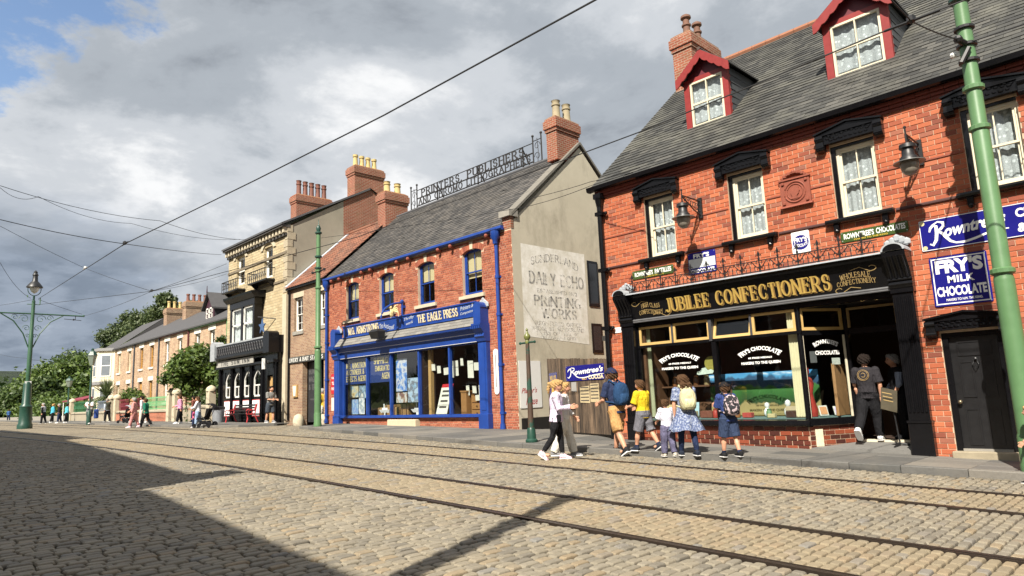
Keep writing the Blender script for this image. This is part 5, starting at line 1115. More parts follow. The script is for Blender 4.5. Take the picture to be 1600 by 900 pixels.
 # painted wall sign
 fx = facing_x(BX1); FADE = NT('faded_white_paint'); fv = FADE.coords('World'); FADE.set(FADE.mix(FADE.ramp(FADE.noise(fv, 2.2, 9, .7), [(.35, 0), (.62, 1)]), (.58, .55, .46), (.8, .78, .72)), .9)
 m = MB(); m.poly([fx(16.02, 3.52, .004), fx(19.42, 3.3, .004), fx(19.42, 6.72, .004), fx(16.02, 6.72, .004)]); m.build('painted_panel', FADE.mat, root)
 GREY = NT('faded_grey_lettering'); gv = GREY.coords('World'); GREY.set((.30, .295, .285), .9); GREY.L.new(GREY.ramp(GREY.noise(gv, 2.6, 9, .75), [(.42, .0), (.68, .5)]), GREY.p.inputs['Alpha'])
 m = MB(); kw = dict(serif=.06, track=.3)
 for t, a, b, z0, z1, th, wp in (('SUNDERLAND', 16.5, 19.0, 6.1, 6.35, .16, lambda u, v: (u, v + .9 * math.sin(u * 3.14) - .3)), ('DAILY ECHO', 16.4, 19.25, 5.38, 5.78, .24, None), ('ESTABLISHED 1873', 16.75, 18.85, 5.08, 5.2, .12, None), ('PRINTING', 16.6, 19.0, 4.62, 4.95, .24, None), ('WORKS', 16.95, 18.75, 4.2, 4.52, .24, None), ('REGISTERED OFFICE', 16.6, 19.0, 3.93, 4.06, .12, None), ('BRIDGE ST. SUNDERLAND.', 16.4, 19.2, 3.75, 3.87, .12, None), ('T. 153 OR 953, 953', 16.6, 19.0, 3.59, 3.7, .12, None), ('TELEGRAPH OFFICE', 16.8, 18.9, 3.45, 3.54, .12, None)):
  stroke_mesh(m, t, a, b, z0, z1, lambda u, z, o: fx(u, z, o + .006), .002, warp=wp, thick=th, thin=th * .55, **kw)
 m.build('painted_lettering', GREY.mat, root)
 for y0, y1, z0, z1 in ((19.55, 20.15, 4.75, 6.5), (19.6, 20.2, 3.0, 4.1)):
  m = MB(); m.box(BX1 - .05, BX1 + .03, y0, y1, z0, z1); w = m.build('side_window', BLACK, root); q = MB(); q.box(BX1 + .02, BX1 + .036, y0 + .08, y1 - .08, z0 + .1, z1 - .1); q.build('pane', plain('dark_pane', (.02, .022, .025), .1), w)
 # roof
 ye, zee, yr, zr = BY - .13, 7.3, 19.5, 10.95
 m = MB(); m.poly([(BX0, ye, zee - .03), (BX1 - .36, ye, zee - .03), (BX1 - .36, yr, zr - .03), (BX0, yr, zr - .03)]); m.poly([(BX0, 23.8, zee - .03), (BX1 - .36, 23.8, zee - .03), (BX1 - .36, yr, zr - .03), (BX0, yr, zr - .03)]); roof = m.build('roof', MATS['roof_batten'], root)
 lay_slates(roof, SLB, BX0, BX1 - .36, ye, zee, yr, zr, .26, .19, 300, 14)
 m = MB(); m.tube([(BX0, yr, zr + .01), (BX1 - .36, yr, zr + .01)], .09, 8); m.build('ridge_roll', SLATE_FLAT, roof)
 chimney(root, BRA, -16.5, -15.98, 18.3, 19.6, 10.3, 12.0, [(-16.24, 18.65), (-16.24, 19.25)], plain('buff_pot', (.30, .25, .16), .8, .45, 3), .72, pr=.16, style='cannon')
 chimney(root, BRA, -28.95, -28.25, 18.75, 20.15, 10.2, 12.2, [(-28.6, 19.1), (-28.6, 19.75)], plain('yellow_pot', (.46, .35, .15), .8, .25, 5), .6, pr=.17, style='cannon')
 return root
B = build_B()
def build_B_shop():
 X0, X1 = -27.02, -17.62; YS = BY - .02
 m = MB(); mul = [-25.0, -23.22, -21.28, -19.39]
 m.box(X0, X1, YS - .02, YS + .1, .87, .97); m.box(X0, X1, YS - .03, YS + .15, 3.42, 3.5); m.box(X0, X0 + .07, YS, YS + .1, .97, 3.42); m.box(X1 - .07, X1, YS, YS + .1, .97, 3.42)
 sf = m.build('shopfront', BLUE, B)
 for x in mul: q = MB(); q.box(x - .045, x + .045, YS - .03, YS + .09, .97, 3.42); q.build('mullion', BLUE, sf)
 ed = [X0 + .07] + mul + [X1 - .07]
 for a, b in zip(ed, ed[1:]): q = MB(); q.quad((a, YS + .06, .97), (b, YS + .06, .97), (b, YS + .06, 3.42), (a, YS + .06, 3.42)); q.build('pane', GLASS, sf)
 m = MB(); m.prism([(X0 - .1, YS, .95), (X0 - .1, YS - .12, .94), (X0 - .1, YS - .12, .87), (X0 - .1, YS, .85)], (X1 - X0 + .15, 0, 0)); m.build('sill', BLUE, sf)
 m = MB(); m.bbox(-23.2, -21.3, YS - .22, YS + .04, gz(-22, BY) + .02, .80, .02); m.build('door_step', plain('cream_step', (.48, .41, .28), .8, .15, 6), sf)
 # entablature
 m = MB(); m.prism([(X0 - .1, y, z) for y, z in ((YS + .1, 3.46), (YS - .1, 3.46), (YS - .12, 3.7), (YS - .2, 3.74), (YS - .24, 3.88), (YS - .38, 3.92), (YS - .4, 3.99), (YS + .1, 4.03))], (X1 - X0 + .2, 0, 0)); m.build('entablature', BLUE, sf)
 m = MB(); m.box(X0 - .1, X1 + .1, YS - .108, YS - .1, 3.462, 3.475); m.box(X0 - .1, X1 + .1, YS - .212, YS - .2, 3.735, 3.748); m.mark(); m.build('white_line', WHITEP, sf)
 m = MB(); m.prism([(X0 - .1, y, z) for y, z in ((YS - .4, 4.0), (YS - .1, 4.36), (YS - .06, 4.36), (YS - .36, 4.0))], (X1 - X0 + .2, 0, 0)); m.build('lead_apron', LEAD, sf)
 ap = piece_mat('apron_tile', [(0, (.14, .135, .125)), (1, (.2, .19, .17))], .8, 30, .4, .2)
 for r_ in range(3):
  x = X0 - .05 - (.18 if r_ % 2 else 0); q = MB()
  while x < X1:
   a, b = max(x, X0 - .05), min(x + .36, X1 + .05); t0, t1 = r_ / 3, (r_ + 1) / 3
   if b - a > .05: q.mark(); q.loft([[(a + .004, YS - .415 + .3 * t0, 4.0 + .36 * t0), (b - .004, YS - .415 + .3 * t0, 4.0 + .36 * t0), (b - .004, YS - .405 + .3 * t1, 3.995 + .36 * t1), (a + .004, YS - .405 + .3 * t1, 3.995 + .36 * t1)], [(a + .004, YS - .40 + .3 * t0, 4.0 + .36 * t0), (b - .004, YS - .40 + .3 * t0, 4.0 + .36 * t0), (b - .004, YS - .395 + .3 * t1, 3.995 + .36 * t1), (a + .004, YS - .395 + .3 * t1, 3.995 + .36 * t1)]])
   x += .36
  q.build('apron_tile', ap, sf)
 # sign board
 def fs(u, z, o): return (u, YS - .08 - (z - 4.36) * .12 - o, z)
 m = MB(); m.loft([[fs(-26.76, 4.36, 0), fs(-17.68, 4.36, 0), fs(-17.68, 4.89, 0), fs(-26.76, 4.89, 0)], [(-26.76, YS + .02, 4.36), (-17.68, YS + .02, 4.36), (-17.68, YS + .02, 4.89), (-26.76, YS + .02, 4.89)]]); m.build('sign_board', BLUE, sf)
 m = MB()
 for z in (4.375, 4.875): m.box(-26.78, -17.66, YS - .17, YS - .1, z - .025, z + .025)
 m.build('sign_moulding', BLUE, sf)
 CL = plain('cream_letter', (.62, .55, .36), .5, .06, 10); SC = plain('pale_blue_script', (.42, .46, .52), .5, .1, 10)
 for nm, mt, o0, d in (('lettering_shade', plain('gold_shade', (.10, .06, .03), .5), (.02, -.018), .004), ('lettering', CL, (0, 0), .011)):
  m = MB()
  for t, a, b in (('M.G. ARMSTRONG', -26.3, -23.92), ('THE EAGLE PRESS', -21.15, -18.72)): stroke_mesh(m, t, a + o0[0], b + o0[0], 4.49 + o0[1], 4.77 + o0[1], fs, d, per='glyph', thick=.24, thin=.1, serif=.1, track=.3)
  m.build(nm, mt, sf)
 m = MB()
 font_mesh(m, 'The Auctioneer', -23.82, -22.75, 4.47, 4.74, fs, warp=lambda a, b: (a, b * .8 + .25 * math.sin(a * 6)), out=.006, bold=.01, shear=.3)
 for t, a, b, z0, z1 in (('Thrifty', -22.05, -21.35, 4.62, 4.76), ('work', -21.95, -21.45, 4.47, 4.58), ('Printers &', -18.55, -17.8, 4.64, 4.78), ('Compositors', -18.58, -17.78, 4.46, 4.58)): font_mesh(m, t, a, b, z0, z1, fs, warp=lambda u, v: (u, v + .5 * u), out=.006, bold=.012, shear=.35)
 m.build('script_lettering', SC, sf)
 # pilasters with pedestals, capitals and lead crests
 for a, b in ((-27.5, -27.05), (-17.6, -17.17)):
  zg = gz(a, BY) + .1; m = MB(); m.box(a, b, YS - .16, BY, .98, 3.5); m.bbox(a - .03, b + .03, YS - .22, BY, zg, .98, .015); m.box(a + .1, b - .1, YS - .175, YS - .15, 1.1, 3.4)
  m.build('pilaster', BLUE, sf)
  m = MB(); m.prism([(a - .02, y, z) for y, z in ((BY, 3.45), (YS - .2, 3.45), (YS - .24, 3.55), (YS - .3, 3.62), (YS - .26, 3.72), (YS - .38, 3.86), (YS - .44, 4.0), (YS - .44, 4.06), (BY, 4.06))], (b - a + .04, 0, 0)); m.box(a + .03, b - .03, YS - .36, BY, 4.06, 4.62); m.prism([(a + .01 + (b - a - .02) / 2 * (1 - math.cos(k * math.pi / 8)), YS - .36, 4.62 + .2 * math.sin(k * math.pi / 8)) for k in range(9)], (0, .36, 0))
  for k in range(5): m.box(a - .02 + k * .1, a + .04 + k * .1, YS - .47, YS - .4, 3.88, 3.97)
  m.build('console', BLUE, sf)
  m = MB()
  for k in range(5): m.ball(((a + b) / 2 + (k - 2) * .1, YS - .05, 4.72 + .16 * (1 - abs(k - 2) / 2)), .1, 6, (1, .5, 1.2))
  m.build('lead_crest', LEAD, sf)
 # interior shell
 m = MB(); y1 = 19.5
 m.quad((X0, YS + .1, .8), (X1, YS + .1, .8), (X1, y1, .8), (X0, y1, .8)); m.quad((X0, YS + .1, 3.5), (X1, YS + .1, 3.5), (X1, y1, 3.5), (X0, y1, 3.5)); m.quad((X0, y1, .8), (X1, y1, .8), (X1, y1, 3.5), (X0, y1, 3.5)); m.quad((X0, YS + .1, .8), (X0, y1, .8), (X0, y1, 3.5), (X0, YS + .1, 3.5)); m.quad((X1, YS + .1, .8), (X1, y1, .8), (X1, y1, 3.5), (X1, YS + .1, 3.5)); m.build('interior', MATS['brown_interior'], sf)
 m = MB(); m.box(-21.35, -21.25, YS + .1, 18, .8, 3.5); m.build('partition', MATS['brown_interior'], sf)
 NAVY = plain('navy_blind', (.012, .03, .14), .6, .2, 8)
 for a, b in ((-26.95, -25.05), (-24.95, -23.27)): q = MB(); q.box(a, b, YS + .1, YS + .11, 2.32, 3.42); q.build('painted_blind', NAVY, sf)
 GT = plain('buff_gilt', (.55, .45, .2), .5, .1, 10); m = MB(); fg = facing(YS + .095)
 for t, a, b, z0, z1 in (('M.G. ARMSTRONG', -26.85, -25.1, 3.02, 3.25), ('AUCTIONEER &', -26.85, -25.4, 2.74, 2.95), ('EFFECTS AGENT', -26.85, -25.2, 2.44, 2.66), ('SHIPPING &', -24.6, -23.3, 3.1, 3.34), ('EMIGRATION', -24.5, -23.3, 2.8, 3.0), ('AGENT', -24.0, -23.3, 2.46, 2.7)): stroke_mesh(m, t, a, b, z0, z1, fg, .004, thick=.2, thin=.1, serif=.08, track=.3)
 m.build('window_lettering', GT, sf)
 return sf
BSHOP = build_B_shop()
# ------------------------------------------------------------------ print shop window contents
PAPER = plain('printed_paper', (.58, .56, .48), .8, .1, 12, bump=0); YB = BY
line_pts = [(-21.1 + k * .2, 2.95 - .28 * math.sin(math.pi * k / 17)) for k in range(18)]
m = MB(); m.tube([(x, YB + .3, z) for x, z in line_pts], .006, 4); m.tube([(-19.3 + .1 * k, YB + .5, 2.0 - .02 * k * (16 - k) / 16) for k in range(17)], .006, 4); m.top('drying_line', IRON, (-19.4, YB + .3, 2.7), 'string lines for drying sheets across the print shop window', 'line')
for i, (x, z, w, h) in enumerate(((-20.95, 2.62, .26, .25), (-20.55, 2.5, .2, .28), (-20.15, 2.42, .28, .26), (-19.85, 2.3, .3, .42), (-19.6, 2.35, .3, .56), (-19.15, 2.72, .14, .26), (-18.75, 2.25, .3, .62), (-18.4, 2.5, .26, .28), (-18.1, 2.18, .34, .6), (-17.85, 2.2, .3, .68), (-19.1, 1.62, .16, .36), (-18.75, 1.7, .2, .26), (-18.4, 1.55, .26, .42), (-17.95, 1.75, .3, .3), (-18.6, 1.42, .22, .2))):
 q = MB(); a = rnd.uniform(-.08, .08); y = YB + .3 + (.2 if z < 2 else 0); q.loft([[(x, y, z), (x + w, y + .02, z + a * w), (x + w, y, z + h + a * w), (x, y - .01, z + h)], [(x, y + .004, z), (x + w, y + .024, z + a * w), (x + w, y + .004, z + h + a * w), (x, y - .006, z + h)]])
 q.top('printed_sheet', PAPER, (x + w / 2, y, z), 'printed paper sheet pegged on the lines in the print shop window', 'paper sheet', 'printed sheets on the drying lines')
WOOD = plain('varnished_wood', (.28, .14, .05), .45, .3, 5); WOOD2 = plain('pale_wood', (.42, .26, .1), .55, .25, 5)
root = thing('drawer_chest', (-18.35, 16.4, .82), 'wooden chest of drawers inside the right end of the print shop', 'chest')
m = MB(); m.box(-18.95, -17.75, 16.2, 16.7, .82, 1.62); m.build('body', WOOD, root)
for k in range(3):
 q = MB(); q.box(-18.9, -17.8, 16.17, 16.21, .87 + k * .25, 1.08 + k * .25); d = q.build('drawer', WOOD, root)
 for x in (-18.6, -18.1): q = MB(); q.ball((x, 16.15, .975 + k * .25), .03, 6); q.build('knob', IRON, d)
m = MB(); m.box(-19.3, -19.0, 16.0, 16.4, .82, 1.75); m.box(-19.33, -18.97, 15.98, 16.42, 1.75, 1.8); m.top('wooden_cabinet', WOOD, (-19.15, 16.2, .82), 'narrow wooden cabinet left of the chest of drawers', 'cabinet')
m = MB(); m.box(-21.05, -20.9, 15.85, 16.0, .82, 3.42); m.top('wooden_post', WOOD2, (-20.97, 15.9, .82), 'pale wooden post behind the fourth print shop pane', 'post')
root = thing('price_board', (-20.1, 15.75, .97), 'cream leaning board with red heading in the print shop window', 'sign board')
m = MB(); m.loft([[(-20.5, 15.75, .98), (-19.85, 15.75, .98), (-19.72, 15.95, 1.95), (-20.37, 15.95, 1.95)], [(-20.5, 15.77, .98), (-19.85, 15.77, .98), (-19.72, 15.97, 1.95), (-20.37, 15.97, 1.95)]]); m.build('board', PAPER, root)
m = MB(); m.loft([[(-20.37, 15.945, 1.9), (-19.72, 15.945, 1.9), (-19.69, 15.98, 2.08), (-20.34, 15.98, 2.08)], [(-20.37, 15.965, 1.9), (-19.72, 15.965, 1.9), (-19.69, 16.0, 2.08), (-20.34, 16.0, 2.08)]]); m.build('heading', ENR, root)
m = MB()
for k, z in enumerate((1.78, 1.62, 1.42, 1.2)):
 t = (z - .98) / .97; m.mark(); x = -20.5 + .13 * t + .12; y = 15.742 + .2 * t
 m.add([(x, y, z), (x + .42, y, z), (x + .43, y + .014, z + .07), (x + .01, y + .014, z + .07)], [(0, 1, 2, 3)])
m.build('writing', plain('dark_ink', (.05, .045, .04), .8), root)
# shipping posters and models in the left panes
def poster_mat(name, c):
 t = NT(name); v = t.coords('World'); return t.set(t.ramp(t.noise(v, 3.5, 5, .6), [(.3, c[0]), (.45, c[1]), (.55, c[2]), (.7, c[3])]), .6)
for (x0, x1, z0, z1, c, lb) in ((-26.7, -26.0, 1.75, 2.3, ((.3, .2, .08), (.45, .4, .25), (.15, .25, .35), (.6, .55, .4)), 'upper left travel poster in the shipping agent pane'), (-25.95, -25.4, 1.7, 2.28, ((.6, .6, .55), (.08, .1, .12), (.2, .3, .4), (.65, .62, .55)), 'arched ship poster in the first pane'), (-26.6, -26.0, 1.02, 1.66, ((.08, .15, .4), (.3, .4, .5), (.1, .2, .45), (.5, .5, .45)), 'blue poster low in the first pane'), (-25.95, -25.5, 1.02, 1.7, ((.55, .55, .5), (.6, .6, .6), (.2, .25, .3), (.55, .55, .5)), 'white poster low in the first pane'), (-23.1, -22.35, 1.9, 3.2, ((.04, .1, .35), (.5, .5, .5), (.08, .2, .5), (.03, .06, .2)), 'tall blue ship poster in the third pane'), (-23.1, -22.35, 1.45, 1.85, ((.03, .05, .15), (.2, .1, .05), (.5, .5, .48), (.03, .05, .2)), 'steamship poster below the tall blue one'), (-22.3, -21.4, 1.45, 2.4, ((.25, .4, .55), (.12, .12, .14), (.35, .45, .55), (.2, .3, .45)), 'pale blue harbour poster in the third pane')):
 q = MB(); q.box(x0, x1, YB + .16, YB + .17, z0, z1); q.top('travel_poster', poster_mat('poster_%d' % int(-x0 * 100 + z0 * 10), c), ((x0 + x1) / 2, YB + .165, z0), lb, 'poster', 'posters in the shipping agent window')
TAN = plain('tan_leather', (.26, .15, .06), .6, .4, 10)
for k, (x, w, h, lb) in enumerate(((-24.6, .5, .3, 'tan trunk at the left of the second pane'), (-24.0, .6, .4, 'large tan case in the middle of the second pane'), (-23.5, .35, .3, 'small tan case beside the third pane'), (-22.9, .5, .42, 'stacked case below the ship posters'))):
 root = thing('luggage_case', (x, YB + .6, .97), lb, 'trunk', 'luggage in the print shop window'); q = MB(); q.bbox(x - w / 2, x + w / 2, YB + .4, YB + .8, .82, .82 + h + .15, .02); q.build('body', TAN, root)
 for e in (-.3, .3): q = MB(); q.box(x + e * w - .02, x + e * w + .02, YB + .39, YB + .81, .82, .82 + h + .156); q.build('strap', CHOC, root)
for k, (x, lb) in enumerate(((-22.0, 'white ship model in the third pane'), (-24.3, 'white crockery pile at the foot of the second pane'))):
 q = MB(); q.loft([[(x - .3, YB + .4, 1.05), (x + .3, YB + .4, 1.05), (x + .3, YB + .46, 1.05), (x - .3, YB + .46, 1.05)], [(x - .4, YB + .36, 1.18), (x + .38, YB + .36, 1.18), (x + .38, YB + .5, 1.18), (x - .4, YB + .5, 1.18)]]); q.box(x - .2, x + .2, YB + .38, YB + .48, 1.18, 1.26); q.tube([(x - .1, YB + .43, 1.26), (x - .1, YB + .43, 1.42)], .03, 8); q.tube([(x + .1, YB + .43, 1.26), (x + .1, YB + .43, 1.38)], .03, 8); q.box(x - .1, x + .1, YB + .4, YB + .46, .82, 1.05); q.top('ship_model', WH, (x, YB + .43, .82), lb, 'ship model')
# ------------------------------------------------------------------ things fixed to the print shop front
root = thing('eagle_bracket', (-22.2, BY, 4.4), 'blue curved iron bracket with a cream eagle above the print shop', 'bracket')
m = MB(); m.tube([(-22.2, BY - .12, 4.35), (-22.2, BY - .12, 5.42)], .045, 8); m.ball((-22.2, BY - .12, 5.46), .085, 8); m.box(-22.27, -22.13, BY - .12, BY, 4.4, 4.5); m.box(-22.27, -22.13, BY - .12, BY, 5.2, 5.3)
m.tube([(-22.2, BY - .12 - 1.0 * math.sin(a), 4.72 + .68 * math.cos(a)) for a in [k * math.pi / 20 for k in range(11)]], .04, 8); m.tube([(-22.2, BY - .12, 4.75), (-22.2, BY - .5, 4.85), (-22.2, BY - .75, 5.08)], .025, 6); m.build('bracket_arm', BLUE, root)
EG = plain('cream_gilt', (.58, .48, .24), .5, .2, 14); m = MB(); ec = Vector((-22.2, BY - .62, 4.98))
m.ball(ec, .1, 8, (.8, 1.1, 1.7)); m.ball(ec + Vector((0, -.06, .2)), .06, 8); m.tube([ec + Vector((0, -.1, .2)), ec + Vector((0, -.17, .17))], [.025, .006], 5)
for s in (-1, 1):
 for k in range(4): m.tube([ec + Vector((s * .05, .02, .08)), ec + Vector((s * (.15 + .03 * k), .08 + .02 * k, .26 - .09 * k)), ec + Vector((s * (.24 + .01 * k), .14, .3 - .16 * k))], [.04, .035, .01], 5)
m.build('eagle', EG, root)
root = thing('floodlight', (-23.2, BY - .6, 4.1), 'black floodlight box hanging over the print shop cornice', 'floodlight'); m = MB(); m.loft([[(-23.5, BY - .75, 4.05), (-22.95, BY - .75, 4.05), (-22.95, BY - .5, 4.05), (-23.5, BY - .5, 4.05)], [(-23.55, BY - .85, 4.32), (-22.9, BY - .85, 4.32), (-22.9, BY - .45, 4.32), (-23.55, BY - .45, 4.32)], [(-23.45, BY - .78, 4.42), (-23.0, BY - .78, 4.42), (-23.0, BY - .5, 4.42), (-23.45, BY - .5, 4.42)]]); m.build('housing', IRON, root); m = MB(); m.tube([(-23.2, BY - .5, 4.3), (-23.2, BY - .1, 4.45)], .025, 6); m.build('arm', IRON, root)
root = thing('thermometer_board', (-16.88, BY, 1.6), 'long round-ended white thermometer board beside the right blue downpipe', 'thermometer')
m = MB(); n = 8; cx = -16.88; pts = [(cx + .11 * math.cos(k * math.pi / n), 3.04 + .11 * math.sin(k * math.pi / n)) for k in range(n + 1)] + [(cx + .11 * math.cos(math.pi + k * math.pi / n), 1.72 + .11 * math.sin(math.pi + k * math.pi / n)) for k in range(n + 1)]; m.prism([(x, BY - .03, z) for x, z in pts], (0, .025, 0)); m.build('board', ENW, root); m = MB(); m.box(cx - .012, cx + .012, BY - .04, BY - .032, 1.85, 2.95); m.build('tube', plain('dark_ink', (.05, .045, .04)), root)
fB = facing(BY - .006)
enamel('enamel_sign', 'small red and white enamel sign beside the left blue pilaster', -28.05, -27.65, 1.95, 2.85, fB, ENR, [('lettering', ENW, lambda m: (font_mesh(m, 'PUBLIC', -28.0, -27.7, 2.62, 2.72, fB, out=.0145), font_mesh(m, 'TELE', -27.98, -27.72, 2.36, 2.5, fB, out=.0145), font_mesh(m, 'PHONE', -28.0, -27.7, 2.12, 2.25, fB, out=.0145)))], None, group='enamel advertising signs')
m = MB(); m.box(-28.02, -27.7, BY - .02, BY - .004, 1.2, 1.78); m.top('paper_notice', PAPER, (-27.86, BY - .01, 1.2), 'cream paper bill under the small red sign', 'notice')
# iron letter sign on the ridge
def ridge_sign():
 Y, z0 = 19.5, 10.97; root = thing('roof_sign', (-22.4, Y, z0), 'open iron lettered sign standing on the slate ridge', 'sign')
 IR = plain('weathered_iron', (.022, .02, .02), .6, .35, 14)
 for i, (x, zt) in enumerate(((-27.03, 12.18), (-26.53, 12.2), (-18.36, 12.2), (-17.88, 12.22))):
  m = MB(); m.tube([(x, Y, z0 - .05), (x, Y, zt)], .032, 6); m.ball((x, Y, zt + .03), .06, 8); m.build('post', IR, root)
 for x0, x1 in ((-27.03, -26.53), (-18.36, -17.88)):
  m = MB(); c = (x0 + x1) / 2; m.tube([(x0, Y, 12.0), (x1, Y, 12.0)], .018, 5); m.tube([(x0, Y, 11.05), (x1, Y, 11.05)], .018, 5)
  for zc, s in ((11.75, 1), (11.3, -1)):
   m.tube([(c + s * .18 * math.cos(a) * (1 - a / 9), Y, zc + .2 * math.sin(a) * (1 - a / 9)) for a in [k * .6 for k in range(12)]], .014, 5)
  m.tube([(c, Y, 11.0), (c + .05, Y, 11.5), (c, Y, 12.08)], .014, 5); m.build('scroll_panel', IR, root)
 for z, r in ((11.93, .02), (11.5, .03), (11.12, .03)): m = MB(); m.tube([(-26.53, Y, z), (-18.36, Y, z)], r, 6); m.build('rail', IR, root)
 for x in (-24.9, -21.9, -19.0):
  m = MB(); m.tube([(x, Y + .03, 10.95), (x, Y + .03, 11.93)], .035, 6); m.tube([(x, Y + .03, 11.85), (x, Y + 1.0, 10.35)], .03, 6); m.tube([(x, Y + .03, 11.1), (x, Y + .8, 10.6)], .025, 6); m.build('strut', IR, root)
 fn = lambda u, z, o: (u, Y - .01 - o, z); m = MB(); kw = dict(thick=.21, thin=.12, serif=.11, track=.42, per='glyph')
 stroke_mesh(m, 'PRINTERS, PUBLISHERS,', -26.1, -18.75, 11.55, 11.88, fn, .015, **kw); m.build('iron_letter', IR, root); m = MB(); stroke_mesh(m, 'AND CHROMO LITHOGRAPHERS', -26.35, -18.55, 11.17, 11.45, fn, .015, **kw); m.build('iron_letter', IR, root)
ridge_sign()
# ------------------------------------------------------------------ alley: gate, signs and posters, back wall
m = MB(); m.box(-15.88, -11.06, 21.8, 22.0, .2, 5.2); tag(m.build('alley_wall', BRICKTEX['red_facing_brick']), 'brick wall closing the alley behind the wooden gate', 'wall')
m = MB(); m.box(-13.6, -11.06, 17.6, 17.7, .3, 3.2); m.box(-13.7, -11.06, 17.4, 19.5, 3.2, 3.35); tag(m.build('alley_shed', plain('shed_tar', (.02, .018, .016), .8, .3, 5)), 'dark shed with black roof edge showing above the gate', 'shed')
GATEW = NT('weathered_boards'); _v = GATEW.coords('World', (9, 9, .7)); GATEW.set(GATEW.mix(GATEW.ramp(GATEW.noise(_v, 1.6, 10, .75), [(.36, 0), (.64, 1)]), (.012, .008, .006), (.17, .115, .072)), .85); _b = GATEW.p.inputs['Base Color'].links[0].from_socket; GATEW.L.new(GATEW.mix(1, _b, GATEW.ramp(GATEW.n('ShaderNodeObjectInfo').outputs['Random'], [(0, .55), (1, 1.35)]), 'MULTIPLY'), GATEW.p.inputs['Base Color']); GATEW.bump(GATEW.noise(_v, 3, 6, .7), .4, .01); GATEW = GATEW.mat
def gate(P, Q, ztl, ztr, label):
 P, Q = Vector((*P, 0)), Vector((*Q, 0)); d = (Q - P); L = d.length; d.normalize(); nn = Vector((d.y, -d.x, 0)); root = thing('wooden_gate', (P.x, P.y, gz(P.x, P.y)), label, 'gate', 'wooden yard gates'); u = 0
 while u < L - .03:
  w = min(rnd.uniform(.13, .17), L - u); t = (u + w / 2) / L; x, y = (P + d * u).xy; zb = gz(x, y) + .17; zt = ztl + (ztr - ztl) * t + rnd.uniform(-.012, .012); o = nn * rnd.uniform(0, .008)
  a, b = P + d * (u + .004) + o, P + d * (u + w - .004) + o; m = MB(); m.loft([[(a.x, a.y, zb), (b.x, b.y, zb), (b.x - nn.x * .025, b.y - nn.y * .025, zb), (a.x - nn.x * .025, a.y - nn.y * .025, zb)], [(a.x, a.y, zt), (b.x, b.y, zt), (b.x - nn.x * .025, b.y - nn.y * .025, zt), (a.x - nn.x * .025, a.y - nn.y * .025, zt)]]); m.build('board', GATEW, root); u += w
 for z in (.9, 2.0):
  a, b = P - nn * .03, Q - nn * .03; m = MB(); m.loft([[(a.x, a.y, z), (b.x, b.y, z), (b.x - nn.x * .05, b.y - nn.y * .05, z), (a.x - nn.x * .05, a.y - nn.y * .05, z)], [(a.x, a.y, z + .12), (b.x, b.y, z + .12), (b.x - nn.x * .05, b.y - nn.y * .05, z + .12), (a.x - nn.x * .05, a.y - nn.y * .05, z + .12)]]); m.build('rail', GATEW, root)
 return P, d, nn
GP, GQ = (-13.25, 14.93), (-11.08, 14.55)
P_, d_, n_ = gate(GP, GQ, onY(885, 560, 14.93).z, onY(952, 561, 14.55).z, 'wide weathered wooden gate leaf with cocoa sign beside the confectioner')
P2, d2, n2 = gate((-14.85, 15.95), (-13.3, 14.97), onY(862, 560, 15.9).z, onY(883, 560, 15.0).z, 'narrow weathered gate leaf standing ajar beside the lamp post')
def fg1(u, z, o): p = P_ + d_ * u + n_ * (.012 + o); return (p.x, p.y, z)
def fg2(u, z, o): p = P2 + d2 * u + n2 * (.012 + o); return (p.x, p.y, z)
def gu(px, Yp=14.75):   # distance along the wide leaf for a pixel column
 r = ray(px, 600); t = (P_.x * n_.x + P_.y * n_.y) / (r.x * n_.x + r.y * n_.y); return (Vector((r.x * t, r.y * t, 0)) - P_).dot(d_)
def gzp(px, py):
 r = ray(px, py); t = (P_.x * n_.x + P_.y * n_.y) / (r.x * n_.x + r.y * n_.y); return CAMZ + r.z * t
enamel('enamel_sign', 'dark blue cocoa enamel sign on the weathered gate', gu(886), gu(946), gzp(915, 594), gzp(915, 570), fg1, ENB, [
 ('script_lettering', ENW, lambda m: script_rowntree(m, gu(889), gu(945), gzp(915, 590), gzp(915, 573), fg1)), ('lettering', plain('cream_letter', (.62, .55, .36)), lambda m: font_mesh(m, 'COCOA', gu(921), gu(945), gzp(930, 592), gzp(930, 585), fg1, out=.0155, bold=.05)), ('small_lettering', ENY, lambda m: font_mesh(m, 'ELECT', gu(911), gu(919), gzp(915, 593), gzp(915, 589), fg1, out=.0155))], None, group='enamel advertising signs')
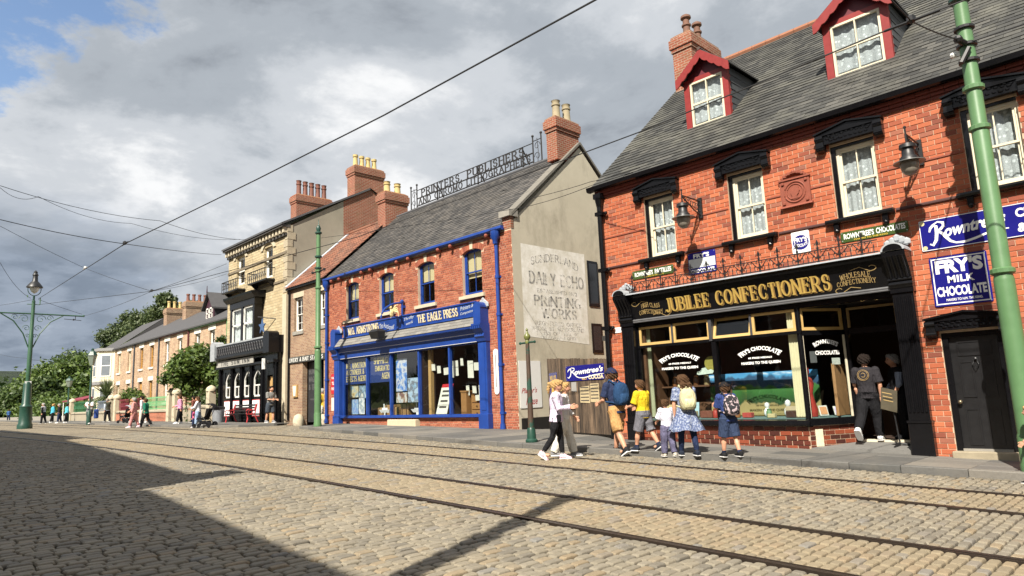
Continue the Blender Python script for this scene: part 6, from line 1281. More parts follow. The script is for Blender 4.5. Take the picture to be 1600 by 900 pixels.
for k, (a, b, c, d0, lb) in enumerate(((893, 901, 597, 612, 'small metal letter plate on the weathered gate'), (906, 921, 603, 630, 'torn cream bill on the gate beneath the cocoa sign, left'), (922, 936, 599, 629, 'printed cream bill on the gate beneath the cocoa sign, right'))):
 q = MB(); u0, u1, z0, z1 = gu(a), gu(b), gzp((a + b) / 2, d0), gzp((a + b) / 2, c); q.loft([[fg1(u0, z0 + .02, 0), fg1(u1, z0, 0), fg1(u1, z1, 0), fg1(u0 + .01, z1 - .03 * (k == 1), 0)], [fg1(u0, z0 + .02, .005), fg1(u1, z0, .005), fg1(u1, z1, .005), fg1(u0 + .01, z1 - .03 * (k == 1), .005)]])
 root = q.top('paper_bill', plain('old_bill', (.42, .34, .2), .8, .35, 14) if k else plain('zinc_plate', (.3, .29, .27), .5), fg1((u0 + u1) / 2, z0, 0), lb, 'bill', 'bills on the gate')
 if k:
  for j in range(5):
   z = z1 - .06 - j * .09
   if z < z0 + .05: break
   t = MB(); t.quad(fg1(u0 + .03, z, .0065), fg1(u1 - .03, z, .0065), fg1(u1 - .03, z + .03, .0065), fg1(u0 + .03, z + .03, .0065)); o = t.build('print_line', MATS['dark_ink']); o.data.transform(Matrix.Translation(-Vector(root.location))); o.parent = root
enamel('enamel_sign', "narrow blue and yellow cigarette enamel sign on the ajar gate leaf", .25, 1.15, .95, 2.2, fg2, ENB, [('lettering', ENY, lambda m: font_mesh(m, "WILLS'S", .32, 1.08, 1.95, 2.12, fg2, out=.0145, bold=.03)), ('yellow_panel', ENY, lambda m: m.loft([[fg2(.4, 1.25, .013), fg2(.85, 1.1, .013), fg2(1.0, 1.75, .013), fg2(.55, 1.85, .013)], [fg2(.4, 1.25, .016), fg2(.85, 1.1, .016), fg2(1.0, 1.75, .016), fg2(.55, 1.85, .016)]]))], None, group='enamel advertising signs')
fx = facing_x(BX1 + .004); RS = plain('red_script', (.40, .03, .03), .4, .1, 8)
enamel('enamel_sign', 'rusty white tobacco enamel sign with red script on the rendered gable', 15.68, 16.72, 1.12, 2.68, fx, ENW, [('script_lettering', RS, lambda m: (font_mesh(m, "Player's", 15.76, 16.5, 1.55, 1.78, fx, warp=lambda a, b: (a, b + .1 * a), out=.015, bold=.01, shear=.35), font_mesh(m, 'Please', 15.95, 16.5, 1.22, 1.45, fx, warp=lambda a, b: (a, b + .1 * a), out=.015, bold=.01, shear=.35)))], None, group='enamel advertising signs')
# ------------------------------------------------------------------ short lamp post by the kerb
root = thing('lamp_post', (-12.11, 12.3, gz(-12.11, 12.3) + PH), 'short green and rust lamp post with ladder bar at the kerb', 'lamp post')
x, y, z = root.location; m = MB(); m.lathe((x, y, z), [(.16, 0), (.16, .05), (.12, .09), (.11, .3), (.085, .36)], 12); m.build('base', DGREENP, root, smooth=True)
m = MB(); m.lathe((x, y, z), [(.08, .3), (.07, .9), (.06, 1.6), (.05, 2.5)], 12); m.build('shaft', plain('rusted_green', (.06, .035, .022), .6, .4, 4, wear=((.012, .05, .034), 3, .5)), root, smooth=True)
m = MB(); m.tube([(x - .28, y + .02, z + 2.5), (x + .28, y - .02, z + 2.5)], .025, 8); m.ball((x - .28, y + .02, z + 2.5), .04, 6); m.ball((x + .28, y - .02, z + 2.5), .04, 6); m.build('ladder_bar', DGREENP, root)
m = MB(); m.lathe((x, y, z), [(.045, 2.45), (.06, 2.52), (.045, 2.56), (.085, 2.62), (.085, 2.68), (.04, 2.74), (.02, 2.8), (.035, 2.83), (.004, 2.88)], 10); m.build('finial', plain('green_gold', (.13, .14, .04), .4, .3, 10), root, smooth=True)
# ------------------------------------------------------------------ livery stable (rubble brick, pantiled roof)
CY = 15.6; CX0, CX1 = -32.45, -28.5
OLDBR = brick_tex('old_mottled_brick', (.21, .10, .06), (.33, .20, .12), (.36, .30, .22), .23, .075, 'xy', ms=.011, stain=((.42, .30, .18), 3.5, .6))
PANT = piece_mat('pantile', [(0, (.10, .042, .026)), (.4, (.16, .062, .036)), (.75, (.21, .085, .048)), (1, (.14, .075, .05))], .85, 40, .5, .3, ((.09, .06, .045), .6))
def build_C():
 root = thing('livery_building', ((CX0 + CX1) / 2, CY, gz(-30, CY)), 'low mottled brick livery stable with pantiled roof and cart entrance', 'building')
 p = lambda px, py: onY(px, py, CY)
 w1 = (p(460, 490).x, p(473, 490).x, 5.15, 6.86); w2 = (p(498, 480).x, p(507.6, 480).x, 5.2, 6.87); gt = (-30.86, -28.76, .1, 3.6)
 m = MB(); wall_holes(m, CX0, CX1, .1, 7.4, [w1, w2, gt], CY, .25); m.quad((CX0, CY, .1), (CX0, 22.6, .1), (CX0, 22.6, 7.4), (CX0, CY, 7.4)); m.quad((CX1, CY, .1), (CX1, 22.6, .1), (CX1, 22.6, 7.4), (CX1, CY, 7.4)); m.quad((CX0, 22.6, .1), (CX1, 22.6, .1), (CX1, 22.6, 7.4), (CX0, 22.6, 7.4)); m.build('wall', OLDBR, root)
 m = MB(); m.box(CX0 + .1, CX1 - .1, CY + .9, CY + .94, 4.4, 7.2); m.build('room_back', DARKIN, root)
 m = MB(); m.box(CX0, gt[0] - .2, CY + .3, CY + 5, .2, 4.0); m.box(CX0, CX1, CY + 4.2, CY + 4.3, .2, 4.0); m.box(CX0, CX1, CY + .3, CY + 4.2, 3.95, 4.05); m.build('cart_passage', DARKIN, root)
 for w in (w1, w2):
  sash(root, *w, CY, .12, WHITEP, 2, 2, 2, .05, None); m = MB(); m.box(w[0] - .1, w[1] + .1, CY - .05, CY + .1, w[2] - .17, w[2]); m.build('sill', GREYSTONE, root); m = MB(); m.box(w[0] - .12, w[1] + .12, CY - .012, CY + .1, w[3], w[3] + .26); m.build('lintel', STONE, root)
 m = MB(); m.box(-32.3, -28.52, CY - .06, CY + .05, 3.58, 3.88); sb = m.build('sign_board', plain('livery_board', (.04, .04, .038), .5, .3, 7), root)
 m = MB(); stroke_mesh(m, 'LIVERY & BAIT STABLES', -32.15, -28.75, 3.64, 3.82, facing(CY - .06), .006, thick=.17, thin=.1, serif=.06, track=.3); m.build('sign_lettering', WHITEP, sb)
 # half-open boarded door with lettering
 m = MB(); m.box(-30.8, -29.55, CY + .28, CY + .34, .68, 3.55); dr = m.build('stable_door', plain('dark_slate_paint', (.022, .024, .028), .5, .3, 4), root); m = MB()
 for t, z in (('BRANNIGAN', 2.98), ('WAGGONS', 2.6), ('& TRAPS', 2.22)): stroke_mesh(m, t, -30.72, -29.62, z, z + .24, facing(CY + .28), .003, thick=.16, thin=.1, serif=.05, track=.25)
 font_mesh(m, 'HORSES FOR HIRE', -30.6, -29.75, 1.72, 1.8, facing(CY + .28), out=.004); m.build('door_lettering', plain('faded_letter', (.10, .10, .10), .7), dr)
 for x in (-31.0, -28.63):
  m = MB(); m.lathe((x, CY - .12, gz(x, CY) - .05), [(.26, 0), (.27, .25), (.2, .48), (.08, .56), (.01, .57)], 10); m.build('guard_stone', STONE, root, smooth=True)
 m = MB(); m.tube([(-32.2, CY - .08, .8), (-32.2, CY - .08, 7.3)], .05, 8); m.build('downpipe', BLACK, root)
 m = MB(); m.prism([(CX0, y, z) for y, z in ((CY - .02, 7.3), (CY - .17, 7.32), (CY - .18, 7.42), (CY - .02, 7.44))], (CX1 - CX0, 0, 0)); m.build('gutter', BLACK, root)
 ye, ze, yr, zr = CY - .2, 7.38, 19.05, 10.72; m = MB(); m.poly([(CX0, ye, ze), (CX1, ye, ze), (CX1, yr, zr), (CX0, yr, zr)]); m.poly([(CX0, 22.7, ze), (CX1, 22.7, ze), (CX1, yr, zr), (CX0, yr, zr)]); roof = m.build('roof', MATS['roof_batten'], root)
 L = math.hypot(yr - ye, zr - ze); n = 16; m = MB(); sy, sz = (yr - ye) / L, (zr - ze) / L; w = .225
 for k in range(n):
  x = CX0 + .01
  while x < CX1 - .05:
   b = min(x + w, CX1); d0, d1 = L * k / n, L * (k + 1) / n + .05; V = []
   for d, o in ((d0, .045), (d1, .012)):
    for t, h in ((0, .035), (.25, .06), (.5, .04), (.75, .006), (1, .0)): V.append((x + (b - x) * t + rnd.uniform(-.003, .003), ye + sy * d - sz * (o + h), ze + sz * d + sy * (o + h)))
   m.add(V, [(i, i + 1, i + 6, i + 5) for i in range(4)]); x += w
 m.build('pantiles', PANT, roof, kind='stuff')
 m = MB(); x = CX0
 while x < CX1 - .1: e = min(x + .42, CX1); m.tube([(x, yr, zr + .06), (e, yr, zr + .06)], .13, 8); x = e
 m.build('ridge_tiles', PANT, roof, kind='stuff')
 m = MB(); m.loft([[(CX0 + .0, ye, ze + .1), (CX0 + .28, ye, ze + .1), (CX0 + .28, yr, zr + .1), (CX0 + .0, yr, zr + .1)], [(CX0 + .0, ye, ze + .16), (CX0 + .28, ye, ze + .16), (CX0 + .28, yr, zr + .16), (CX0 + .0, yr, zr + .16)]]); m.build('lead_flashing', plain('new_lead', (.42, .45, .5), .5, .15, 6), roof)
 return root
C = build_C()
root = thing('letter_box', (-31.55, CY, 1.6), 'cream oat-sack shaped notice box on the brick pier', 'box'); m = MB(); m.box(-31.75, -31.28, CY - .08, CY, 1.9, 2.5); m.build('box', WOOD2, root); m = MB(); m.prism([(-31.7, CY - .1, 2.45), (-31.33, CY - .1, 2.45), (-31.4, CY - .1, 1.95), (-31.62, CY - .1, 1.95)], (0, .015, 0)); m.build('front', PAPER, root)
# ------------------------------------------------------------------ the inn
PY = 15.55; PX0, PX1 = -40.3, -32.5
SANDST = brick_tex('coursed_sandstone', (.42, .33, .19), (.54, .45, .28), (.33, .27, .18), .42, .15, 'xy', ms=.012, stain=((.20, .15, .09), 2.2, .5), bumps=.8)
PGAB = plain('inn_render', (.27, .245, .19), .92, .25, 1.4, bump=.2)
def build_pub():
 root = thing('inn_building', ((PX0 + PX1) / 2, PY, gz(-36, PY)), 'tall sandstone inn with black ground-floor front and iron balconies', 'building')
 q = lambda px, py: onY(px, py, PY)
 def rect(x0, x1, y0, y1): a, b = q(x0, (y0 + y1) / 2), q(x1, (y0 + y1) / 2); xm = (x0 + x1) / 2; return (a.x, b.x, q(xm, y1).z, q(xm, y0).z)
 w2 = [rect(370, 382.5, 401, 445), rect(413, 426, 386, 434)]; bay = rect(373, 411, 474, 540); front = (PX0 + .1, -32.9, .2, 4.5)
 ze = 10.75
 m = MB(); wall_holes(m, PX0, PX1, .2, ze, w2 + [(bay[0], bay[1], bay[2], bay[3]), front], PY, .25); m.quad((PX0, PY, .2), (PX0, 26, .2), (PX0, 26, ze), (PX0, PY, ze)); m.quad((PX0, 26, .2), (PX1, 26, .2), (PX1, 26, ze), (PX0, 26, ze)); m.build('wall', SANDST, root)
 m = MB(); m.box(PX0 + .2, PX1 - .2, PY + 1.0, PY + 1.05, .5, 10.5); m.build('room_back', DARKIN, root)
 pts = [(PY + .01, .2), (18.8, .2), (18.8, 12.7), (PY + .01, ze)]; m = MB(); m.poly([(PX1, y, z) for y, z in pts]); m.build('gable_wall', PGAB, root)
 m = MB(); m.poly([(PX1, y, z) for y, z in ((18.8, .2), (26, .2), (26, ze), (20.5, 13.65), (18.8, 12.7))]); m.build('gable_brickwork', BRICKTEX['red_facing_brick'], root)
 for k in range(9):
  zz = 7.3 + k * .4; m = MB(); l = .42 if k % 2 else .26; m.box(PX1 - (.3 if k % 2 else .45), PX1 + .03, PY - .03, PY + l, zz, zz + .37); m.build('quoin', plain('quoin_stone', (.36, .31, .22), .9, .3, 5, bump=.3), root)
 m = MB(); m.box(PX1 - .42, PX1 + .01, PY - .06, PY + .1, .6, 7.2); m.build('corner_pier', STONE, root)
 # upper windows with arches and balconies
 for i, w in enumerate(w2):
  sash(root, *w, PY, .14, WHITEP, 1, 1, 1, .09, None); c = (w[0] + w[1]) / 2; hw = (w[1] - w[0]) / 2; R = hw + .12
  m = MB(); m.prism([(c + r * math.cos(t), PY - .06, w[3] - .12 + .5 * r * math.sin(t)) for r, t in [(R + .28, k * math.pi / 8) for k in range(9)] + [(R, math.pi - k * math.pi / 8) for k in range(9)]], (0, .1, 0)); m.build('window_arch', STONE, root)
  b = rect(*((360, 384, 440, 456) if i == 0 else (401, 430, 424, 441))); m = MB(); yb = PY - .5
  m.box(b[0], b[1], yb, PY, b[2] - .05, b[2] + .03); m.tube([(b[0], PY, b[3]), (b[0], yb, b[3]), (b[1], yb, b[3]), (b[1], PY, b[3])], .03, 5); nb = 9
  for k in range(nb + 1): x = b[0] + (b[1] - b[0]) * k / nb; m.tube([(x, yb, b[2]), (x, yb, b[3])], .018, 4)
  for k in range(nb): x = b[0] + (b[1] - b[0]) * (k + .5) / nb; m.tube([(x + .09 * math.cos(t), yb, (b[2] + b[3]) / 2 + .12 * math.sin(t)) for t in [j * .9 for j in range(8)]], .014, 4)
  for x in (b[0] + .2, b[1] - .2): m.prism([(x - .06, PY, b[2] - .05), (x - .06, yb + .1, b[2] - .05), (x - .06, PY, b[2] - .4)], (.12, 0, 0))
  m.build('balcony', IRON, root)
 for z, h in ((q(444, 437).z - .1, .12), (9.35, .14)): m = MB(); m.box(PX0, PX1, PY - .05, PY + .02, z, z + h); m.build('string_course', plain('dark_stone', (.16, .13, .09), .9, .3, 6), root)
 # dentilled cornice and roof
 m = MB(); m.box(PX0 - .1, PX1 + .05, PY - .35, PY + .1, 10.72, 10.85); m.box(PX0, PX1, PY - .12, PY + .1, 10.3, 10.42); m.build('cornice', plain('dark_cornice', (.06, .055, .05), .8, .3, 6), root)
 n = 20; m = MB()
 for k in range(n): x = PX0 + .1 + (PX1 - PX0 - .2) * k / (n - 1); m.mark(); m.box(x - .09, x + .09, PY - .24, PY + .05, 10.44, 10.72)
 m.build('dentil', STONE, root)
 m = MB(); m.loft([[(PX0 - .15, PY - .4, 10.82), (PX1 + .1, PY - .4, 10.82), (PX1 + .1, 20.5, 13.66), (PX0 - .15, 20.5, 13.66)], [(PX0 - .15, PY - .4, 10.92), (PX1 + .1, PY - .4, 10.92), (PX1 + .1, 20.5, 13.78), (PX0 - .15, 20.5, 13.78)]]); m.poly([(PX0 - .15, 26.2, 10.7), (PX1 + .1, 26.2, 10.7), (PX1 + .1, 20.5, 13.78), (PX0 - .15, 20.5, 13.78)]); m.build('roof', SLATE_FLAT, root)
 chimney(root, BRA, -33.35, -32.53, 19.55, 21.5, 12.0, 15.0, [(-32.95, 19.85 + .42 * k) for k in range(4)], plain('yellow_pot', (.46, .35, .15)), .72, pr=.15, style='plain')
 chimney(root, BRA, -40.2, -39.4, 19.4, 21.9, 12.6, 14.95, [(-39.8, 19.75 + .45 * k) for k in range(5)], plain('brown_pot', (.16, .06, .04), .7, .5, 3), 1.0, pr=.16, style='cannon')
 # oriel bay
 a, b, z0, z1 = bay; m = MB(); yo = PY - .5
 for x0, x1 in ((a, a + .22), (b - .22, b), ((a + b) / 2 - .13, (a + b) / 2 + .13)): m.box(x0, x1, yo, PY + .1, z0, z1)
 m.box(a - .05, b + .05, yo - .02, PY + .1, z1 - .25, z1 + .1); m.box(a - .05, b + .05, yo - .05, PY + .1, z0 - .25, z0 + .05); m.prism([(a - .3, y, z) for y, z in ((PY, z1 + .1), (yo - .1, z1 + .1), (yo - .3, z1 + .3), (yo - .32, z1 + .42), (PY, z1 + .5))], (b - a + .6, 0, 0)); bo = m.build('oriel_bay', BLACK, root)
 for x0, x1 in ((a + .22, (a + b) / 2 - .13), ((a + b) / 2 + .13, b - .22)):
  m = MB(); f = .09; zm = (z0 + z1) / 2
  for u0, u1, c, d in ((x0, x0 + f, z0 + .05, z1 - .25), (x1 - f, x1, z0 + .05, z1 - .25), (x0, x1, z0 + .05, z0 + .15), (x0, x1, z1 - .35, z1 - .25), (x0, x1, zm - .05, zm + .05)): m.box(u0, u1, yo + .05, yo + .12, c, d)
  m.build('bay_sash', WHITEP, bo); m = MB(); m.quad((x0, yo + .1, z0), (x1, yo + .1, z0), (x1, yo + .1, z1 - .25), (x0, yo + .1, z1 - .25)); m.build('pane', GLASS, bo); m = MB(); curtain_mesh(m, x0, x1, z0 + .05, z1 - .3, yo + .22, .03); m.build('curtain', NETC, bo)
 # black public-house front
 yf = PY - .3; F0, F1 = PX0 - .1, -32.85
 m = MB(); zs = 2.05; za = 3.5; wins = [rect(*t) for t in ((359.6, 370.3, 580, 620), (373.3, 384.5, 579, 619), (388.6, 400.3, 577, 618), (403.6, 416, 575, 617))]
 holes = [(w[0], w[1], zs, za) for w in wins] + [(q(426, 620).x, q(434.5, 620).x, .3, 3.1)]
 wall_holes(m, F0, F1, .3, 4.3, holes, yf, .2); m.box(F1 - .03, F1, yf, PY, .3, 4.3); m.box(F0, F0 + .03, yf, PY, .3, 4.3); pf = m.build('inn_front', BLACK, root)
 for w in wins:
  c = (w[0] + w[1]) / 2; hw = (w[1] - w[0]) / 2; m = MB(); f = .08
  for s in (-1, 1):
   for k in range(6):
    t0, t1 = k / 6, (k + 1) / 6; P = lambda t, o: (c + s * (hw - o) * (1 - t ** 1.7), 2.95 + (za - 2.95 - o) * t)
    m.prism([(P(t0, 0)[0], yf + .06, P(t0, 0)[1]), (P(t1, 0)[0], yf + .06, P(t1, 0)[1]), (P(t1, f)[0], yf + .06, P(t1, f)[1]), (P(t0, f)[0], yf + .06, P(t0, f)[1])], (0, .06, 0))
   m.box(c + s * hw - (f if s > 0 else 0), c + s * hw + (0 if s > 0 else f), yf + .06, yf + .12, zs, 2.95)
  m.box(c - hw, c + hw, yf + .06, yf + .12, zs, zs + .09); m.box(c - hw + f, c + hw - f, yf + .08, yf + .12, 2.62, 2.69); m.box(c - .025, c + .025, yf + .08, yf + .12, zs, 2.65); m.build('arched_window', WHITEP, pf)
  for s in (-1, 1):
   m = MB(); m.prism([(c + s * hw, yf + .03, 2.95)] + [(c + s * hw * (1 - (k / 6) ** 1.7), yf + .03, 2.95 + (za - 2.95) * k / 6) for k in range(1, 7)] + [(c + s * hw, yf + .03, za)], (0, .1, 0)); m.build('spandrel', BLACK, pf)
  m = MB(); m.quad((c - hw, yf + .1, zs), (c + hw, yf + .1, zs), (c + hw, yf + .1, za), (c - hw, yf + .1, za)); m.build('pane', GLASS, pf)
  lo = 1.02 if w in (wins[0], wins[3]) else 1.42; m = MB(); m.box(c - hw + .02, c + hw - .02, yf - .02, yf, lo, 1.9); m.build('red_border', ENR, pf); m = MB(); m.box(c - hw + .06, c + hw - .06, yf - .03, yf - .02, lo + .04, 1.86); m.build('white_panel', plain('bright_white', (.8, .8, .8), .5, .04, 5), pf)
 for x in [F0 + .15] + [(wins[i][1] + wins[i + 1][0]) / 2 for i in range(3)] + [wins[3][1] + .25, F1 - .12]: m = MB(); m.tube([(x, yf - .05, .75), (x, yf - .05, 3.7)], .09, 8); m.lathe((x, yf - .05, 0), [(.13, .55), (.14, .8), (.1, .86)], 8); m.build('column', BLACK, pf)
 m = MB(); m.box(F0 - .05, F1 + .05, yf - .25, PY, 3.72, 3.84); m.prism([(F0 - .12, y, z) for y, z in ((PY, 4.22), (yf - .45, 4.22), (yf - .5, 4.3), (yf - .5, 4.36), (PY, 4.36))], (F1 - F0 + .24, 0, 0)); m.box(F0 - .1, F1 + .1, yf - .42, yf - .32, 4.36, 5.0); m.build('fascia', BLACK, pf)
 m = MB(); k = 0; x = F0 + .1
 while x < F1 - .2: m.tube([(x + .13 + .12 * math.cos(t), yf - .43, 4.68 + .22 * math.sin(t)) for t in [j * .7 for j in range(10)]], .02, 4); x += .3
 m.build('parapet_tracery', plain('grey_iron', (.05, .05, .055), .5), pf, kind='stuff')
 m = MB(); m.box(F0 - .15, F1 + .12, yf - .46, yf - .28, 5.0, 5.08); m.build('lead_capping', LEAD, pf)
 for x0, x1 in ((F0 - .15, F0 + .5), (F1 - .55, F1 + .15)): m = MB(); m.box(x0, x1, yf - .55, PY, 4.2, 5.1); m.prism([(x0 + (x1 - x0) * (1 - math.cos(k * math.pi / 6)) / 2, yf - .55, 5.1 + .22 * math.sin(k * math.pi / 6)) for k in range(7)], (0, .55, 0)); m.build('end_console', BLACK if x0 > -35 else LEAD, pf)
 m = MB(); sx0, sx1 = q(355, 570).x, q(413, 560).x; m.box(sx0, sx1, yf - .31, yf - .26, 3.82, 4.16); sb = m.build('name_board', plain('grey_board', (.33, .32, .29), .6, .15, 6), pf); m = MB(); stroke_mesh(m, 'THE SUN INN', sx0 + .7, sx1 - .5, 3.89, 4.09, facing(yf - .31), .006, per='glyph', thick=.22, thin=.14, serif=.04, track=.7); m.build('name_letter', IRON, sb)
 d = holes[-1]; m = MB(); m.box(d[0] + .05, d[1] - .05, yf + .12, yf + .17, .6, 3.05); m.build('door', WOOD2, pf)
 m = MB(); m.tube([(q(430, 575).x, yf - .3, 3.95), (q(430, 575).x, yf - .3, 3.4)], .12, 8); m.build('door_lamp', plain('opal_glass', (.6, .6, .58), .3, .05, 4), pf)
 return root
PUB = build_pub()
root = thing('star_sign', (-35.6, PY - .9, 5.3), 'blue star hanging from an iron rod over the inn front', 'sign'); c = onY(409, 510, PY - .6); m = MB(); m.prism([(c.x + (.42 if k % 2 == 0 else .17) * math.sin(k * math.pi / 5), c.y, c.z + (.42 if k % 2 == 0 else .17) * math.cos(k * math.pi / 5)) for k in range(10)], (0, .05, 0)); m.build('star', plain('star_blue', (.05, .10, .22), .4, .2, 6), root)
m = MB(); e = onY(431, 498, PY); m.tube([(c.x - .5, c.y, c.z + .55), (e.x, PY, e.z)], .025, 5); m.tube([(c.x, c.y, c.z + .4), (c.x, c.y, c.z + .55)], .015, 4); m.build('rod', IRON, root)
# bench, bin
def bench(x0, x1, y, label):
 z = gz(x0, y) + PH; root = thing('park_bench', ((x0 + x1) / 2, y, z), label, 'bench')
 RED = plain('bench_red', (.42, .03, .035), .45, .15, 8)
 for x in (x0, x1):
  m = MB(); m.tube([(x, y - .28, z), (x, y - .24, z + .2), (x, y - .3, z + .42), (x, y + .12, z + .40), (x, y + .2, z + .2), (x, y + .3, z)], .032, 6); m.tube([(x, y - .3, z + .42), (x, y - .32, z + .6), (x, y - .22, z + .66), (x, y + .1, z + .62), (x, y + .2, z + .9)], .03, 6); m.tube([(x, y + .12, z + .4), (x, y + .24, z + .95)], .03, 6); m.tube([(x, y - .1 + .12 * math.cos(t), z + .52 + .08 * math.sin(t)) for t in [k * .8 for k in range(9)]], .018, 4); m.build('bench_end', RED, root)
 for k in range(4): m = MB(); m.box(x0 - .02, x1 + .02, y - .28 + k * .11, y - .2 + k * .11, z + .43, z + .46); m.build('seat_slat', IRON, root)
 for k in range(3): m = MB(); m.box(x0 - .02, x1 + .02, y + .15 + k * .04, y + .17 + k * .04, z + .56 + k * .13, z + .65 + k * .13); m.build('back_slat', IRON, root)
bench(onY(381, 655, 14.6).x - 1.55, onY(397, 655, 14.6).x - .1, 14.55, 'red and black iron bench in front of the inn')
bx = back_x = onY(341, 650, 14.4); root = thing('litter_bin', (bx.x, 14.4, gz(bx.x, 14.4) + PH), 'galvanised dustbin with black rim beside the white gatepost', 'bin'); z = root.location.z
m = MB(); m.lathe((bx.x, 14.4, z), [(.28, 0), (.33, .72), (.3, .72)], 14); m.build('body', plain('galvanised', (.35, .37, .4), .4, .25, 7, metal=.5), root, smooth=True); m = MB(); m.lathe((bx.x, 14.4, z), [(.36, .7), (.36, .82), (.28, .86), (.02, .87)], 14); m.build('lid', IRON, root, smooth=True)
# ------------------------------------------------------------------ brick terrace
TY = 17.5
TERB = brick_tex('terrace_brick', (.34, .20, .125), (.48, .345, .225), (.44, .36, .26), .24, .09, 'xy', ms=.010, stain=((.5, .34, .2), 2.2, .5))
SLT = plain('terrace_slate', (.06, .058, .06), .75, .3, 3, bump=.3)
def terrace(x0, x1, label, wins, doors, gut, dorm=False, chim=None, wm=None):
 root = thing('terraced_house', ((x0 + x1) / 2, TY, .75), label, 'house', 'terraced houses')
 up = [(c - .48, c + .48, 5.1, 6.92) for c in wins]; lo = [(c - .48, c + .48, 2.1, 4.0) for c in wins if c not in doors] + [(c - .5, c + .5, .9, 4.0) for c in wins if c in doors]
 m = MB(); wall_holes(m, x0, x1, .4, 7.35, up + lo, TY, .2); m.quad((x0, TY, .4), (x0, 27, .4), (x0, 27, 7.35), (x0, TY, 7.35)); m.quad((x1, TY, .4), (x1, 27, .4), (x1, 27, 7.35), (x1, TY, 7.35)); m.build('wall', TERB, root)
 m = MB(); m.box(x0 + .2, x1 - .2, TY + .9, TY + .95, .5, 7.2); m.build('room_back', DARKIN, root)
 for h in up + lo:
  c = (h[0] + h[1]) / 2; dr = h[2] < 1
  m = MB(); m.box(c - .68, c + .68, TY - .03, TY + .1, h[3], h[3] + .34); m.build('lintel', plain('pale_lintel', (.66, .63, .55), .8, .1, 5), root)
  if dr:
   m = MB(); m.box(h[0], h[1], TY + .12, TY + .17, .9, 3.1); m.build('door', wm or WOOD2, root); m = MB(); m.box(h[0], h[1], TY + .1, TY + .18, 3.1, 3.2); m.quad((h[0], TY + .15, 3.2), (h[1], TY + .15, 3.2), (h[1], TY + .15, 4.0), (h[0], TY + .15, 4.0)); m.build('fanlight', wm or WOOD2, root)
  else:
   sash(root, *h, TY, .13, wm or WHITEP, 1, 1, 1, .08, NETC); m = MB(); m.box(c - .6, c + .6, TY - .08, TY + .1, h[2] - .16, h[2]); m.build('sill', plain('pale_lintel', (.66, .63, .55)), root)
 m = MB(); m.box(x0, x1, TY - .18, TY - .02, 7.3, 7.42); m.build('gutter', gut, root)
 m = MB(); m.tube([(x1 - .12, TY - .08, .8), (x1 - .12, TY - .08, 7.3)], .06, 6); m.build('downpipe', gut, root)
 m = MB(); ye, yr, zr = TY - .25, 21.7, 10.1; m.loft([[(x0, ye, 7.36), (x1, ye, 7.36), (x1, yr, zr - .1), (x0, yr, zr - .1)], [(x0, ye, 7.46), (x1, ye, 7.46), (x1, yr, zr), (x0, yr, zr)]]); m.poly([(x0, 27.2, 7.4), (x1, 27.2, 7.4), (x1, yr, zr), (x0, yr, zr)]); m.poly([(x0 + .01, TY, 7.35), (x0 + .01, yr, zr - .12), (x0 + .01, 27, 7.35)]); rf = m.build('roof', SLT, root)
 if chim: chimney(root, OLDBR, chim - .45, chim + .45, 20.7, 22.8, 9.3, 11.1, [(chim, 21.0 + .5 * k) for k in range(4)], MATS['yellow_pot'] if chim < -66 else MATS['brown_pot'], .7, pr=.15, style='plain')
 if dorm:
  c = -51.2; yf = 18.5; z0, z1 = 7.95, 9.0; m = MB(); m.box(c - .85, c + .85, yf, yf + 2.2, z0 - .3, z1); m.build('dormer', plain('dormer_slate_dark', (.035, .036, .04), .7, .3, 6), root)
  m = MB(); m.prism([(c - .85, yf - .06, z1), (c + .85, yf - .06, z1), (c, yf - .06, z1 + .95)], (0, .1, 0)); m.box(c - .85, c + .85, yf - .06, yf, z0 - .1, z1); m.build('dormer_front', plain('plum_paint', (.05, .018, .03), .5, .2, 6), root)
  for s in (-1, 1):
   m = MB(); m.loft([[(c + s * 1.1, yf - .3, z1 - .25), (c, yf - .3, z1 + 1.0), (c, yf + 3.2, z1 + 1.0), (c + s * 1.1, yf + 2.2, z1 - .25)], [(c + s * 1.1, yf - .3, z1 - .13), (c, yf - .3, z1 + 1.1), (c, yf + 3.2, z1 + 1.1), (c + s * 1.1, yf + 2.2, z1 - .13)]]); m.build('dormer_roof', SLT, root)
   m = MB(); u = c + s * .33; f = .07
   for a, b, cc, d in ((u - .27, u - .2, z0 + .1, z1 - .1), (u + .2, u + .27, z0 + .1, z1 - .1), (u - .27, u + .27, z0 + .1, z0 + .2), (u - .27, u + .27, z1 - .2, z1 - .1), (u - .27, u + .27, 8.45, 8.52)): m.box(a, b, yf - .12, yf - .06, cc, d)
   m.build('dormer_sash', WHITEP, root)
  m = MB(); m.tube([(c, yf - .3, z1 + 1.0), (c, yf - .3, z1 + 1.55)], [.05, .02], 5); m.build('finial', MATS['plum_paint'], root)
 return root
GGUT = plain('green_gutter', (.10, .24, .10), .5, .15, 6); RGUT = plain('maroon_gutter', (.10, .02, .02), .5, .2, 6); GREYG = plain('grey_gutter', (.05, .06, .075), .5, .2, 6)
terrace(-52.4, -45.0, 'terraced brick house with green gutter and plum dormer', [-50.8, -48.0], [-50.8], GGUT, True)
terrace(-59.2, -52.4, 'terraced brick house with maroon gutter behind the garden tree', [-57.45, -54.5], [-54.5], RGUT)
terrace(-66.0, -59.2, 'terraced brick house with ochre window frames', [-64.2, -61.35], [-64.2], GREYG, chim=-63.7, wm=plain('ochre_paint', (.42, .22, .05), .5, .15, 6))
terrace(-72.6, -66.0, 'end terraced brick house beside the cream bay', [-71.1, -67.8], [-67.8], GREYG, chim=-68.9, wm=plain('cream_paint', (.62, .56, .42)))
terrace(-45.0, -40.35, 'terraced brick house hidden behind the inn', [-43.4], [], GGUT)
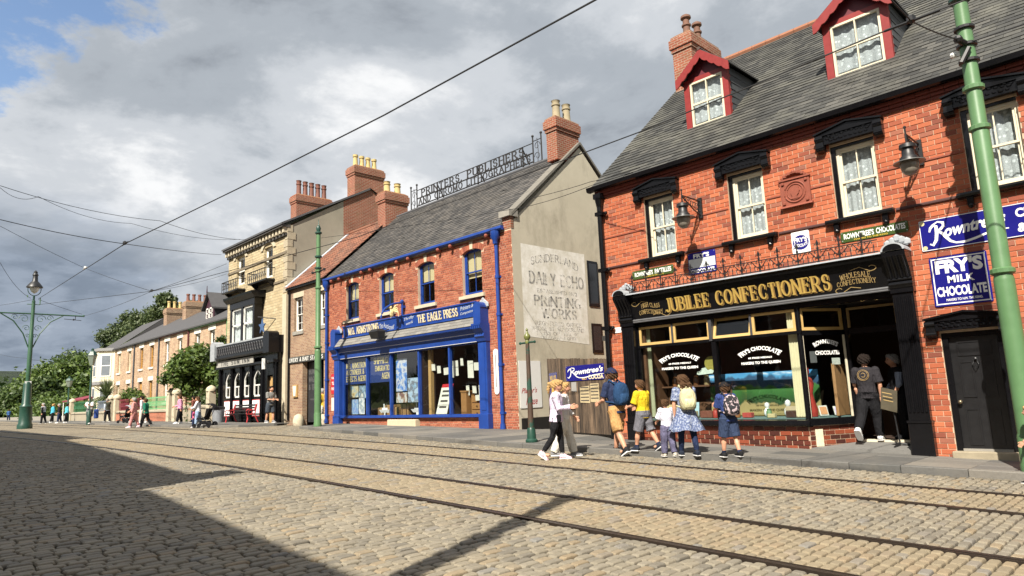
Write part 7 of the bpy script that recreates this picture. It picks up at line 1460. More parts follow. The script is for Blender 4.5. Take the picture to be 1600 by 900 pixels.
root = thing('bay_house', (-75.5, TY - 1, .75), 'cream rendered end house with two-storey bay', 'house')
CRR = plain('cream_render', (.66, .60, .44), .85, .06, 3)
m = MB(); m.box(-79.8, -72.65, TY, 27, .4, 7.4); m.build('wall', CRR, root); m = MB(); m.poly([(-79.9, TY - .2, 7.4), (-72.65, TY - .2, 7.4), (-72.65, 21.7, 10.7), (-79.9, 21.7, 10.7)]); m.poly([(-79.9, 27.2, 7.4), (-72.65, 27.2, 7.4), (-72.65, 21.7, 10.7), (-79.9, 21.7, 10.7)]); m.poly([(-72.66, TY, 7.4), (-72.66, 27, 7.4), (-72.66, 21.7, 10.68)]); m.build('roof', SLT, root)
P = [(-76.9, TY + .05), (-76.0, TY - 1.1), (-73.9, TY - 1.1), (-73.0, TY + .05)]
m = MB(); m.loft([[(x, y, .4) for x, y in P], [(x, y, 7.5) for x, y in P]]); bayp = m.build('bay', CRR, root)
for z0, z1 in ((4.15, 4.45), (7.35, 7.62)): m = MB(); m.loft([[(x + (-.12 if i < 2 else .12), y - .12, z0) for i, (x, y) in enumerate(P)], [(x + (-.12 if i < 2 else .12), y - .12, z1) for i, (x, y) in enumerate(P)]]); m.build('bay_cornice', plain('grey_cornice', (.22, .22, .22), .7, .15, 5), bayp)
for z0, z1 in ((1.9, 3.9), (4.9, 7.0)):
 for (a, b) in zip(P, P[1:]):
  A_, B_ = Vector((*a, 0)), Vector((*b, 0)); d = (B_ - A_); L = d.length; d.normalize(); nn = Vector((d.y, -d.x, 0)); m = MB(); u0, u1 = L / 2 - min(.5, L * .32), L / 2 + min(.5, L * .32); f = lambda u, z, o: tuple((A_ + d * u + nn * o).xy) + (z,)
  m.loft([[f(u0, z0, .01), f(u1, z0, .01), f(u1, z1, .01), f(u0, z1, .01)], [f(u0, z0, .05), f(u1, z0, .05), f(u1, z1, .05), f(u0, z1, .05)]]); w = m.build('bay_window', WHITEP, bayp)
  for c, e in ((z0 + .1, (z0 + z1) / 2 - .04), ((z0 + z1) / 2 + .04, z1 - .1)): m = MB(); m.loft([[f(u0 + .08, c, .05), f(u1 - .08, c, .05), f(u1 - .08, e, .05), f(u0 + .08, e, .05)], [f(u0 + .08, c, .056), f(u1 - .08, c, .056), f(u1 - .08, e, .056), f(u0 + .08, e, .056)]]); m.build('bay_pane', plain('grey_pane', (.16, .18, .2), .15, .3, 2, bump=0), bayp)
# ------------------------------------------------------------------ garden walls, gateposts, railings
WALLC = plain('garden_coping', (.30, .26, .19), .9, .25, 5, bump=.3); REDB = brick_tex('garden_brick', (.36, .10, .05), (.44, .14, .07), (.40, .28, .2), .24, .08, 'xy', ms=.008)
GYW = 15.0
def garden_wall(x0, x1, rail, label, mat, h=.62):
 z = gz((x0 + x1) / 2, GYW) + PH; root = thing('garden_wall', ((x0 + x1) / 2, GYW, z), label, 'garden wall', 'garden walls with railings')
 m = MB(); m.box(x0, x1, GYW - .14, GYW + .14, z - .3, z + h); m.build('wall', mat, root); m = MB(); m.prism([(x0, GYW - .2, z + h), (x0, GYW - .2, z + h + .1), (x0, GYW, z + h + .18), (x0, GYW + .2, z + h + .1), (x0, GYW + .2, z + h)], (x1 - x0, 0, 0)); m.build('coping', WALLC, root)
 if rail:
  rm, rh = rail; zt = z + h + .16; m = MB(); m.box(x0 + .15, x1 - .15, GYW - .015, GYW + .015, zt + .05, zt + .09); m.box(x0 + .15, x1 - .15, GYW - .015, GYW + .015, zt + rh - .06, zt + rh); m.build('railing', rm, root)
  x = x0 + .2; bars = MB()
  while x < x1 - .15:
   b = MB(); b.box(x - .014, x + .014, GYW - .014, GYW + .014, zt - .02, zt + rh + .05); b.tube([(x + .1 + .08 * math.cos(t), GYW, zt + rh * .5 + .16 * math.sin(t)) for t in [k * 1.05 for k in range(7)]], .016, 4); b.build('rail_bar', rm, root); x += .22
def gatepost(px, label):
 x = onY(px, 650, GYW - .05).x; z = gz(x, GYW) + PH; root = thing('gatepost', (x, GYW - .05, z), label, 'gatepost', 'stone gateposts along the terrace'); m = MB(); m.bbox(x - .22, x + .22, GYW - .27, GYW + .17, z - .2, z + 1.75, .03); m.build('shaft', STONE, root); m = MB(); m.loft([[(x + r * math.cos(k * math.pi / 6), GYW - .05 + r * math.sin(k * math.pi / 6), zz) for k in range(12)] for r, zz in ((.29, z + 1.75), (.3, z + 1.86), (.24, z + 1.98), (.1, z + 2.07), (.01, z + 2.1))]); m.build('cap', STONE, root, smooth=True); return x
gx = {p: gatepost(p, lb) for p, lb in ((329, 'round-topped stone gatepost beside the galvanised bin'), (275, 'gatepost behind the woman in the pink jumper'), (266, 'gatepost at the right end of the green railings'), (182, 'gatepost at the right end of the dark red railings, left'), (173, 'gatepost behind the man in the waistcoat'), (112, 'pale gatepost at the left end of the dark green fence'))}
garden_wall(gx[275] + .25, gx[329] - .25, None, 'low stone garden wall behind the people with the pushchair', WALLC, .8)
garden_wall(gx[182] + (gx[266] - gx[182]) * .55, gx[266] - .25, (plain('mint_railing', (.17, .42, .19), .5, .15, 6), .85), 'brick garden wall with light green railings', REDB)
garden_wall(gx[182] + .25, gx[182] + (gx[266] - gx[182]) * .55 - .1, (plain('maroon_railing', (.17, .02, .035), .5, .2, 6), .85), 'brick garden wall with dark red railings', REDB)
garden_wall(gx[112] + 9, gx[173] - .25, (plain('slate_railing', (.13, .16, .2), .5, .2, 6), .85), 'stone garden wall with grey-blue railings', WALLC)
garden_wall(gx[112] + .25, gx[112] + 8.9, (plain('bottle_railing', (.02, .12, .05), .5, .2, 6), .9), 'stone garden wall with dark green fence', WALLC)
garden_wall(-38.9 - .0 if False else gx[329] + .3, -40.4 if gx[329] < -40.5 else gx[329] + 1.6, (plain('rust_gate', (.16, .07, .035), .8, .4, 8), .9), 'short wall with rusty iron panel beside the inn', WALLC)
# ------------------------------------------------------------------ foliage
LEAFM = {}
def leaf_mat(name, a, b):
 t = NT(name); r = t.island(); c = t.ramp(r, [(0, a), (1, b)]); t.set(c, .55); t.p.inputs['Subsurface Weight'].default_value = 0
 N, L = t.N, t.L; tr = t.n('ShaderNodeBsdfTranslucent'); L.new(c, tr.inputs[0]); mx = t.n('ShaderNodeMixShader'); mx.inputs[0].default_value = .3; L.new(t.p.outputs[0], mx.inputs[1]); L.new(tr.outputs[0], mx.inputs[2]); L.new(mx.outputs[0], t.out.inputs[0]); return t.mat
LGREEN = leaf_mat('leaf_green', (.03, .065, .010), (.13, .19, .035)); LDARK = leaf_mat('leaf_dark', (.018, .042, .008), (.08, .12, .025)); LOLIVE = leaf_mat('leaf_olive', (.035, .06, .02), (.11, .14, .05)); LPALM = leaf_mat('leaf_palm', (.05, .08, .03), (.18, .22, .10))
BARK = plain('bark', (.06, .04, .028), .9, .4, 12, bump=.5)
def crown_mesh(lobes, n, size, seed):
 """leaf-sized quads spread through overlapping lobes, denser near their surfaces"""
 r = np.random.default_rng(seed); L = np.array([[*c, rr] for c, rr in lobes]); wts = L[:, 3] ** 2; idx = r.choice(len(L), n, p=wts / wts.sum())
 d = r.normal(size=(n, 3)); d /= np.linalg.norm(d, axis=1)[:, None]; rad = L[idx, 3] * (1 - .38 * r.random(n) ** 1.5) * (1 + .2 * r.normal(size=n)); P = L[idx, :3] + d * rad[:, None] * np.array([1, 1, .82])
 nrm = d * .6 + r.normal(size=(n, 3)) * .6; nrm[:, 2] += .3; nrm /= np.linalg.norm(nrm, axis=1)[:, None]; a = np.cross(nrm, r.normal(size=(n, 3))); a /= np.linalg.norm(a, axis=1)[:, None]; b = np.cross(nrm, a); s = size * (.6 + .8 * r.random(n))[:, None]
 V = np.empty((n, 4, 3)); V[:, 0] = P - a * s; V[:, 1] = P - b * s * .55; V[:, 2] = P + a * s; V[:, 3] = P + b * s * .55
 me = bpy.data.meshes.new('crown'); me.vertices.add(n * 4); me.vertices.foreach_set('co', V.reshape(-1)); me.loops.add(n * 4); me.loops.foreach_set('vertex_index', np.arange(n * 4)); me.polygons.add(n); me.polygons.foreach_set('loop_start', np.arange(n) * 4); me.polygons.foreach_set('loop_total', np.full(n, 4)); me.update(); me.validate(); return me
def tree(x, y, z0, h, rx, label, mat, n=6000, leaf=.16, seed=1, trunk_h=.35, name='tree', cat='tree', group=None, low=0, trunk_r=.16):
 r = random.Random(seed); root = thing(name, (x, y, z0), label, cat, group); lobes = []; H = h * (1 - trunk_h)
 for k in range(26):
  t = r.random(); a = r.uniform(0, 6.28); rr = rx * (.75 * math.sin(math.pi * min(.95, t * .8 + .18)) + .1) * math.sqrt(r.random()); lobes.append(((rr * math.cos(a), rr * math.sin(a), h * trunk_h + H * (.12 + .76 * t)), rx * r.uniform(.17, .36)))
 lobes.append(((0, 0, h * trunk_h + H * .5), rx * .4))
 me = crown_mesh(lobes, n, leaf, seed); me.materials.append(mat); o = link(bpy.data.objects.new('crown', me)); o.parent = root
 m = MB(); m.tube([(0, 0, -.2), (.05, .02, h * trunk_h * .6), (0, 0, h * trunk_h + H * .35), (.05, 0, h * .85)], [trunk_r * 1.3, trunk_r, trunk_r * .6, .02], 8)
 for c, rr in lobes[:9]: m.tube([(0, 0, h * trunk_h * r.uniform(.8, 1.2)), (c[0] * .5, c[1] * .5, c[2] * .75 + h * trunk_h * .2), c], [trunk_r * .5, trunk_r * .3, .015], 5)
 b = m.build('trunk', BARK); b.parent = root
 return root
GT = onY(305, 600, 16.4); tree(GT.x, 16.4, .8, 5.0, 2.5, 'leafy garden tree in front of the terrace beside the inn', LGREEN, 7000, .15, 3, .32, trunk_r=.1)
q = onY(345, 560, 15.9); tree(q.x, 16.2, .8, 5.4, 1.5, 'slim leafy tree against the inn wall', LDARK, 3500, .14, 5, .3, trunk_r=.08)
def shrub(px, py_top, py_bot, Y, w, label, mat, n, leaf=.1, seed=1):
 a = onY(px, py_bot, Y); b = onY(px, py_top, Y); root = thing('garden_shrub', (a.x, Y, .75), label, 'shrub', 'shrubs in the terrace gardens'); h = b.z - .75; r = random.Random(seed); lobes = [((r.uniform(-.5, .5) * w, r.uniform(-.4, .4), h * r.uniform(.3, .8)), w * r.uniform(.25, .42)) for k in range(9)]
 me = crown_mesh(lobes, n, leaf, seed); me.materials.append(mat); o = link(bpy.data.objects.new('foliage', me)); o.parent = root
 m = MB(); m.tube([(0, 0, 0), (0, 0, h * .5)], .05, 6); b_ = m.build('stem', BARK); b_.parent = root
shrub(205, 601, 628, 16.2, 2.1, 'clipped bright green shrub before the ochre windows', LGREEN, 3000, .12, 2)
shrub(330, 614, 640, 16.0, 2.4, 'low dark hedge behind the round-topped gatepost', LDARK, 2600, .1, 4)
shrub(190, 612, 640, 16.4, 1.2, 'small shrub left of the clipped bush', LDARK, 1200, .1, 6)
pc = onY(166, 625, 15.9); root = thing('palm_plant', (pc.x, 15.9, .75), 'spiky cordyline palm in front of the cream bay', 'plant'); m = MB(); m.tube([(0, 0, 0), (0, 0, 2.2)], [.16, .12], 8); b_ = m.build('trunk', BARK); b_.parent = root; m = MB()
for k in range(240):
 a, e = rnd.uniform(0, 6.28), rnd.uniform(-.5, 1.4); L = rnd.uniform(1.4, 2.1); c, s = math.cos(a), math.sin(a); P = [Vector((0, 0, 2.2))]
 for t in (.35, .7, 1): P.append(Vector((c * math.cos(e) * L * t, s * math.cos(e) * L * t, 2.2 + math.sin(e) * L * t - .55 * t * t * math.cos(e))))
 w = Vector((-s, c, 0)) * .05; m.add([P[0] - w, P[0] + w, P[1] - w, P[1] + w, P[2] - w * .7, P[2] + w * .7, P[3]], [(0, 1, 3, 2), (2, 3, 5, 4), (4, 5, 6)])
b_ = m.build('leaves', LPALM, kind='stuff'); b_.parent = root
# woods behind the terrace and to the left, far hill
WL = ['tall dark tree of the wood behind the street lamp', 'broad green tree at the left edge of the wood', 'rounded tree in the middle of the wood', 'low tree at the foot of the wood', 'tree beside the cream bay house', 'tall tree rising over the red awning', 'bushy tree on the left slope', 'small tree in front of the dark wood']
r = random.Random(12)
for k, (px, top, Y, R, sd_) in enumerate(((135, 552, 34, 8.4, 1), (46, 600, 30, 7.0, 2), (88, 570, 30, 8.0, 3), (24, 614, 24, 5.0, 4), (146, 582, 26, 5.4, 5), (112, 550, 40, 9.5, 6), (4, 622, 22, 4.2, 7), (66, 594, 24, 6.0, 8))):
 p = onY(px, top, Y); h = p.z - .3; tree(p.x, Y, .3, h, R * 1.15, WL[k], (LGREEN, LDARK)[k % 2], 13000, .36, 20 + sd_, .12, group='trees of the wood at the street end', trunk_r=.25)
for k, (px, top, Y, R, lb) in enumerate(((205, 482, 40, 7.0, 'pale tree behind the far end of the terrace roof'), (235, 470, 42, 7.4, 'broad pale tree behind the terrace chimneys'), (266, 450, 38, 4.6, 'tall pale tree rising above the terrace ridge'), (292, 464, 40, 4.4, 'pale tree behind the right terrace chimney'), (180, 496, 42, 6.0, 'lower pale tree at the left end of the terrace'))):
 p = onY(px, top, Y); tree(p.x, Y, .5, p.z - .5, R, lb, LOLIVE, 10000, .3, 40 + k, .25, group='trees behind the terrace', trunk_r=.3)
def hill():
 m = MB(); n = 40; rows = []
 for j in range(7):
  t = j / 6; rows.append([(-330 - 260 * t + 30 * math.sin(i * .5), -350 + i * 24, .5 + 30 * t * (1 + .12 * math.sin(i * .7 + 1) + .08 * math.sin(i * 1.9)) * min(1, .35 + .65 * math.sin(math.pi * min(1, (i + 8) / 40)))) for i in range(n)])
 m.loft(rows, cap=False, close=False); t = NT('wooded_hill'); v = t.coords('World'); t.set(t.mix(t.ramp(t.noise(v, .09, 8, .75), [(.4, 0), (.6, 1)]), (.012, .026, .012), (.035, .06, .022)), .95); t.bump(t.noise(v, .16, 8, .8), 1, 6)
 tag(m.build('hill', t.mat, smooth=True), kind='structure')
hill()
r = np.random.default_rng(5); lob = [((-78 - 62 * r.random(), 17.6 + 9 * r.random(), .9 + 1.6 * r.random()), 1.2 + 1.5 * r.random()) for k in range(60)]; me = crown_mesh(lob, 22000, .22, 11); me.materials.append(LGREEN); tag(link(bpy.data.objects.new('undergrowth', me)), 'mass of green undergrowth behind the low wall', 'undergrowth', kind='stuff')
r = np.random.default_rng(8); lob = [((-300 - 40 * r.random() - 120 * (k % 3), -320 + 900 * k / 90, 3 + 9 * (k % 3)), 10 + 7 * r.random()) for k in range(90)]; me = crown_mesh(lob, 26000, 1.5, 9); me.materials.append(LDARK); tag(link(bpy.data.objects.new('far_wood', me)), 'far wooded slope along the horizon', 'wood', kind='stuff')
# red awning and shelter at the street end
root = thing('tea_kiosk', (-86, 16.5, .9), 'dark red kiosk with awning at the end of the street', 'kiosk'); a = onY(112, 640, 16.5); b = onY(147, 640, 16.5); KR = plain('kiosk_red', (.17, .018, .035), .7, .2, 4)
m = MB(); m.box((a.x + b.x) / 2, b.x, 16.6, 19, .8, onY(140, 633, 16.5).z); m.build('body', KR, root); m = MB(); zt = onY(147, 614, 16.5).z; zl = onY(114, 628, 16.5).z; m.loft([[(a.x, 15.6, zl), (b.x, 15.6, zl), (b.x, 18, zt), ((a.x * .4 + b.x * .6), 18, zt)], [(a.x, 15.6, zl + .12), (b.x, 15.6, zl + .12), (b.x, 18, zt + .1), ((a.x * .4 + b.x * .6), 18, zt + .1)]]); m.build('awning', KR, root)
for x in (a.x + .2, (a.x + b.x) / 2): m = MB(); m.tube([(x, 15.7, .8), (x, 15.7, zl)], .05, 6); m.build('awning_post', WHITEP, root)
root = tag(MB().box(-140, onY(112, 650, 15).x - 1, 16.2, 16.6, .5, 1.35).build('low_wall', GREYSTONE), 'low stone wall running to the street end on the left', 'wall')
# ------------------------------------------------------------------ tram poles, lamps and overhead wires
def collar(m, x, y, z, r, h=.05): m.lathe((x, y, 0), [(r, z - h), (r + .03, z - h * .6), (r + .03, z + h * .6), (r, z + h)], 14)
def tram_pole(x, y, zt, label, r0=.14, r1=.10, lower=True, spike=True, extras=None, on=PH):
 z = gz(x, y) + on; root = thing('tram_pole', (x, y, z), label, 'pole', 'green tram poles')
 h = zt - z; m = MB(); m.lathe((x, y, z), [(r0, 0), (r0, h * .38), (r0 - .004, h * .385), (r1 + .012, h * .39), (r1 + .01, h * .7), (r1, h * .705), (r1 - .008, h)], 18); m.build('shaft', GREENP, root, smooth=True)
 m = MB(); m.lathe((x, y, z), [(r0 + .025, 0), (r0 + .025, .1), (r0 + .012, .14), (r0 + .014, .5), (r0 + .004, .55)], 16); m.build('base', GREENP, root, smooth=True)
 for t in (.4, .71, .8): q = MB(); collar(q, x, y, z + h * t, r1 + .01 if t > .45 else r0); q.build('collar', GREENP, root)
 m = MB(); m.lathe((x, y, zt), [(r1, -.02), (r1 + .05, .02), (r1 + .05, .07), (r1 * .8, .12), (r1 * 1.1, .25), (r1 * .6, .36), (.02, .42), (.012, .62 if spike else .44), (.002, .66 if spike else .45)], 12); m.build('finial', DGREENP, root, smooth=True)
 return root
root = tram_pole(-2.05, 12.72, 7.72, 'thick pale green tram pole at the right by the blue signs', .14, .115, spike=False)
zz = 6.95
for dz, nm in ((0, 'strap'), (.3, 'strap'), (-.28, 'strap')): q = MB(); q.lathe((-2.05, 12.72, zz + dz), [(.135, -.03), (.15, -.02), (.15, .02), (.135, .03)], 14); q.build('strap', IRON, root)
q = MB(); q.tube([(-2.05, 12.6, zz), (-2.1, 12.42, zz + .02)], .05, 8); q.ball((-2.1, 12.4, zz + .02), .07, 8); q.tube([(-2.0, 12.58, zz - .1), (-2.12, 12.5, zz - .35)], .04, 6); q.build('insulator', IRON, root)
q = MB(); q.ball((-2.22, 12.55, zz - .16), .06, 8, (1, 1, .8)); q.build('white_insulator', ENW, root)
root = tram_pole(-25.85, 13.75, 8.75, 'slim green tram pole in front of the livery entrance', .135, .095)
for dz in (-.25, -.75): q = MB(); q.lathe((-25.85, 13.75, 8.0 + dz), [(.1, -.05), (.15, -.03), (.15, .03), (.1, .05)], 10); q.build('insulator_ring', DGREENP, root)
q = MB()
for s in (-1, 1): q.tube([(-25.85, 13.75, 7.1), (-25.85 + s * .45, 13.75, 7.12)], [.05, .025], 6); q.ball((-25.85 + s * .5, 13.75, 7.13), .07, 6)
q.build('wire_bracket', IRON, root)
tram_pole(-3.26, -.62, 8.6, 'green tram pole behind the viewer', .17, .13, on=0); tram_pole(-25.5, -.1, 8.6, 'green tram pole behind the viewer farther up the street', on=0)
MGREEN = plain('mid_green_paint', (.03, .085, .045), .42, .25, 3)
def centre_pole():
 x, y = -53, 7.87; z = gz(x, y); root = thing('lamp_pole', (x, y, z), 'tall green centre pole with lantern and scrolled bracket arms', 'lamp pole')
 m = MB(); m.lathe((x, y, z), [(.13, 2.9), (.13, 6.0), (.11, 6.05), (.10, 8.2), (.09, 8.25)], 14); m.build('shaft', MGREEN, root, smooth=True)
 m = MB(); m.lathe((x, y, z), [(.42, 0), (.42, .25), (.36, .35), (.33, 1.3), (.36, 1.4), (.25, 1.55), (.22, 2.85), (.17, 2.95), (.13, 2.98)], 14); m.build('base', DGREENP, root, smooth=True)
 za = 8.1
 for s in (-1, 1):
  m = MB(); m.tube([(x, y, za), (x, y + s * 2.85, za - .02)], .045, 8); m.tube([(x, y + s * .12, za - 2.2), (x, y + s * .45, za - 1.3), (x, y + s * 1.0, za - .5), (x, y + s * 1.7, za - .04)], .04, 6); m.ball((x, y + s * 2.87, za), .08, 6); m.build('bracket_arm', MGREEN, root)
  m = MB()
  for (cy, cz, r) in ((.45, -.35, .3), (.95, -.25, .2), (.3, -.95, .22), (.2, -1.45, .14)): m.tube([(x, y + s * (cy + r * (1 - k / 14) * math.cos(k * .7)), za + cz + r * (1 - k / 14) * math.sin(k * .7)) for k in range(13)], .018, 4)
  m.build('scrollwork', MGREEN, root)
  m = MB(); m.tube([(x, y + s * 2.4, za - .3), (x, y + s * 2.4, za)], .02, 5); m.tube([(x, y + s * 1.75, za - .26), (x, y + s * 2.75, za - .32)], .02, 5); m.ball((x, y + s * 2.3, za - .28), .07, 6); m.build('wire_hanger', IRON, root)
 m = MB(); 
 for s in (-1, 1): m.tube([(x, y + s * .36 * math.cos(t), z + 9.0 + .42 * math.sin(t)) for t in [-math.pi / 2 + k * math.pi / 16 for k in range(10)]], .025, 5)
 m.tube([(x, y, z + 8.2), (x, y, z + 8.6)], .06, 8); m.build('lantern_yoke', DGREENP, root)
 m = MB(); m.lathe((x, y, z), [(.02, 8.72), (.16, 8.82), (.27, 9.02), (.28, 9.15)], 14); m.build('globe', plain('opal_globe', (.62, .62, .6), .25, .05, 4, bump=0), root, smooth=True)
 m = MB(); m.lathe((x, y, z), [(.47, 9.12), (.46, 9.17), (.3, 9.4), (.16, 9.55), (.14, 9.9), (.18, 9.95), (.1, 10.1), (.12, 10.15), (.01, 10.28)], 16); m.build('lantern_hood', IRON, root, smooth=True)
 m = MB(); m.box(x + .02, x + .14, y - .17, y + .17, z + 2.55, z + 3.0); m.build('number_plate', ENW, root)
 m = MB(); m.tube([(x, y - .35, z + 7.95 + .5), (x, y - .35, z + 8.9 - .3)], .03, 6); m.tube([(x, y + .35, z + 8.45), (x, y + .35, z + 8.0)], .03, 6); m.tube([(x, y - .35, z + 8.0), (x, y + .35, z + 8.0)], .025, 6); m.build('ladder_rest', GREENP, root)
centre_pole()
def street_lamp(px, pyb, Y, zt, label):
 p = onY(px, pyb, Y); x = p.x; z = gz(x, Y); root = thing('street_lamp', (x, Y, z), label, 'street lamp', 'small green street lamps'); h = zt - z
 m = MB(); m.lathe((x, Y, z), [(.16, 0), (.15, .9), (.08, 1.0), (.06, h * .76)], 10); m.build('post', DGREENP, root, smooth=True); m = MB(); m.tube([(x - .3, Y, z + h * .7), (x + .3, Y, z + h * .7)], .025, 6); m.build('ladder_bar', DGREENP, root)
 m = MB(); m.lathe((x, Y, z), [(.14, h * .77), (.32, h * .9), (.3, h * .905), (.14, h * .78)], 6); m.build('lantern', plain('lantern_glass', (.20, .24, .2), .2, .2, 4, bump=0), root); m = MB(); m.lathe((x, Y, z), [(.36, h * .9), (.2, h * .95), (.08, h * .97), (.1, h * .985), (.01, h)], 6); m.build('lantern_roof', DGREENP, root)
street_lamp(139, 650, 12.1, 6.2, 'green street lamp in front of the cream bay house'); street_lamp(105, 650, 14.2, 5.0, 'smaller green street lamp left of the red kiosk')
WIRE = plain('wire_black', (.01, .01, .011), .6, .2, 5, bump=0)
def wire(P, label, sag=.12, r=.011, n=10):
 P = [Vector(p) for p in P]; pts = []
 for a, b in zip(P, P[1:]):
  for k in range(n): t = k / n; pts.append(a.lerp(b, t) - Vector((0, 0, sag * 4 * t * (1 - t))))
 pts.append(P[-1]); m = MB(); m.tube(pts, r, 5); m.top('overhead_wire', WIRE, pts[0], label, 'wire', 'overhead tram wires')
def at(px, py, t): return Vector((0, 0, CAMZ)) + ray(px, py) * t
T1 = [Vector((4, 6.48, 6.55)), onY(930, 0, 6.48), onY(600, 180, 6.48), onY(400, 281, 6.2), onY(195, 381, 5.6), onX(60, 467, -52)]
wire(T1, 'long trolley wire crossing the sky diagonally over the near track', .0, .014)
T2 = [Vector((6, 10.24, 6.5)), onY(1420, 33, 10.24), onY(1000, 206, 10.24), onY(914, 238, 10.24), onY(560, 370, 11.0), onY(237, 455, 9.2), onX(60, 476, -53)]
wire(T2, 'trolley wire over the far track passing in front of the gable', .0, .012)
J1, J2, J3 = T1[4], onX(133, 419, -36), T2[5]
wire([onY(388, 375, 15.4), at(250, 345, 30), at(0, 290, 24)], 'upper span wire from the inn eaves to the left edge', .2); wire([onY(375, 374, 15.4), at(205, 349, 30), at(60, 307, 26), at(0, 293, 25)], 'second upper span wire hanging just below the first', .25, .009)
wire([onY(346, 398, 15.45), J1, at(0, 343, 18)], 'middle span wire meeting the long trolley wire', .05); wire([J3, at(133, 419, 40), at(0, 353, 34)], 'lower span wire running to the left edge', .05)
wire([onY(354, 412, 15.5), J3], 'wire from the inn corner down to the wire junction, upper', .05); wire([onY(354, 428, 15.5), J3], 'wire from the inn corner down to the wire junction, lower', .1, .009); wire([J3, onX(133, 493, -53)], 'wire from the junction to the bracket arm of the centre pole', .1, .009)
wire([onX(60, 468, -53), onX(128, 491, -53)], 'stay wire on the right arm of the centre pole', .02, .012); wire([onX(52, 468, -53), at(0, 477, 52)], 'stay wire on the left arm of the centre pole', .02, .012); wire([onX(48, 466, -53), at(0, 410, 40)], 'steep wire rising left from the centre pole', .3, .012)
wire([onX(45, 560, -53), at(0, 554, 55)], 'low wire leaving the centre pole to the left edge', .05, .009); wire([onX(50, 562, -53), at(140, 572, 75)], 'low wire leaving the centre pole to the right', .05, .009)
wire([Vector((-2.1, 12.4, 6.97)), onY(1424, 33, 10.24), Vector((-3.26, -.62, 8.3))], 'span wire from the right pole over the road', .03, .011); wire([Vector((-1.98, 12.62, 6.95)), Vector((3.5, 13.4, 7.3))], 'span wire leaving the right pole to the right edge', .03, .011)
wire([onY(823, 311, 13.7), onY(923, 284, 13.4), onY(1000, 262, 13.0)], 'thin wire crossing the gable, upper', .03, .008); wire([onY(500, 372, 13.75), onY(817, 324, 13.7), onY(926, 289, 13.5)], 'thin wire crossing the gable, lower', .05, .008)
for k, (p, lb) in enumerate(((J1, 'small insulator where the long wire meets the middle span'), (J2, 'white insulator on the long wire near the centre pole'), (J3, 'wire junction fitting above the terrace'), (onY(1424, 33, 10.24), 'trolley wire hanger in front of the right dormer'))):
 m = MB(); m.tube([p + Vector((-.35, 0, 0)), p + Vector((.35, 0, 0))], .02, 5); m.ball(p + Vector((0, 0, .03)), .07, 6); m.top('wire_fitting', ENW if k == 1 else IRON, p, lb, 'wire fitting', 'fittings on the overhead wires')
# ------------------------------------------------------------------ people
def surf(x, y):
 z = gz(x, y)
 if (y > kerb_y(x) - .13 and (x > -27.2 or x < -31.4)): z += PH
 return z
def ground_hit(px, py):
 d = ray(px, py); t = 3.0; o = Vector((0, 0, CAMZ))
 while t < 160:
  p = o + d * t
  if p.z <= surf(p.x, p.y): break
  t += .02
 return p
def remeshed(mb, voxel, smooth=3):
 me = mb.mesh('tmp'); bm = bmesh.new(); bm.from_mesh(me); bmesh.ops.recalc_face_normals(bm, faces=bm.faces); bm.to_mesh(me); bm.free()
 ob = bpy.data.objects.new('tmp', me); md = ob.modifiers.new('r', 'REMESH'); md.mode = 'VOXEL'; md.voxel_size = voxel; sm = ob.modifiers.new('s', 'SMOOTH'); sm.factor = .5; sm.iterations = smooth
 out = evaluated(ob); bpy.data.objects.remove(ob); bpy.data.meshes.remove(me)
 out.polygons.foreach_set('use_smooth', [True] * len(out.polygons)); return out
SKIN = plain('skin', (.52, .27, .17), .55, .08, 20, bump=0)
def cloth(name, c, pat=None):
 if name in MATS: return MATS[name]
 t = NT(name); v = t.coords('Object'); n = t.noise(v, 9, 5, .6); col = t.mix(n, tuple(x * .78 for x in c), tuple(min(1, x * 1.15) for x in c))
 if pat: col = t.mix(t.ramp(t.noise(v, pat[1], 3, .6), [(pat[2], 0), (pat[2] + .05, 1)]), col, pat[0])
 t.set(col, .85, spec=.15); w = t.noise(t.coords('Object', (1, 1, .45)), 14, 3, .6, 1.2); t.bump(w, .8, .05); MATS[name] = t.mat; return t.mat
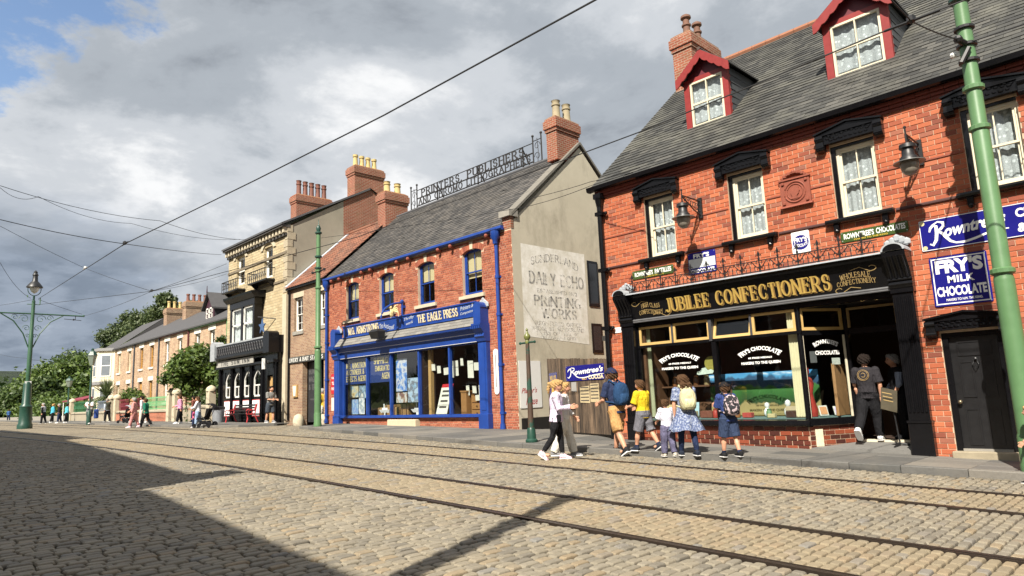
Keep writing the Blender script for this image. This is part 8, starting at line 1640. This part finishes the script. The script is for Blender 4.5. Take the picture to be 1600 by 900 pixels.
class Person:
 def __init__(s, px, py, top, face, label, legs=((18, 8), (-16, 14)), arms=((-18, 15, 8), (16, 20, 8)), lean=3, build=1.0, vox=.011, h=None, loc=None, head=(0, 0), female=False, spread=.0):
  p = Vector(loc) if loc else ground_hit(px, py)
  if h is None:
   d = (p - Vector((0, 0, CAMZ))).dot(CF); h = (py - top) * d / 1048.04 * 1.0
  s.h = h; s.vox = vox * h / 1.7; s.root = thing('person', p, label, 'person', None, math.radians(face)); s.build = build; s.far = vox > .015
  H = h; ln = math.radians(lean); s.female = female; hipz = .50 * H
  def sag(v, a): return Vector((v.x * math.cos(a) + v.z * math.sin(a), v.y, -v.x * math.sin(a) + v.z * math.cos(a)))
  s.hip = Vector((0, 0, hipz)); s.tor = lambda x, y, z: s.hip + sag(Vector((x, y, z - hipz)), ln)
  s.legs = []
  for i, (a, b) in enumerate(legs):
   sd = 1 if i == 0 else -1; a, b = math.radians(a), math.radians(b); j0 = s.hip + Vector((0, sd * .052 * H, 0)); out = sd * (.012 + spread) * H
   k = j0 + Vector((math.sin(a) * .235 * H, out, -math.cos(a) * .235 * H)); f = k + Vector((math.sin(a - b) * .225 * H, out * .3, -math.cos(a - b) * .225 * H)); s.legs.append((j0, k, f, a - b))
  zmin = min(l[2].z for l in s.legs) - .04 * H; s.dz = Vector((0, 0, -zmin))
  s.arms = []
  for i, (a, e, ab) in enumerate(arms):
   sd = 1 if i == 0 else -1; a, e, ab = map(math.radians, (a, e, ab)); sh = s.tor(0, sd * .105 * H * (build * .5 + .5) * (.93 if female else 1), .80 * H); a0 = a + ln * .5
   el = sh + Vector((math.sin(a0) * .165 * H, sd * math.sin(ab) * .165 * H, -math.cos(a0) * .165 * H)); a1 = a0 + e; wr = el + Vector((math.sin(a1) * .145 * H, -sd * math.sin(e) * .05 * H, -math.cos(a1) * .145 * H)); s.arms.append((sh, el, wr, a1))
  s.headc = s.tor(.012 * H, 0, .925 * H); s.hturn = math.radians(head[0]); s.htilt = math.radians(head[1])
 def put(s, name, me, mat, parent=None):
  me.materials.append(mat); o = link(bpy.data.objects.new(name, me)); me.transform(Matrix.Translation(s.dz)); o.parent = parent or s.root; return o
 def hd(s, x, y, z):
  c, sn = math.cos(s.htilt), math.sin(s.htilt); x, z = x * c + z * sn * -1 * -1, z * c - x * sn; c, sn = math.cos(s.hturn), math.sin(s.hturn); return s.headc + Vector((x * c - y * sn, x * sn + y * c, z))
 def loft_z(s, m, secs, n=14, tor=True):
  f = s.tor if tor else (lambda x, y, z: Vector((x, y, z))); m.loft([[f(cx + ry * math.cos(2 * math.pi * k / n), rx * math.sin(2 * math.pi * k / n), z) for k in range(n)] for cx, rx, ry, z in secs])
 def torso_secs(s, e=0):
  H, b = s.h, s.build; f = s.female; W = (.088, .096, .084, .080, .092, .102, .098, .05) if not f else (.092, .10, .084, .074, .086, .092, .088, .042)
  D = (.06, .07, .064, .06, .07, .072, .056, .036); Z = (.465, .51, .57, .62, .69, .75, .805, .835); return [(.0, w * H * b + e, d * H * b + e, z * H) for w, d, z in zip(W, D, Z)]
 def body(s, skin=SKIN):
  H = s.h; m = MB(); s.loft_z(m, s.torso_secs()); s.loft_z(m, [(0, .034 * H, .036 * H, .81 * H), (.006 * H, .031 * H, .034 * H, .85 * H), (.01 * H, .03 * H, .034 * H, .90 * H)])
  for j0, k, f, a in s.legs:
   m.tube([j0, j0.lerp(k, .5), k, k.lerp(f, .35), f], [.058 * H, .05 * H, .034 * H, .037 * H, .021 * H], 10); m.tube([f + Vector((-.02 * H, 0, -.015 * H)), f + Vector((.09 * H, 0, -.025 * H))], [.024 * H, .02 * H], 8)
  for sh, el, wr, a in s.arms: m.tube([sh, sh.lerp(el, .5), el, el.lerp(wr, .3), wr], [.034 * H, .029 * H, .023 * H, .024 * H, .015 * H], 10); m.ball(sh, .037 * H, 10)
  r = .066 * H; pts = []
  for i in range(9):
   th = math.pi * i / 8; z = -math.cos(th) * r * 1.12; rr = math.sin(th) * r; jaw = .8 if i < 3 else 1
   pts.append([s.hd((rr * 1.06 * jaw + .0) * math.cos(q) + (.008 * H if i < 4 else 0), rr * .84 * jaw * math.sin(q), z) for q in [2 * math.pi * k / 14 for k in range(14)]])
  m.loft(pts); m.tube([s.hd(.06 * H, 0, .012 * H), s.hd(.078 * H, 0, -.012 * H), s.hd(.062 * H, 0, -.018 * H)], [.006 * H, .01 * H, .007 * H], 6)
  for sd in (-1, 1): m.ball(s.hd(-.002 * H, sd * .056 * H, -.004 * H), .014 * H, 6, (1, .5, 1.3))
  m.tube([s.hd(.056 * H, -.012 * H, -.034 * H), s.hd(.06 * H, 0, -.034 * H), s.hd(.056 * H, .012 * H, -.034 * H)], .005 * H, 5)
  me = remeshed(m, s.vox); fm = MB()   # fingers stay separate
  for i, (sh, el, wr, a) in enumerate(s.arms):
   sd = 1 if i == 0 else -1; d = Vector((math.sin(a), 0, -math.cos(a))); n = Vector((math.cos(a), 0, math.sin(a))); side = Vector((0, sd, 0)); P = lambda u, v, w: wr + d * u * H + n * v * H + side * w * H
   fm.loft([[P(0, c * .017, e * .009) for c, e in ((-1, -1), (1, -1), (1, 1), (-1, 1))], [P(.03, c * .024, e * .01) for c, e in ((-1, -1), (1, -1), (1, 1), (-1, 1))], [P(.054, c * .022, e * .008) for c, e in ((-1, -1), (1, -1), (1, 1), (-1, 1))]])
   for q, (v, L) in enumerate(((.018, .036), (.006, .042), (-.006, .04), (-.018, .031))): fm.tube([P(.05, v, 0), P(.05 + L * .5, v, -.006), P(.05 + L * .85, v, -.02)], [.0062 * H, .0056 * H, .004 * H], 5)
   fm.tube([P(.012, .018, 0), P(.03, .034, -.008), P(.048, .038, -.016)], [.0075 * H, .0065 * H, .0045 * H], 5)
  b = bmesh.new(); b.from_mesh(me); f2 = fm.mesh('f'); b.from_mesh(f2); bmesh.ops.recalc_face_normals(b, faces=b.faces); b.to_mesh(me); b.free(); o = s.put('body', me, skin)
  e = MB()
  for sd in (-1, 1): e.mark(); e.ball(s.hd(.054 * H, sd * .024 * H, .01 * H), .0075 * H, 6)
  if not s.far:
   for sd in (-1, 1): q = MB(); q.ball(s.hd(.056 * H, sd * .024 * H, .01 * H), .007 * H, 6); s.put('eye', q.mesh('eye'), IRON)
  return s
 def shirt(s, mat, sleeve=.75, e=.014, name='shirt', hem=.475, collar=False):
  H = s.h; m = MB(); S = [t for t in s.torso_secs(e) if t[3] > hem * H + .005]; S = [(0, S[0][1] * 1.02, S[0][2] * 1.05, hem * H)] + S + [(0, .045 * H, .04 * H, .845 * H)]; s.loft_z(m, S)
  for sh, el, wr, a in s.arms:
   m.ball(sh, .037 * H + e, 10)
   if sleeve <= 1: m.tube([sh, sh.lerp(el, sleeve * .5), sh.lerp(el, sleeve)], [.038 * H + e * .7, .034 * H + e, .034 * H + e * 1.3], 10)
   else: m.tube([sh, el, el.lerp(wr, sleeve - 1)], [.038 * H + e * .7, .028 * H + e, .02 * H + e], 10)
  return s.put(name, remeshed(m, s.vox, 2), mat)
 def bottoms(s, mat, length=2.0, e=.02, name='trousers', flare=1.0):
  """length 1 = to the knee, 2 = to the ankle"""
  H = s.h; m = MB(); S = [t for t in s.torso_secs(e * .8) if t[3] < .585 * H]; s.loft_z(m, S)
  for j0, k, f, a in s.legs:
   P = [j0 + Vector((0, 0, .02 * H)), j0.lerp(k, .5)]; R = [.06 * H + e * .7, .052 * H + e]
   if length <= 1: P.append(j0.lerp(k, length)); R.append(.045 * H + e * 1.3 * flare)
   else: P += [k, k.lerp(f, .5), k.lerp(f, length - 1)]; R += [.037 * H + e, .034 * H + e * flare, .026 * H + e * flare]
   m.tube(P, R, 12)
  return s.put(name, remeshed(m, s.vox, 2), mat)
 def skirt(s, mat, top=.6, bot=.3, r0=.085, r1=.17, wave=.012, name='skirt'):
  H = s.h; m = MB(); n = 36; rings = []
  for j in range(7):
   t = j / 6; z = (top + (bot - top) * t) * H; rings.append([Vector((.02 * H * t + (r0 + (r1 - r0) * t ** 1.2) * H * .85 * math.cos(q) * (1 + wave * 6 * t * math.sin(q * 7)), (r0 + (r1 - r0) * t ** 1.2) * H * math.sin(q) * (1 + wave * 6 * t * math.sin(q * 7)), z + .012 * H * t * math.sin(q * 5))) for q in [2 * math.pi * k / n for k in range(n)]])
  m.loft(rings, cap=False); me = m.mesh('skirt'); me.polygons.foreach_set('use_smooth', [True] * len(me.polygons)); return s.put(name, me, mat)
 def shoes(s, mat, sole=None, sock=None):
  H = s.h
  for (j0, k, f, a) in s.legs:
   tilt = max(-.9, min(.5, a)) if f.z > min(l[2].z for l in s.legs) + .02 * H else 0
   def F(x, y, z): return f + Vector((x * math.cos(tilt) - z * math.sin(-tilt) * -1, y, z * math.cos(tilt) + x * math.sin(tilt))) * 1
   m = MB(); prof = [(-.04, .024, .045), (-.02, .03, .07), (.02, .032, .066), (.055, .034, .04), (.095, .031, .026), (.118, .02, .014)]
   m.loft([[F(x * H, w * H * c, (-.036 + hh * d) * H) for c, d in ((-1, 0), (1, 0), (1, .6), (.5, 1), (-.5, 1), (-1, .6))] for x, w, hh in prof]); o = s.put('shoe', m.mesh('shoe'), mat); o.data.polygons.foreach_set('use_smooth', [True] * len(o.data.polygons))
   m = MB(); m.loft([[F(x * H, (w + .002) * H * c, z * H) for c, z in ((-1, -.042), (1, -.042), (1, -.03), (-1, -.03))] for x, w, hh in prof]); s.put('sole', m.mesh('sole'), sole or mat, o)
   if sock: q = MB(); q.tube([f + Vector((0, 0, -.01 * H)), f.lerp(k, .2)], [.026 * H, .03 * H], 10); s.put('sock', q.mesh('sock'), sock)
 def hair(s, mat, style='short'):
  H = s.h; r = .066 * H; m = MB(); rings = []
  lo = {'short': .3, 'bob': .18, 'long': .2, 'pony': .32, 'bun': .3}[style]
  for i in range(8):
   th = math.pi * (lo + (1 - lo) * i / 7); ring = []
   for k in range(16):
    q = 2 * math.pi * k / 16; fr = max(0, math.cos(q)); z = -math.cos(th) * r * 1.2; rr = math.sin(th) * r * 1.09 + .003 * H * math.sin(k * 5 + i); z2 = z + max(0, math.cos(q) + .25) * r * 1.0 * max(0, 1 - i / 6); x = rr * 1.06 * math.cos(q); ring.append(s.hd(min(x, r * (.95 if i < 4 else 1.1)) - .006 * H, rr * .93 * math.sin(q), min(z2, r * 1.18)))
   rings.append(ring)
  m.loft(rings)
  if style == 'pony': m.tube([s.hd(-.06 * H, 0, .03 * H), s.hd(-.1 * H, 0, .0), s.hd(-.095 * H, .005, -.07 * H), s.hd(-.08 * H, .01, -.13 * H)], [.02 * H, .028 * H, .024 * H, .006 * H], 8)
  if style == 'bun': m.ball(s.hd(-.06 * H, 0, .04 * H), .03 * H, 8)
  if style == 'long':
   for k in range(-3, 4): m.tube([s.hd(-.03 * H, k * .017 * H, .02 * H), s.hd(-.068 * H, k * .02 * H, -.05 * H), s.hd(-.066 * H, k * .022 * H, -.12 * H), s.hd(-.06 * H, k * .02 * H, -.17 * H)], [.03 * H, .026 * H, .022 * H, .008 * H], 7)
  me = remeshed(m, s.vox * .9, 1); rr_ = random.Random(int(H * 1e4)); A_ = [rr_.uniform(0, 6.28) for _ in range(4)]
  for v in me.vertices: c = v.co - s.headc; v.co += c.normalized() * H * (.005 * math.sin(c.z / H * 160 + A_[0] + 9 * math.atan2(c.y, c.x)) + .004 * math.sin(23 * math.atan2(c.y, c.x) + A_[1]))
  s.put('hair', me, mat)
 def cap(s, mat):
  H = s.h; r = .066 * H; m = MB(); m.loft([[s.hd(r * 1.3 * math.sin(math.pi * t) * math.cos(q), r * 1.1 * math.sin(math.pi * t) * math.sin(q), -math.cos(math.pi * t) * r * 1.36) for q in [2 * math.pi * k / 16 for k in range(16)]] for t in (.56, .62, .7, .8, .9, .98)])
  m.loft([[s.hd(x * H, y * H, z * H) for y, z in ((-w, .016), (w, .016), (w * .9, .024), (-w * .9, .024))] for x, w in ((.05, .052), (.085, .05), (.115, .03))]); me = m.mesh('cap'); me.polygons.foreach_set('use_smooth', [True] * len(me.polygons)); s.put('cap', me, mat)
 def bag(s, mat, label, w=.17, h=.26, d=.09, strap=None, trim=None, flap=None):
  """rucksack worn on the back: a thing of its own"""
  H = s.h; c = s.tor(-.07 * H - d * H * .5, 0, .69 * H) + s.dz; m = MB(); n = 16
  rings = []
  for t, k in ((-.5, .72), (-.42, .95), (-.1, 1.05), (.2, 1.0), (.38, .82), (.5, .45)): rings.append([c + Vector((d * H * .62 * k * (abs(math.cos(q)) ** .6) * (1 if math.cos(q) > 0 else -1) * (1.15 if t < .1 else 1), w * H * .5 * k * (abs(math.sin(q)) ** .6) * (1 if math.sin(q) > 0 else -1), t * h * H)) for q in [2 * math.pi * j / n for j in range(n)]])
  m.loft(rings); Rm = Matrix.Translation(s.root.location) @ Matrix.Rotation(s.root.rotation_euler.z, 4, 'Z'); bl = Rm @ c; root = thing('rucksack', bl, label, 'rucksack', 'rucksacks worn by the people', s.root.rotation_euler.z)
  def fix(mm, nm, mt): me = mm.mesh(nm); me.transform(Matrix.Translation(-c)); me.materials.append(mt); me.polygons.foreach_set('use_smooth', [True] * len(me.polygons)); o = link(bpy.data.objects.new(nm, me)); o.parent = root; return o
  fix(m, 'pack', mat); p = MB(); pr = []
  for t, k in ((-.42, .6), (-.36, .85), (-.05, .85), (.02, .5)): pr.append([c + Vector((-d * H * .58 - (.02 * H if k > .7 else 0) + .02 * H * abs(math.sin(q)), w * H * .42 * k * math.sin(q) if False else w * H * .4 * k * (1 if q < 1.5 else -1), t * h * H)) for q in (0, 1, 2, 3)])
  p = MB(); p.bbox(c.x - d * H * .78, c.x - d * H * .4, c.y - w * H * .36, c.y + w * H * .36, c.z - h * H * .42, c.z + h * H * .02, .012 * H); fix(p, 'pocket', trim or mat)
  for sd in (-1, 1):
   q = MB(); a = [c + Vector((d * H * .3, sd * w * H * .3, h * H * .42)), s.tor(-.01 * H, sd * .06 * H, .845 * H) + s.dz + Vector((0, 0, .02 * H)), s.tor(.085 * H, sd * .07 * H, .78 * H) + s.dz, s.tor(.088 * H, sd * .085 * H, .70 * H) + s.dz, s.tor(.03 * H, sd * .112 * H, .62 * H) + s.dz, c + Vector((d * H * .3, sd * w * H * .4, -h * H * .38))]; q.tube(a, .012 * H, 6); fix(q, 'strap', strap or mat)
  q = MB(); q.tube([c + Vector((d * H * .2, -.02 * H, h * H * .48)), c + Vector((d * H * .2, 0, h * H * .58)), c + Vector((d * H * .2, .02 * H, h * H * .48))], .006 * H, 5); fix(q, 'handle', strap or mat)
  return root
K = cloth; WHITES = plain('white_rubber', (.75, .75, .74), .6, .05, 10, bump=0); BLK = K('black_cloth', (.012, .012, .014)); NAVY = K('navy_cloth', (.018, .028, .07)); BROWNH = K('brown_hair', (.075, .04, .02)); BLOND = K('blond_hair', (.38, .24, .10)); DARKH = K('dark_hair', (.016, .011, .009)); GREYH = K('grey_hair', (.3, .29, .28))
# facing angles: 180 = up the street (left in the picture), 90 = towards the shops, 45 = to the right in the picture, 0 = down the street
p = Person(884, 713, 597, 40, 'woman in white wide trousers walking behind the girl in the lilac sweatshirt', ((16, 4), (-14, 12)), ((10, 30, 6), (-14, 10, 6)), female=True); p.body(); p.shirt(K('white_top', (.62, .6, .58)), 1.8, .018); p.bottoms(K('cream_trousers', (.66, .63, .55)), 1.95, .034, flare=1.4); p.shoes(K('grey_shoe', (.22, .22, .23)), WHITES); p.hair(BLOND, 'pony')
p = Person(872, 718, 594, 38, 'girl in lilac and white sweatshirt and black leggings looking at her hands', ((10, 6), (-14, 22)), ((14, 78, 4), (10, 82, 4)), lean=3, female=True, head=(0, 18)); p.body(); p.shirt(K('lilac_sweat', (.64, .56, .70), ((.7, .42, .6), 3.0, .58)), 1.9, .026, 'sweatshirt', .47); p.bottoms(BLK, 1.92, .004, 'leggings'); p.shoes(K('pink_trainer', (.72, .50, .58)), WHITES, WHITES); p.hair(BLOND, 'pony')
R0 = p.root.location; fwd = Vector((math.cos(math.radians(38)), math.sin(math.radians(38)), 0)); cp = R0 + fwd * .36 + Vector((0, 0, p.h * .635))
root = thing('camera_case', cp, 'small black camera held by the girl in the lilac sweatshirt', 'camera', rz=math.radians(38)); m = MB(); m.bbox(-.04, .04, -.06, .06, -.05, .05, .01); o = m.build('case'  , IRON); o.parent = root; m = MB(); m.tube([(.035, 0, 0), (.075, 0, 0)], .026, 10); o = m.build('lens', IRON); o.parent = root
m = MB(); m.bbox(-.05, .05, -.08, .08, -.08, .08, .02); m.tube([(0, -.05, .07), (-.12, -.07, .42)], .007, 5); q = R0 + fwd * .12 + Vector((.02, -.12, p.h * .51)); o = m.build('shoulder_bag', BLK); o.location = q; o.rotation_euler.z = math.radians(38); tag(o, 'small black bag hanging at the hip of the girl in the lilac sweatshirt', 'bag')
p = Person(968, 710, 573, 168, 'man in navy cap, navy T-shirt and tan shorts walking up the street', ((-20, 10), (20, 6)), ((10, 62, 10), (-14, 14, 8)), lean=6); p.body(); p.shirt(K('navy_tee', (.022, .032, .075)), .8, .02); p.bottoms(K('tan_shorts', (.44, .25, .10)), .98, .03, 'shorts'); p.shoes(K('black_trainer', (.02, .02, .022)), WHITES); p.hair(BROWNH, 'short'); p.cap(K('navy_cap', (.015, .022, .06))); p.bag(K('blue_pack', (.018, .05, .12)), 'blue rucksack on the man in the navy cap', .18, .26, .09, trim=K('blue_pack_trim', (.022, .06, .14)))
p = Person(1009, 704, 593, 178, 'boy in yellow T-shirt and grey shorts walking past the shop window', ((16, 6), (-18, 14)), ((16, 66, 6), (12, 62, 6)), lean=2, build=1.12); p.body(); p.shirt(K('yellow_tee', (.62, .44, .02)), .85, .026, hem=.46); p.bottoms(K('grey_shorts', (.14, .14, .16)), .95, .034, 'shorts'); p.shoes(K('navy_trainer', (.02, .025, .04)), WHITES, NAVY); p.hair(BROWNH, 'short')
p = Person(1046, 713, 625, 150, 'small girl in white top and lilac trousers with hair in a bun', ((6, 2), (-6, 10)), ((24, 40, 10), (6, 16, 10)), lean=2, build=1.05, female=True); p.body(); p.shirt(K('white_blouse', (.62, .62, .70)), .9, .028, hem=.52); p.bottoms(K('lilac_trousers', (.12, .115, .19)), 1.9, .03, flare=1.1); p.shoes(K('cream_shoe', (.55, .5, .42)), WHITES); p.hair(BROWNH, 'bun')
p = Person(1077, 712, 585, 140, 'woman in blue ruffled dress with yellow rucksack holding the small girl', ((12, 4), (-10, 8)), ((-2, 10, 12), (20, 50, 8)), lean=3, build=1.15, female=True, head=(15, 0)); p.body(); DR = K('blue_dress', (.10, .13, .24), ((.30, .34, .43), 30, .5)); p.shirt(DR, .75, .022, 'dress', .56); p.skirt(DR, .60, .315, .105, .215, .02, 'dress_skirt'); p.bottoms(NAVY, 1.9, .006, 'leggings'); p.shoes(K('navy_trainer', (.02, .025, .04)), WHITES); p.hair(BROWNH, 'long'); p.bag(K('floral_pack', (.48, .45, .28), ((.6, .35, .3), 22, .62)), 'pale yellow floral rucksack on the woman in the blue dress', .19, .26, .10, trim=K('floral_pocket', (.58, .55, .33), ((.2, .4, .15), 18, .62)))
p = Person(1143, 714, 598, 150, 'boy in navy T-shirt and shorts with black cap photographing the window', ((10, 4), (-8, 12)), ((20, 85, 4), (38, 80, 4)), lean=2); p.body(); p.shirt(K('navy_blue_tee', (.03, .05, .16)), .85, .024); p.bottoms(K('navy_shorts', (.03, .045, .09)), .98, .034, 'shorts'); p.shoes(K('black_trainer', (.02, .02, .022)), WHITES, NAVY); p.hair(BROWNH, 'short'); p.cap(BLK); p.bag(K('pattern_pack', (.03, .03, .035), ((.5, .4, .42), 17, .52)), 'black rucksack with pink and white pattern on the boy at the window', .20, .27, .10)
p = Person(1367, 687, 551, 92, 'man in black T-shirt with ring emblem walking into the shop', ((-22, 26), (10, 4)), ((4, 14, 10), (-4, 16, 12)), loc=(-5.02, 15.06, .35), h=1.78, build=1.06); p.body(); p.shirt(K('charcoal_tee', (.028, .026, .03)), .85, .024); p.bottoms(BLK, 1.93, .03, flare=1.2); p.shoes(K('white_shoe', (.7, .7, .68)), WHITES); p.hair(DARKH, 'short'); e = MB(); H = p.h; yb = -.07 * H * 1.06 - .03
for rr in (.062, .05): e.tube([p.tor(yb, rr * H * math.cos(k * math.pi / 10), (.745 + rr * math.sin(k * math.pi / 10)) * H) for k in range(21)], .003, 4)
e.tube([p.tor(yb, .022 * H * math.cos(k), (.745 + .024 * math.sin(k)) * H) for k in [.6 + j * .5 for j in range(11)]], .004, 4); p.put('shirt_emblem', e.mesh('shirt_emblem'), GOLDP)
p = Person(0, 0, 0, 215, 'shop assistant in waistcoat and pale blue shirt standing inside the doorway', ((2, 2), (-2, 4)), ((6, 20, 8), (4, 40, 8)), loc=(-4.62, 15.75, .345), h=1.75, build=1.1); p.body(); p.shirt(K('pale_blue_shirt', (.34, .40, .52)), 1.8, .016); p.shirt(K('black_waistcoat', (.012, .012, .014)), .05, .024, 'waistcoat', .5); p.bottoms(BLK, 1.95, .024); p.shoes(BLK); p.hair(GREYH, 'short')
hp = onY(1596, 646, 12.3); p = Person(0, 0, 0, 185, 'fair-haired child at the right edge of the picture below the green pole', loc=(hp.x + .13, 12.3, surf(hp.x, 12.3)), h=hp.z - surf(hp.x, 12.3) + .12); p.body(); p.shirt(K('dark_green_tee', (.03, .07, .05)), .8, .022); p.bottoms(NAVY, 1.9, .024); p.shoes(BLK, WHITES); p.hair(BLOND, 'short')
# people further up the street
V = .02
def far(px, py, top, face, label, shirt, sl, bot, ln, shoe, hair, hs='short', fem=False, legs=((8, 4), (-8, 8)), arms=((-8, 12, 6), (8, 20, 6)), cap=None, build=1.05, **kw):
 p = Person(px, py, top, face, label, legs, arms, vox=V, female=fem, build=build, **kw); p.body(); p.shirt(shirt, sl, .024); p.bottoms(bot, ln, .026 if ln > 1 else .034, 'trousers' if ln > 1 else 'shorts'); p.shoes(shoe, WHITES)
 if hair: p.hair(hair, hs)
 if cap: p.cap(cap)
 return p
far(422, 661, 605, 10, 'man in grey T-shirt and dark shorts at the inn door', K('grey_tee', (.19, .19, .18)), .85, K('dark_shorts', (.05, .06, .075)), .95, K('grey_shoe', (.22, .22, .23)), DARKH, arms=((12, 70, 6), (14, 72, 6)), loc=(onY(422, 660, 14.7).x, 14.7, surf(-33.5, 14.7)), h=1.78)
q = onY(505, 640, 15.9); far(0, 0, 0, 200, 'person in yellow and white top half hidden behind the slim green pole', K('yellow_top', (.62, .40, .04)), .8, K('cream_trousers', (.66, .63, .55)), 1.9, WHITES, GREYH, loc=(q.x, 15.9, gz(q.x, 15.9)), h=1.7)
far(281, 662, 617, 250, 'woman in pink jumper and black trousers leaning by the gatepost', K('pink_jumper', (.62, .28, .42)), 1.9, BLK, 1.9, WHITES, BROWNH, 'bob', True, ((14, 4), (-4, 4)), arms=((-12, 10, 10), (10, 60, 6)))
far(303, 660, 619, 220, 'dark-haired person behind the woman with the pushchair', K('rust_top', (.20, .07, .05)), 1.8, NAVY, 1.9, BLK, DARKH, 'bob', True)
far(309, 667, 620, 235, 'woman in white top pushing the black pushchair', K('white_jumper', (.62, .64, .68)), 1.9, K('pale_jeans', (.30, .40, .55)), 1.9, WHITES, BROWNH, 'long', True, arms=((22, 50, 6), (20, 50, 6)))
far(303, 668, 640, 240, 'toddler in pink and navy in front of the pushchair', K('pink_tee', (.6, .12, .25)), .8, NAVY, 1.8, K('pink_trainer', (.72, .5, .58)), BLOND, 'bob', True)
far(209, 668, 621, 240, 'woman in salmon pink outfit walking with a stick', K('salmon', (.58, .27, .25)), 1.9, K('salmon2', (.55, .25, .24)), 1.85, K('pink_trainer', (.72, .5, .58)), GREYH, 'bob', True, ((16, 4), (-12, 10)), arms=((0, 10, 12), (12, 40, 6)))
far(204, 660, 623, 60, 'fair-haired person behind the woman in salmon pink', K('tan_top', (.45, .3, .2)), 1.8, K('cream_trousers', (.66, .63, .55)), 1.9, WHITES, BLOND, 'bob', True)
far(227, 667, 622, 235, 'woman in green top with black waistcoat walking', K('green_top', (.02, .16, .10)), 1.4, BLK, 1.9, BLK, BROWNH, 'bob', True, ((18, 4), (-16, 14)), build=1.15)
far(222, 661, 619, 230, 'person in white half hidden behind the woman in green', K('white_jumper', (.62, .64, .68)), 1.9, K('cream_trousers', (.66, .63, .55)), 1.9, WHITES, DARKH, 'bob', True)
far(139, 662, 622, 320, 'man in white T-shirt and dark shorts with folded arms', K('white_tee', (.66, .66, .64)), .85, K('dark_shorts', (.05, .06, .075)), .95, WHITES, None, arms=((20, 95, 6), (20, 95, 6)), build=1.15)
far(167, 659, 623, 200, 'old man in flat cap and dark waistcoat', K('shirt_sleeves', (.42, .48, .55)), 1.9, BLK, 1.9, BLK, GREYH, cap=K('flat_cap', (.3, .26, .2))).shirt(K('olive_waistcoat', (.06, .065, .045)), .05, .034, 'waistcoat', .5)
far(67, 662, 630, 230, 'grey-haired man in black jacket, leftmost of the group by the centre pole', BLK, 1.9, BLK, 1.9, BLK, GREYH, build=1.15).shirt(K('grey_shirt', (.35, .35, .38)), .05, .03, 'shirt_front', .55)
for px, lb, c, hr in ((81, 'fair-haired person with turquoise top in the middle of the left group', (.08, .42, .58), BLOND), (92, 'person in dark jacket and white shirt in the left group', (.02, .02, .025), GREYH), (103, 'person with turquoise rucksack, rightmost of the left group', (.10, .45, .55), DARKH)): far(px, 661, 631, 90 if px != 92 else 250, lb, K('group_%d' % px, c), 1.6, BLK if px != 92 else NAVY, 1.9, WHITES, hr, 'bob', True)
far(48, 657, 638, 260, 'small distant person in grey beside the centre pole', K('grey_tee', (.19, .19, .18)), 1.8, NAVY, 1.9, BLK, GREYH)
far(13, 657, 640, 180, 'small distant person in blue at the left edge', K('mid_blue', (.05, .12, .3)), 1.9, NAVY, 1.9, BLK, BROWNH)
# walking stick, pushchairs, carried bag
s = ground_hit(205, 668); m = MB(); m.tube([s, s + Vector((.05, .05, .95))], .014, 6); m.tube([s + Vector((.05, .05, .95)), s + Vector((.05, -.05, .96))], .016, 6); m.top('walking_stick', IRON, s, 'dark walking stick held by the woman in salmon pink', 'walking stick')
def pushchair(px, py, face, label, hood):
 p = ground_hit(px, py); root = thing('pushchair', p, label, 'pushchair', 'pushchairs', math.radians(face)); B_ = lambda m, n, mt: (lambda o: setattr(o, 'parent', root))(m.build(n, mt))
 m = MB()
 for sd in (-.25, .25): m.tube([(-.35, sd, .15), (.2, sd, .55), (.45, sd, 1.02)], .016, 6); m.tube([(.4, sd, .12), (-.05, sd, .6)], .016, 6)
 m.tube([(.45, -.25, 1.02), (.45, .25, 1.02)], .02, 6); B_(m, 'frame', IRON)
 for x, sd, r in ((-.38, -.22, .1), (-.38, .22, .1), (.38, -.27, .14), (.38, .27, .14)): m = MB(); m.tube([(x, sd - .02, r), (x, sd + .02, r)], r, 14); B_(m, 'wheel', BLK)
 m = MB(); m.loft([[(-.3, -.2, .38), (-.3, .2, .38), (-.28, .2, .48), (-.28, -.2, .48)], [(.1, -.22, .35), (.1, .22, .35), (.12, .22, .47), (.12, -.22, .47)], [(.28, -.22, .85), (.28, .22, .85), (.2, .22, .9), (.2, -.22, .9)]]); B_(m, 'seat', BLK)
 m = MB(); m.loft([[(.25 + .42 * math.cos(a) * c, sd, .72 + .42 * math.sin(a) * c) for sd, c in ((-.25, .92), (-.15, 1), (.15, 1), (.25, .92))] for a in [.2 + k * .32 for k in range(7)]], cap=False, close=False); B_(m, 'hood', hood)
 m = MB(); m.bbox(-.15, .25, -.2, .2, .16, .32, .03); B_(m, 'basket', BLK)
pushchair(319, 668, 40, 'black pushchair pushed by the woman in the white top', BLK); pushchair(196, 661, 30, 'grey-hooded pushchair by the dark red railings', K('grey_hood', (.3, .32, .35)))
b = ground_hit(143, 662); m = MB(); m.bbox(-.2, .2, -.12, .12, .35, 1.0, .05); m.tube([(0, -.08, .98), (0, 0, 1.15), (0, .08, .98)], .015, 5); o = m.build('carrier_bag', K('blue_bag', (.03, .06, .22))); o.location = b + Vector((.25, .2, 0)); tag(o, 'dark blue bag slung by the man with folded arms', 'bag')
bpy.data.scenes.remove(BENCH)
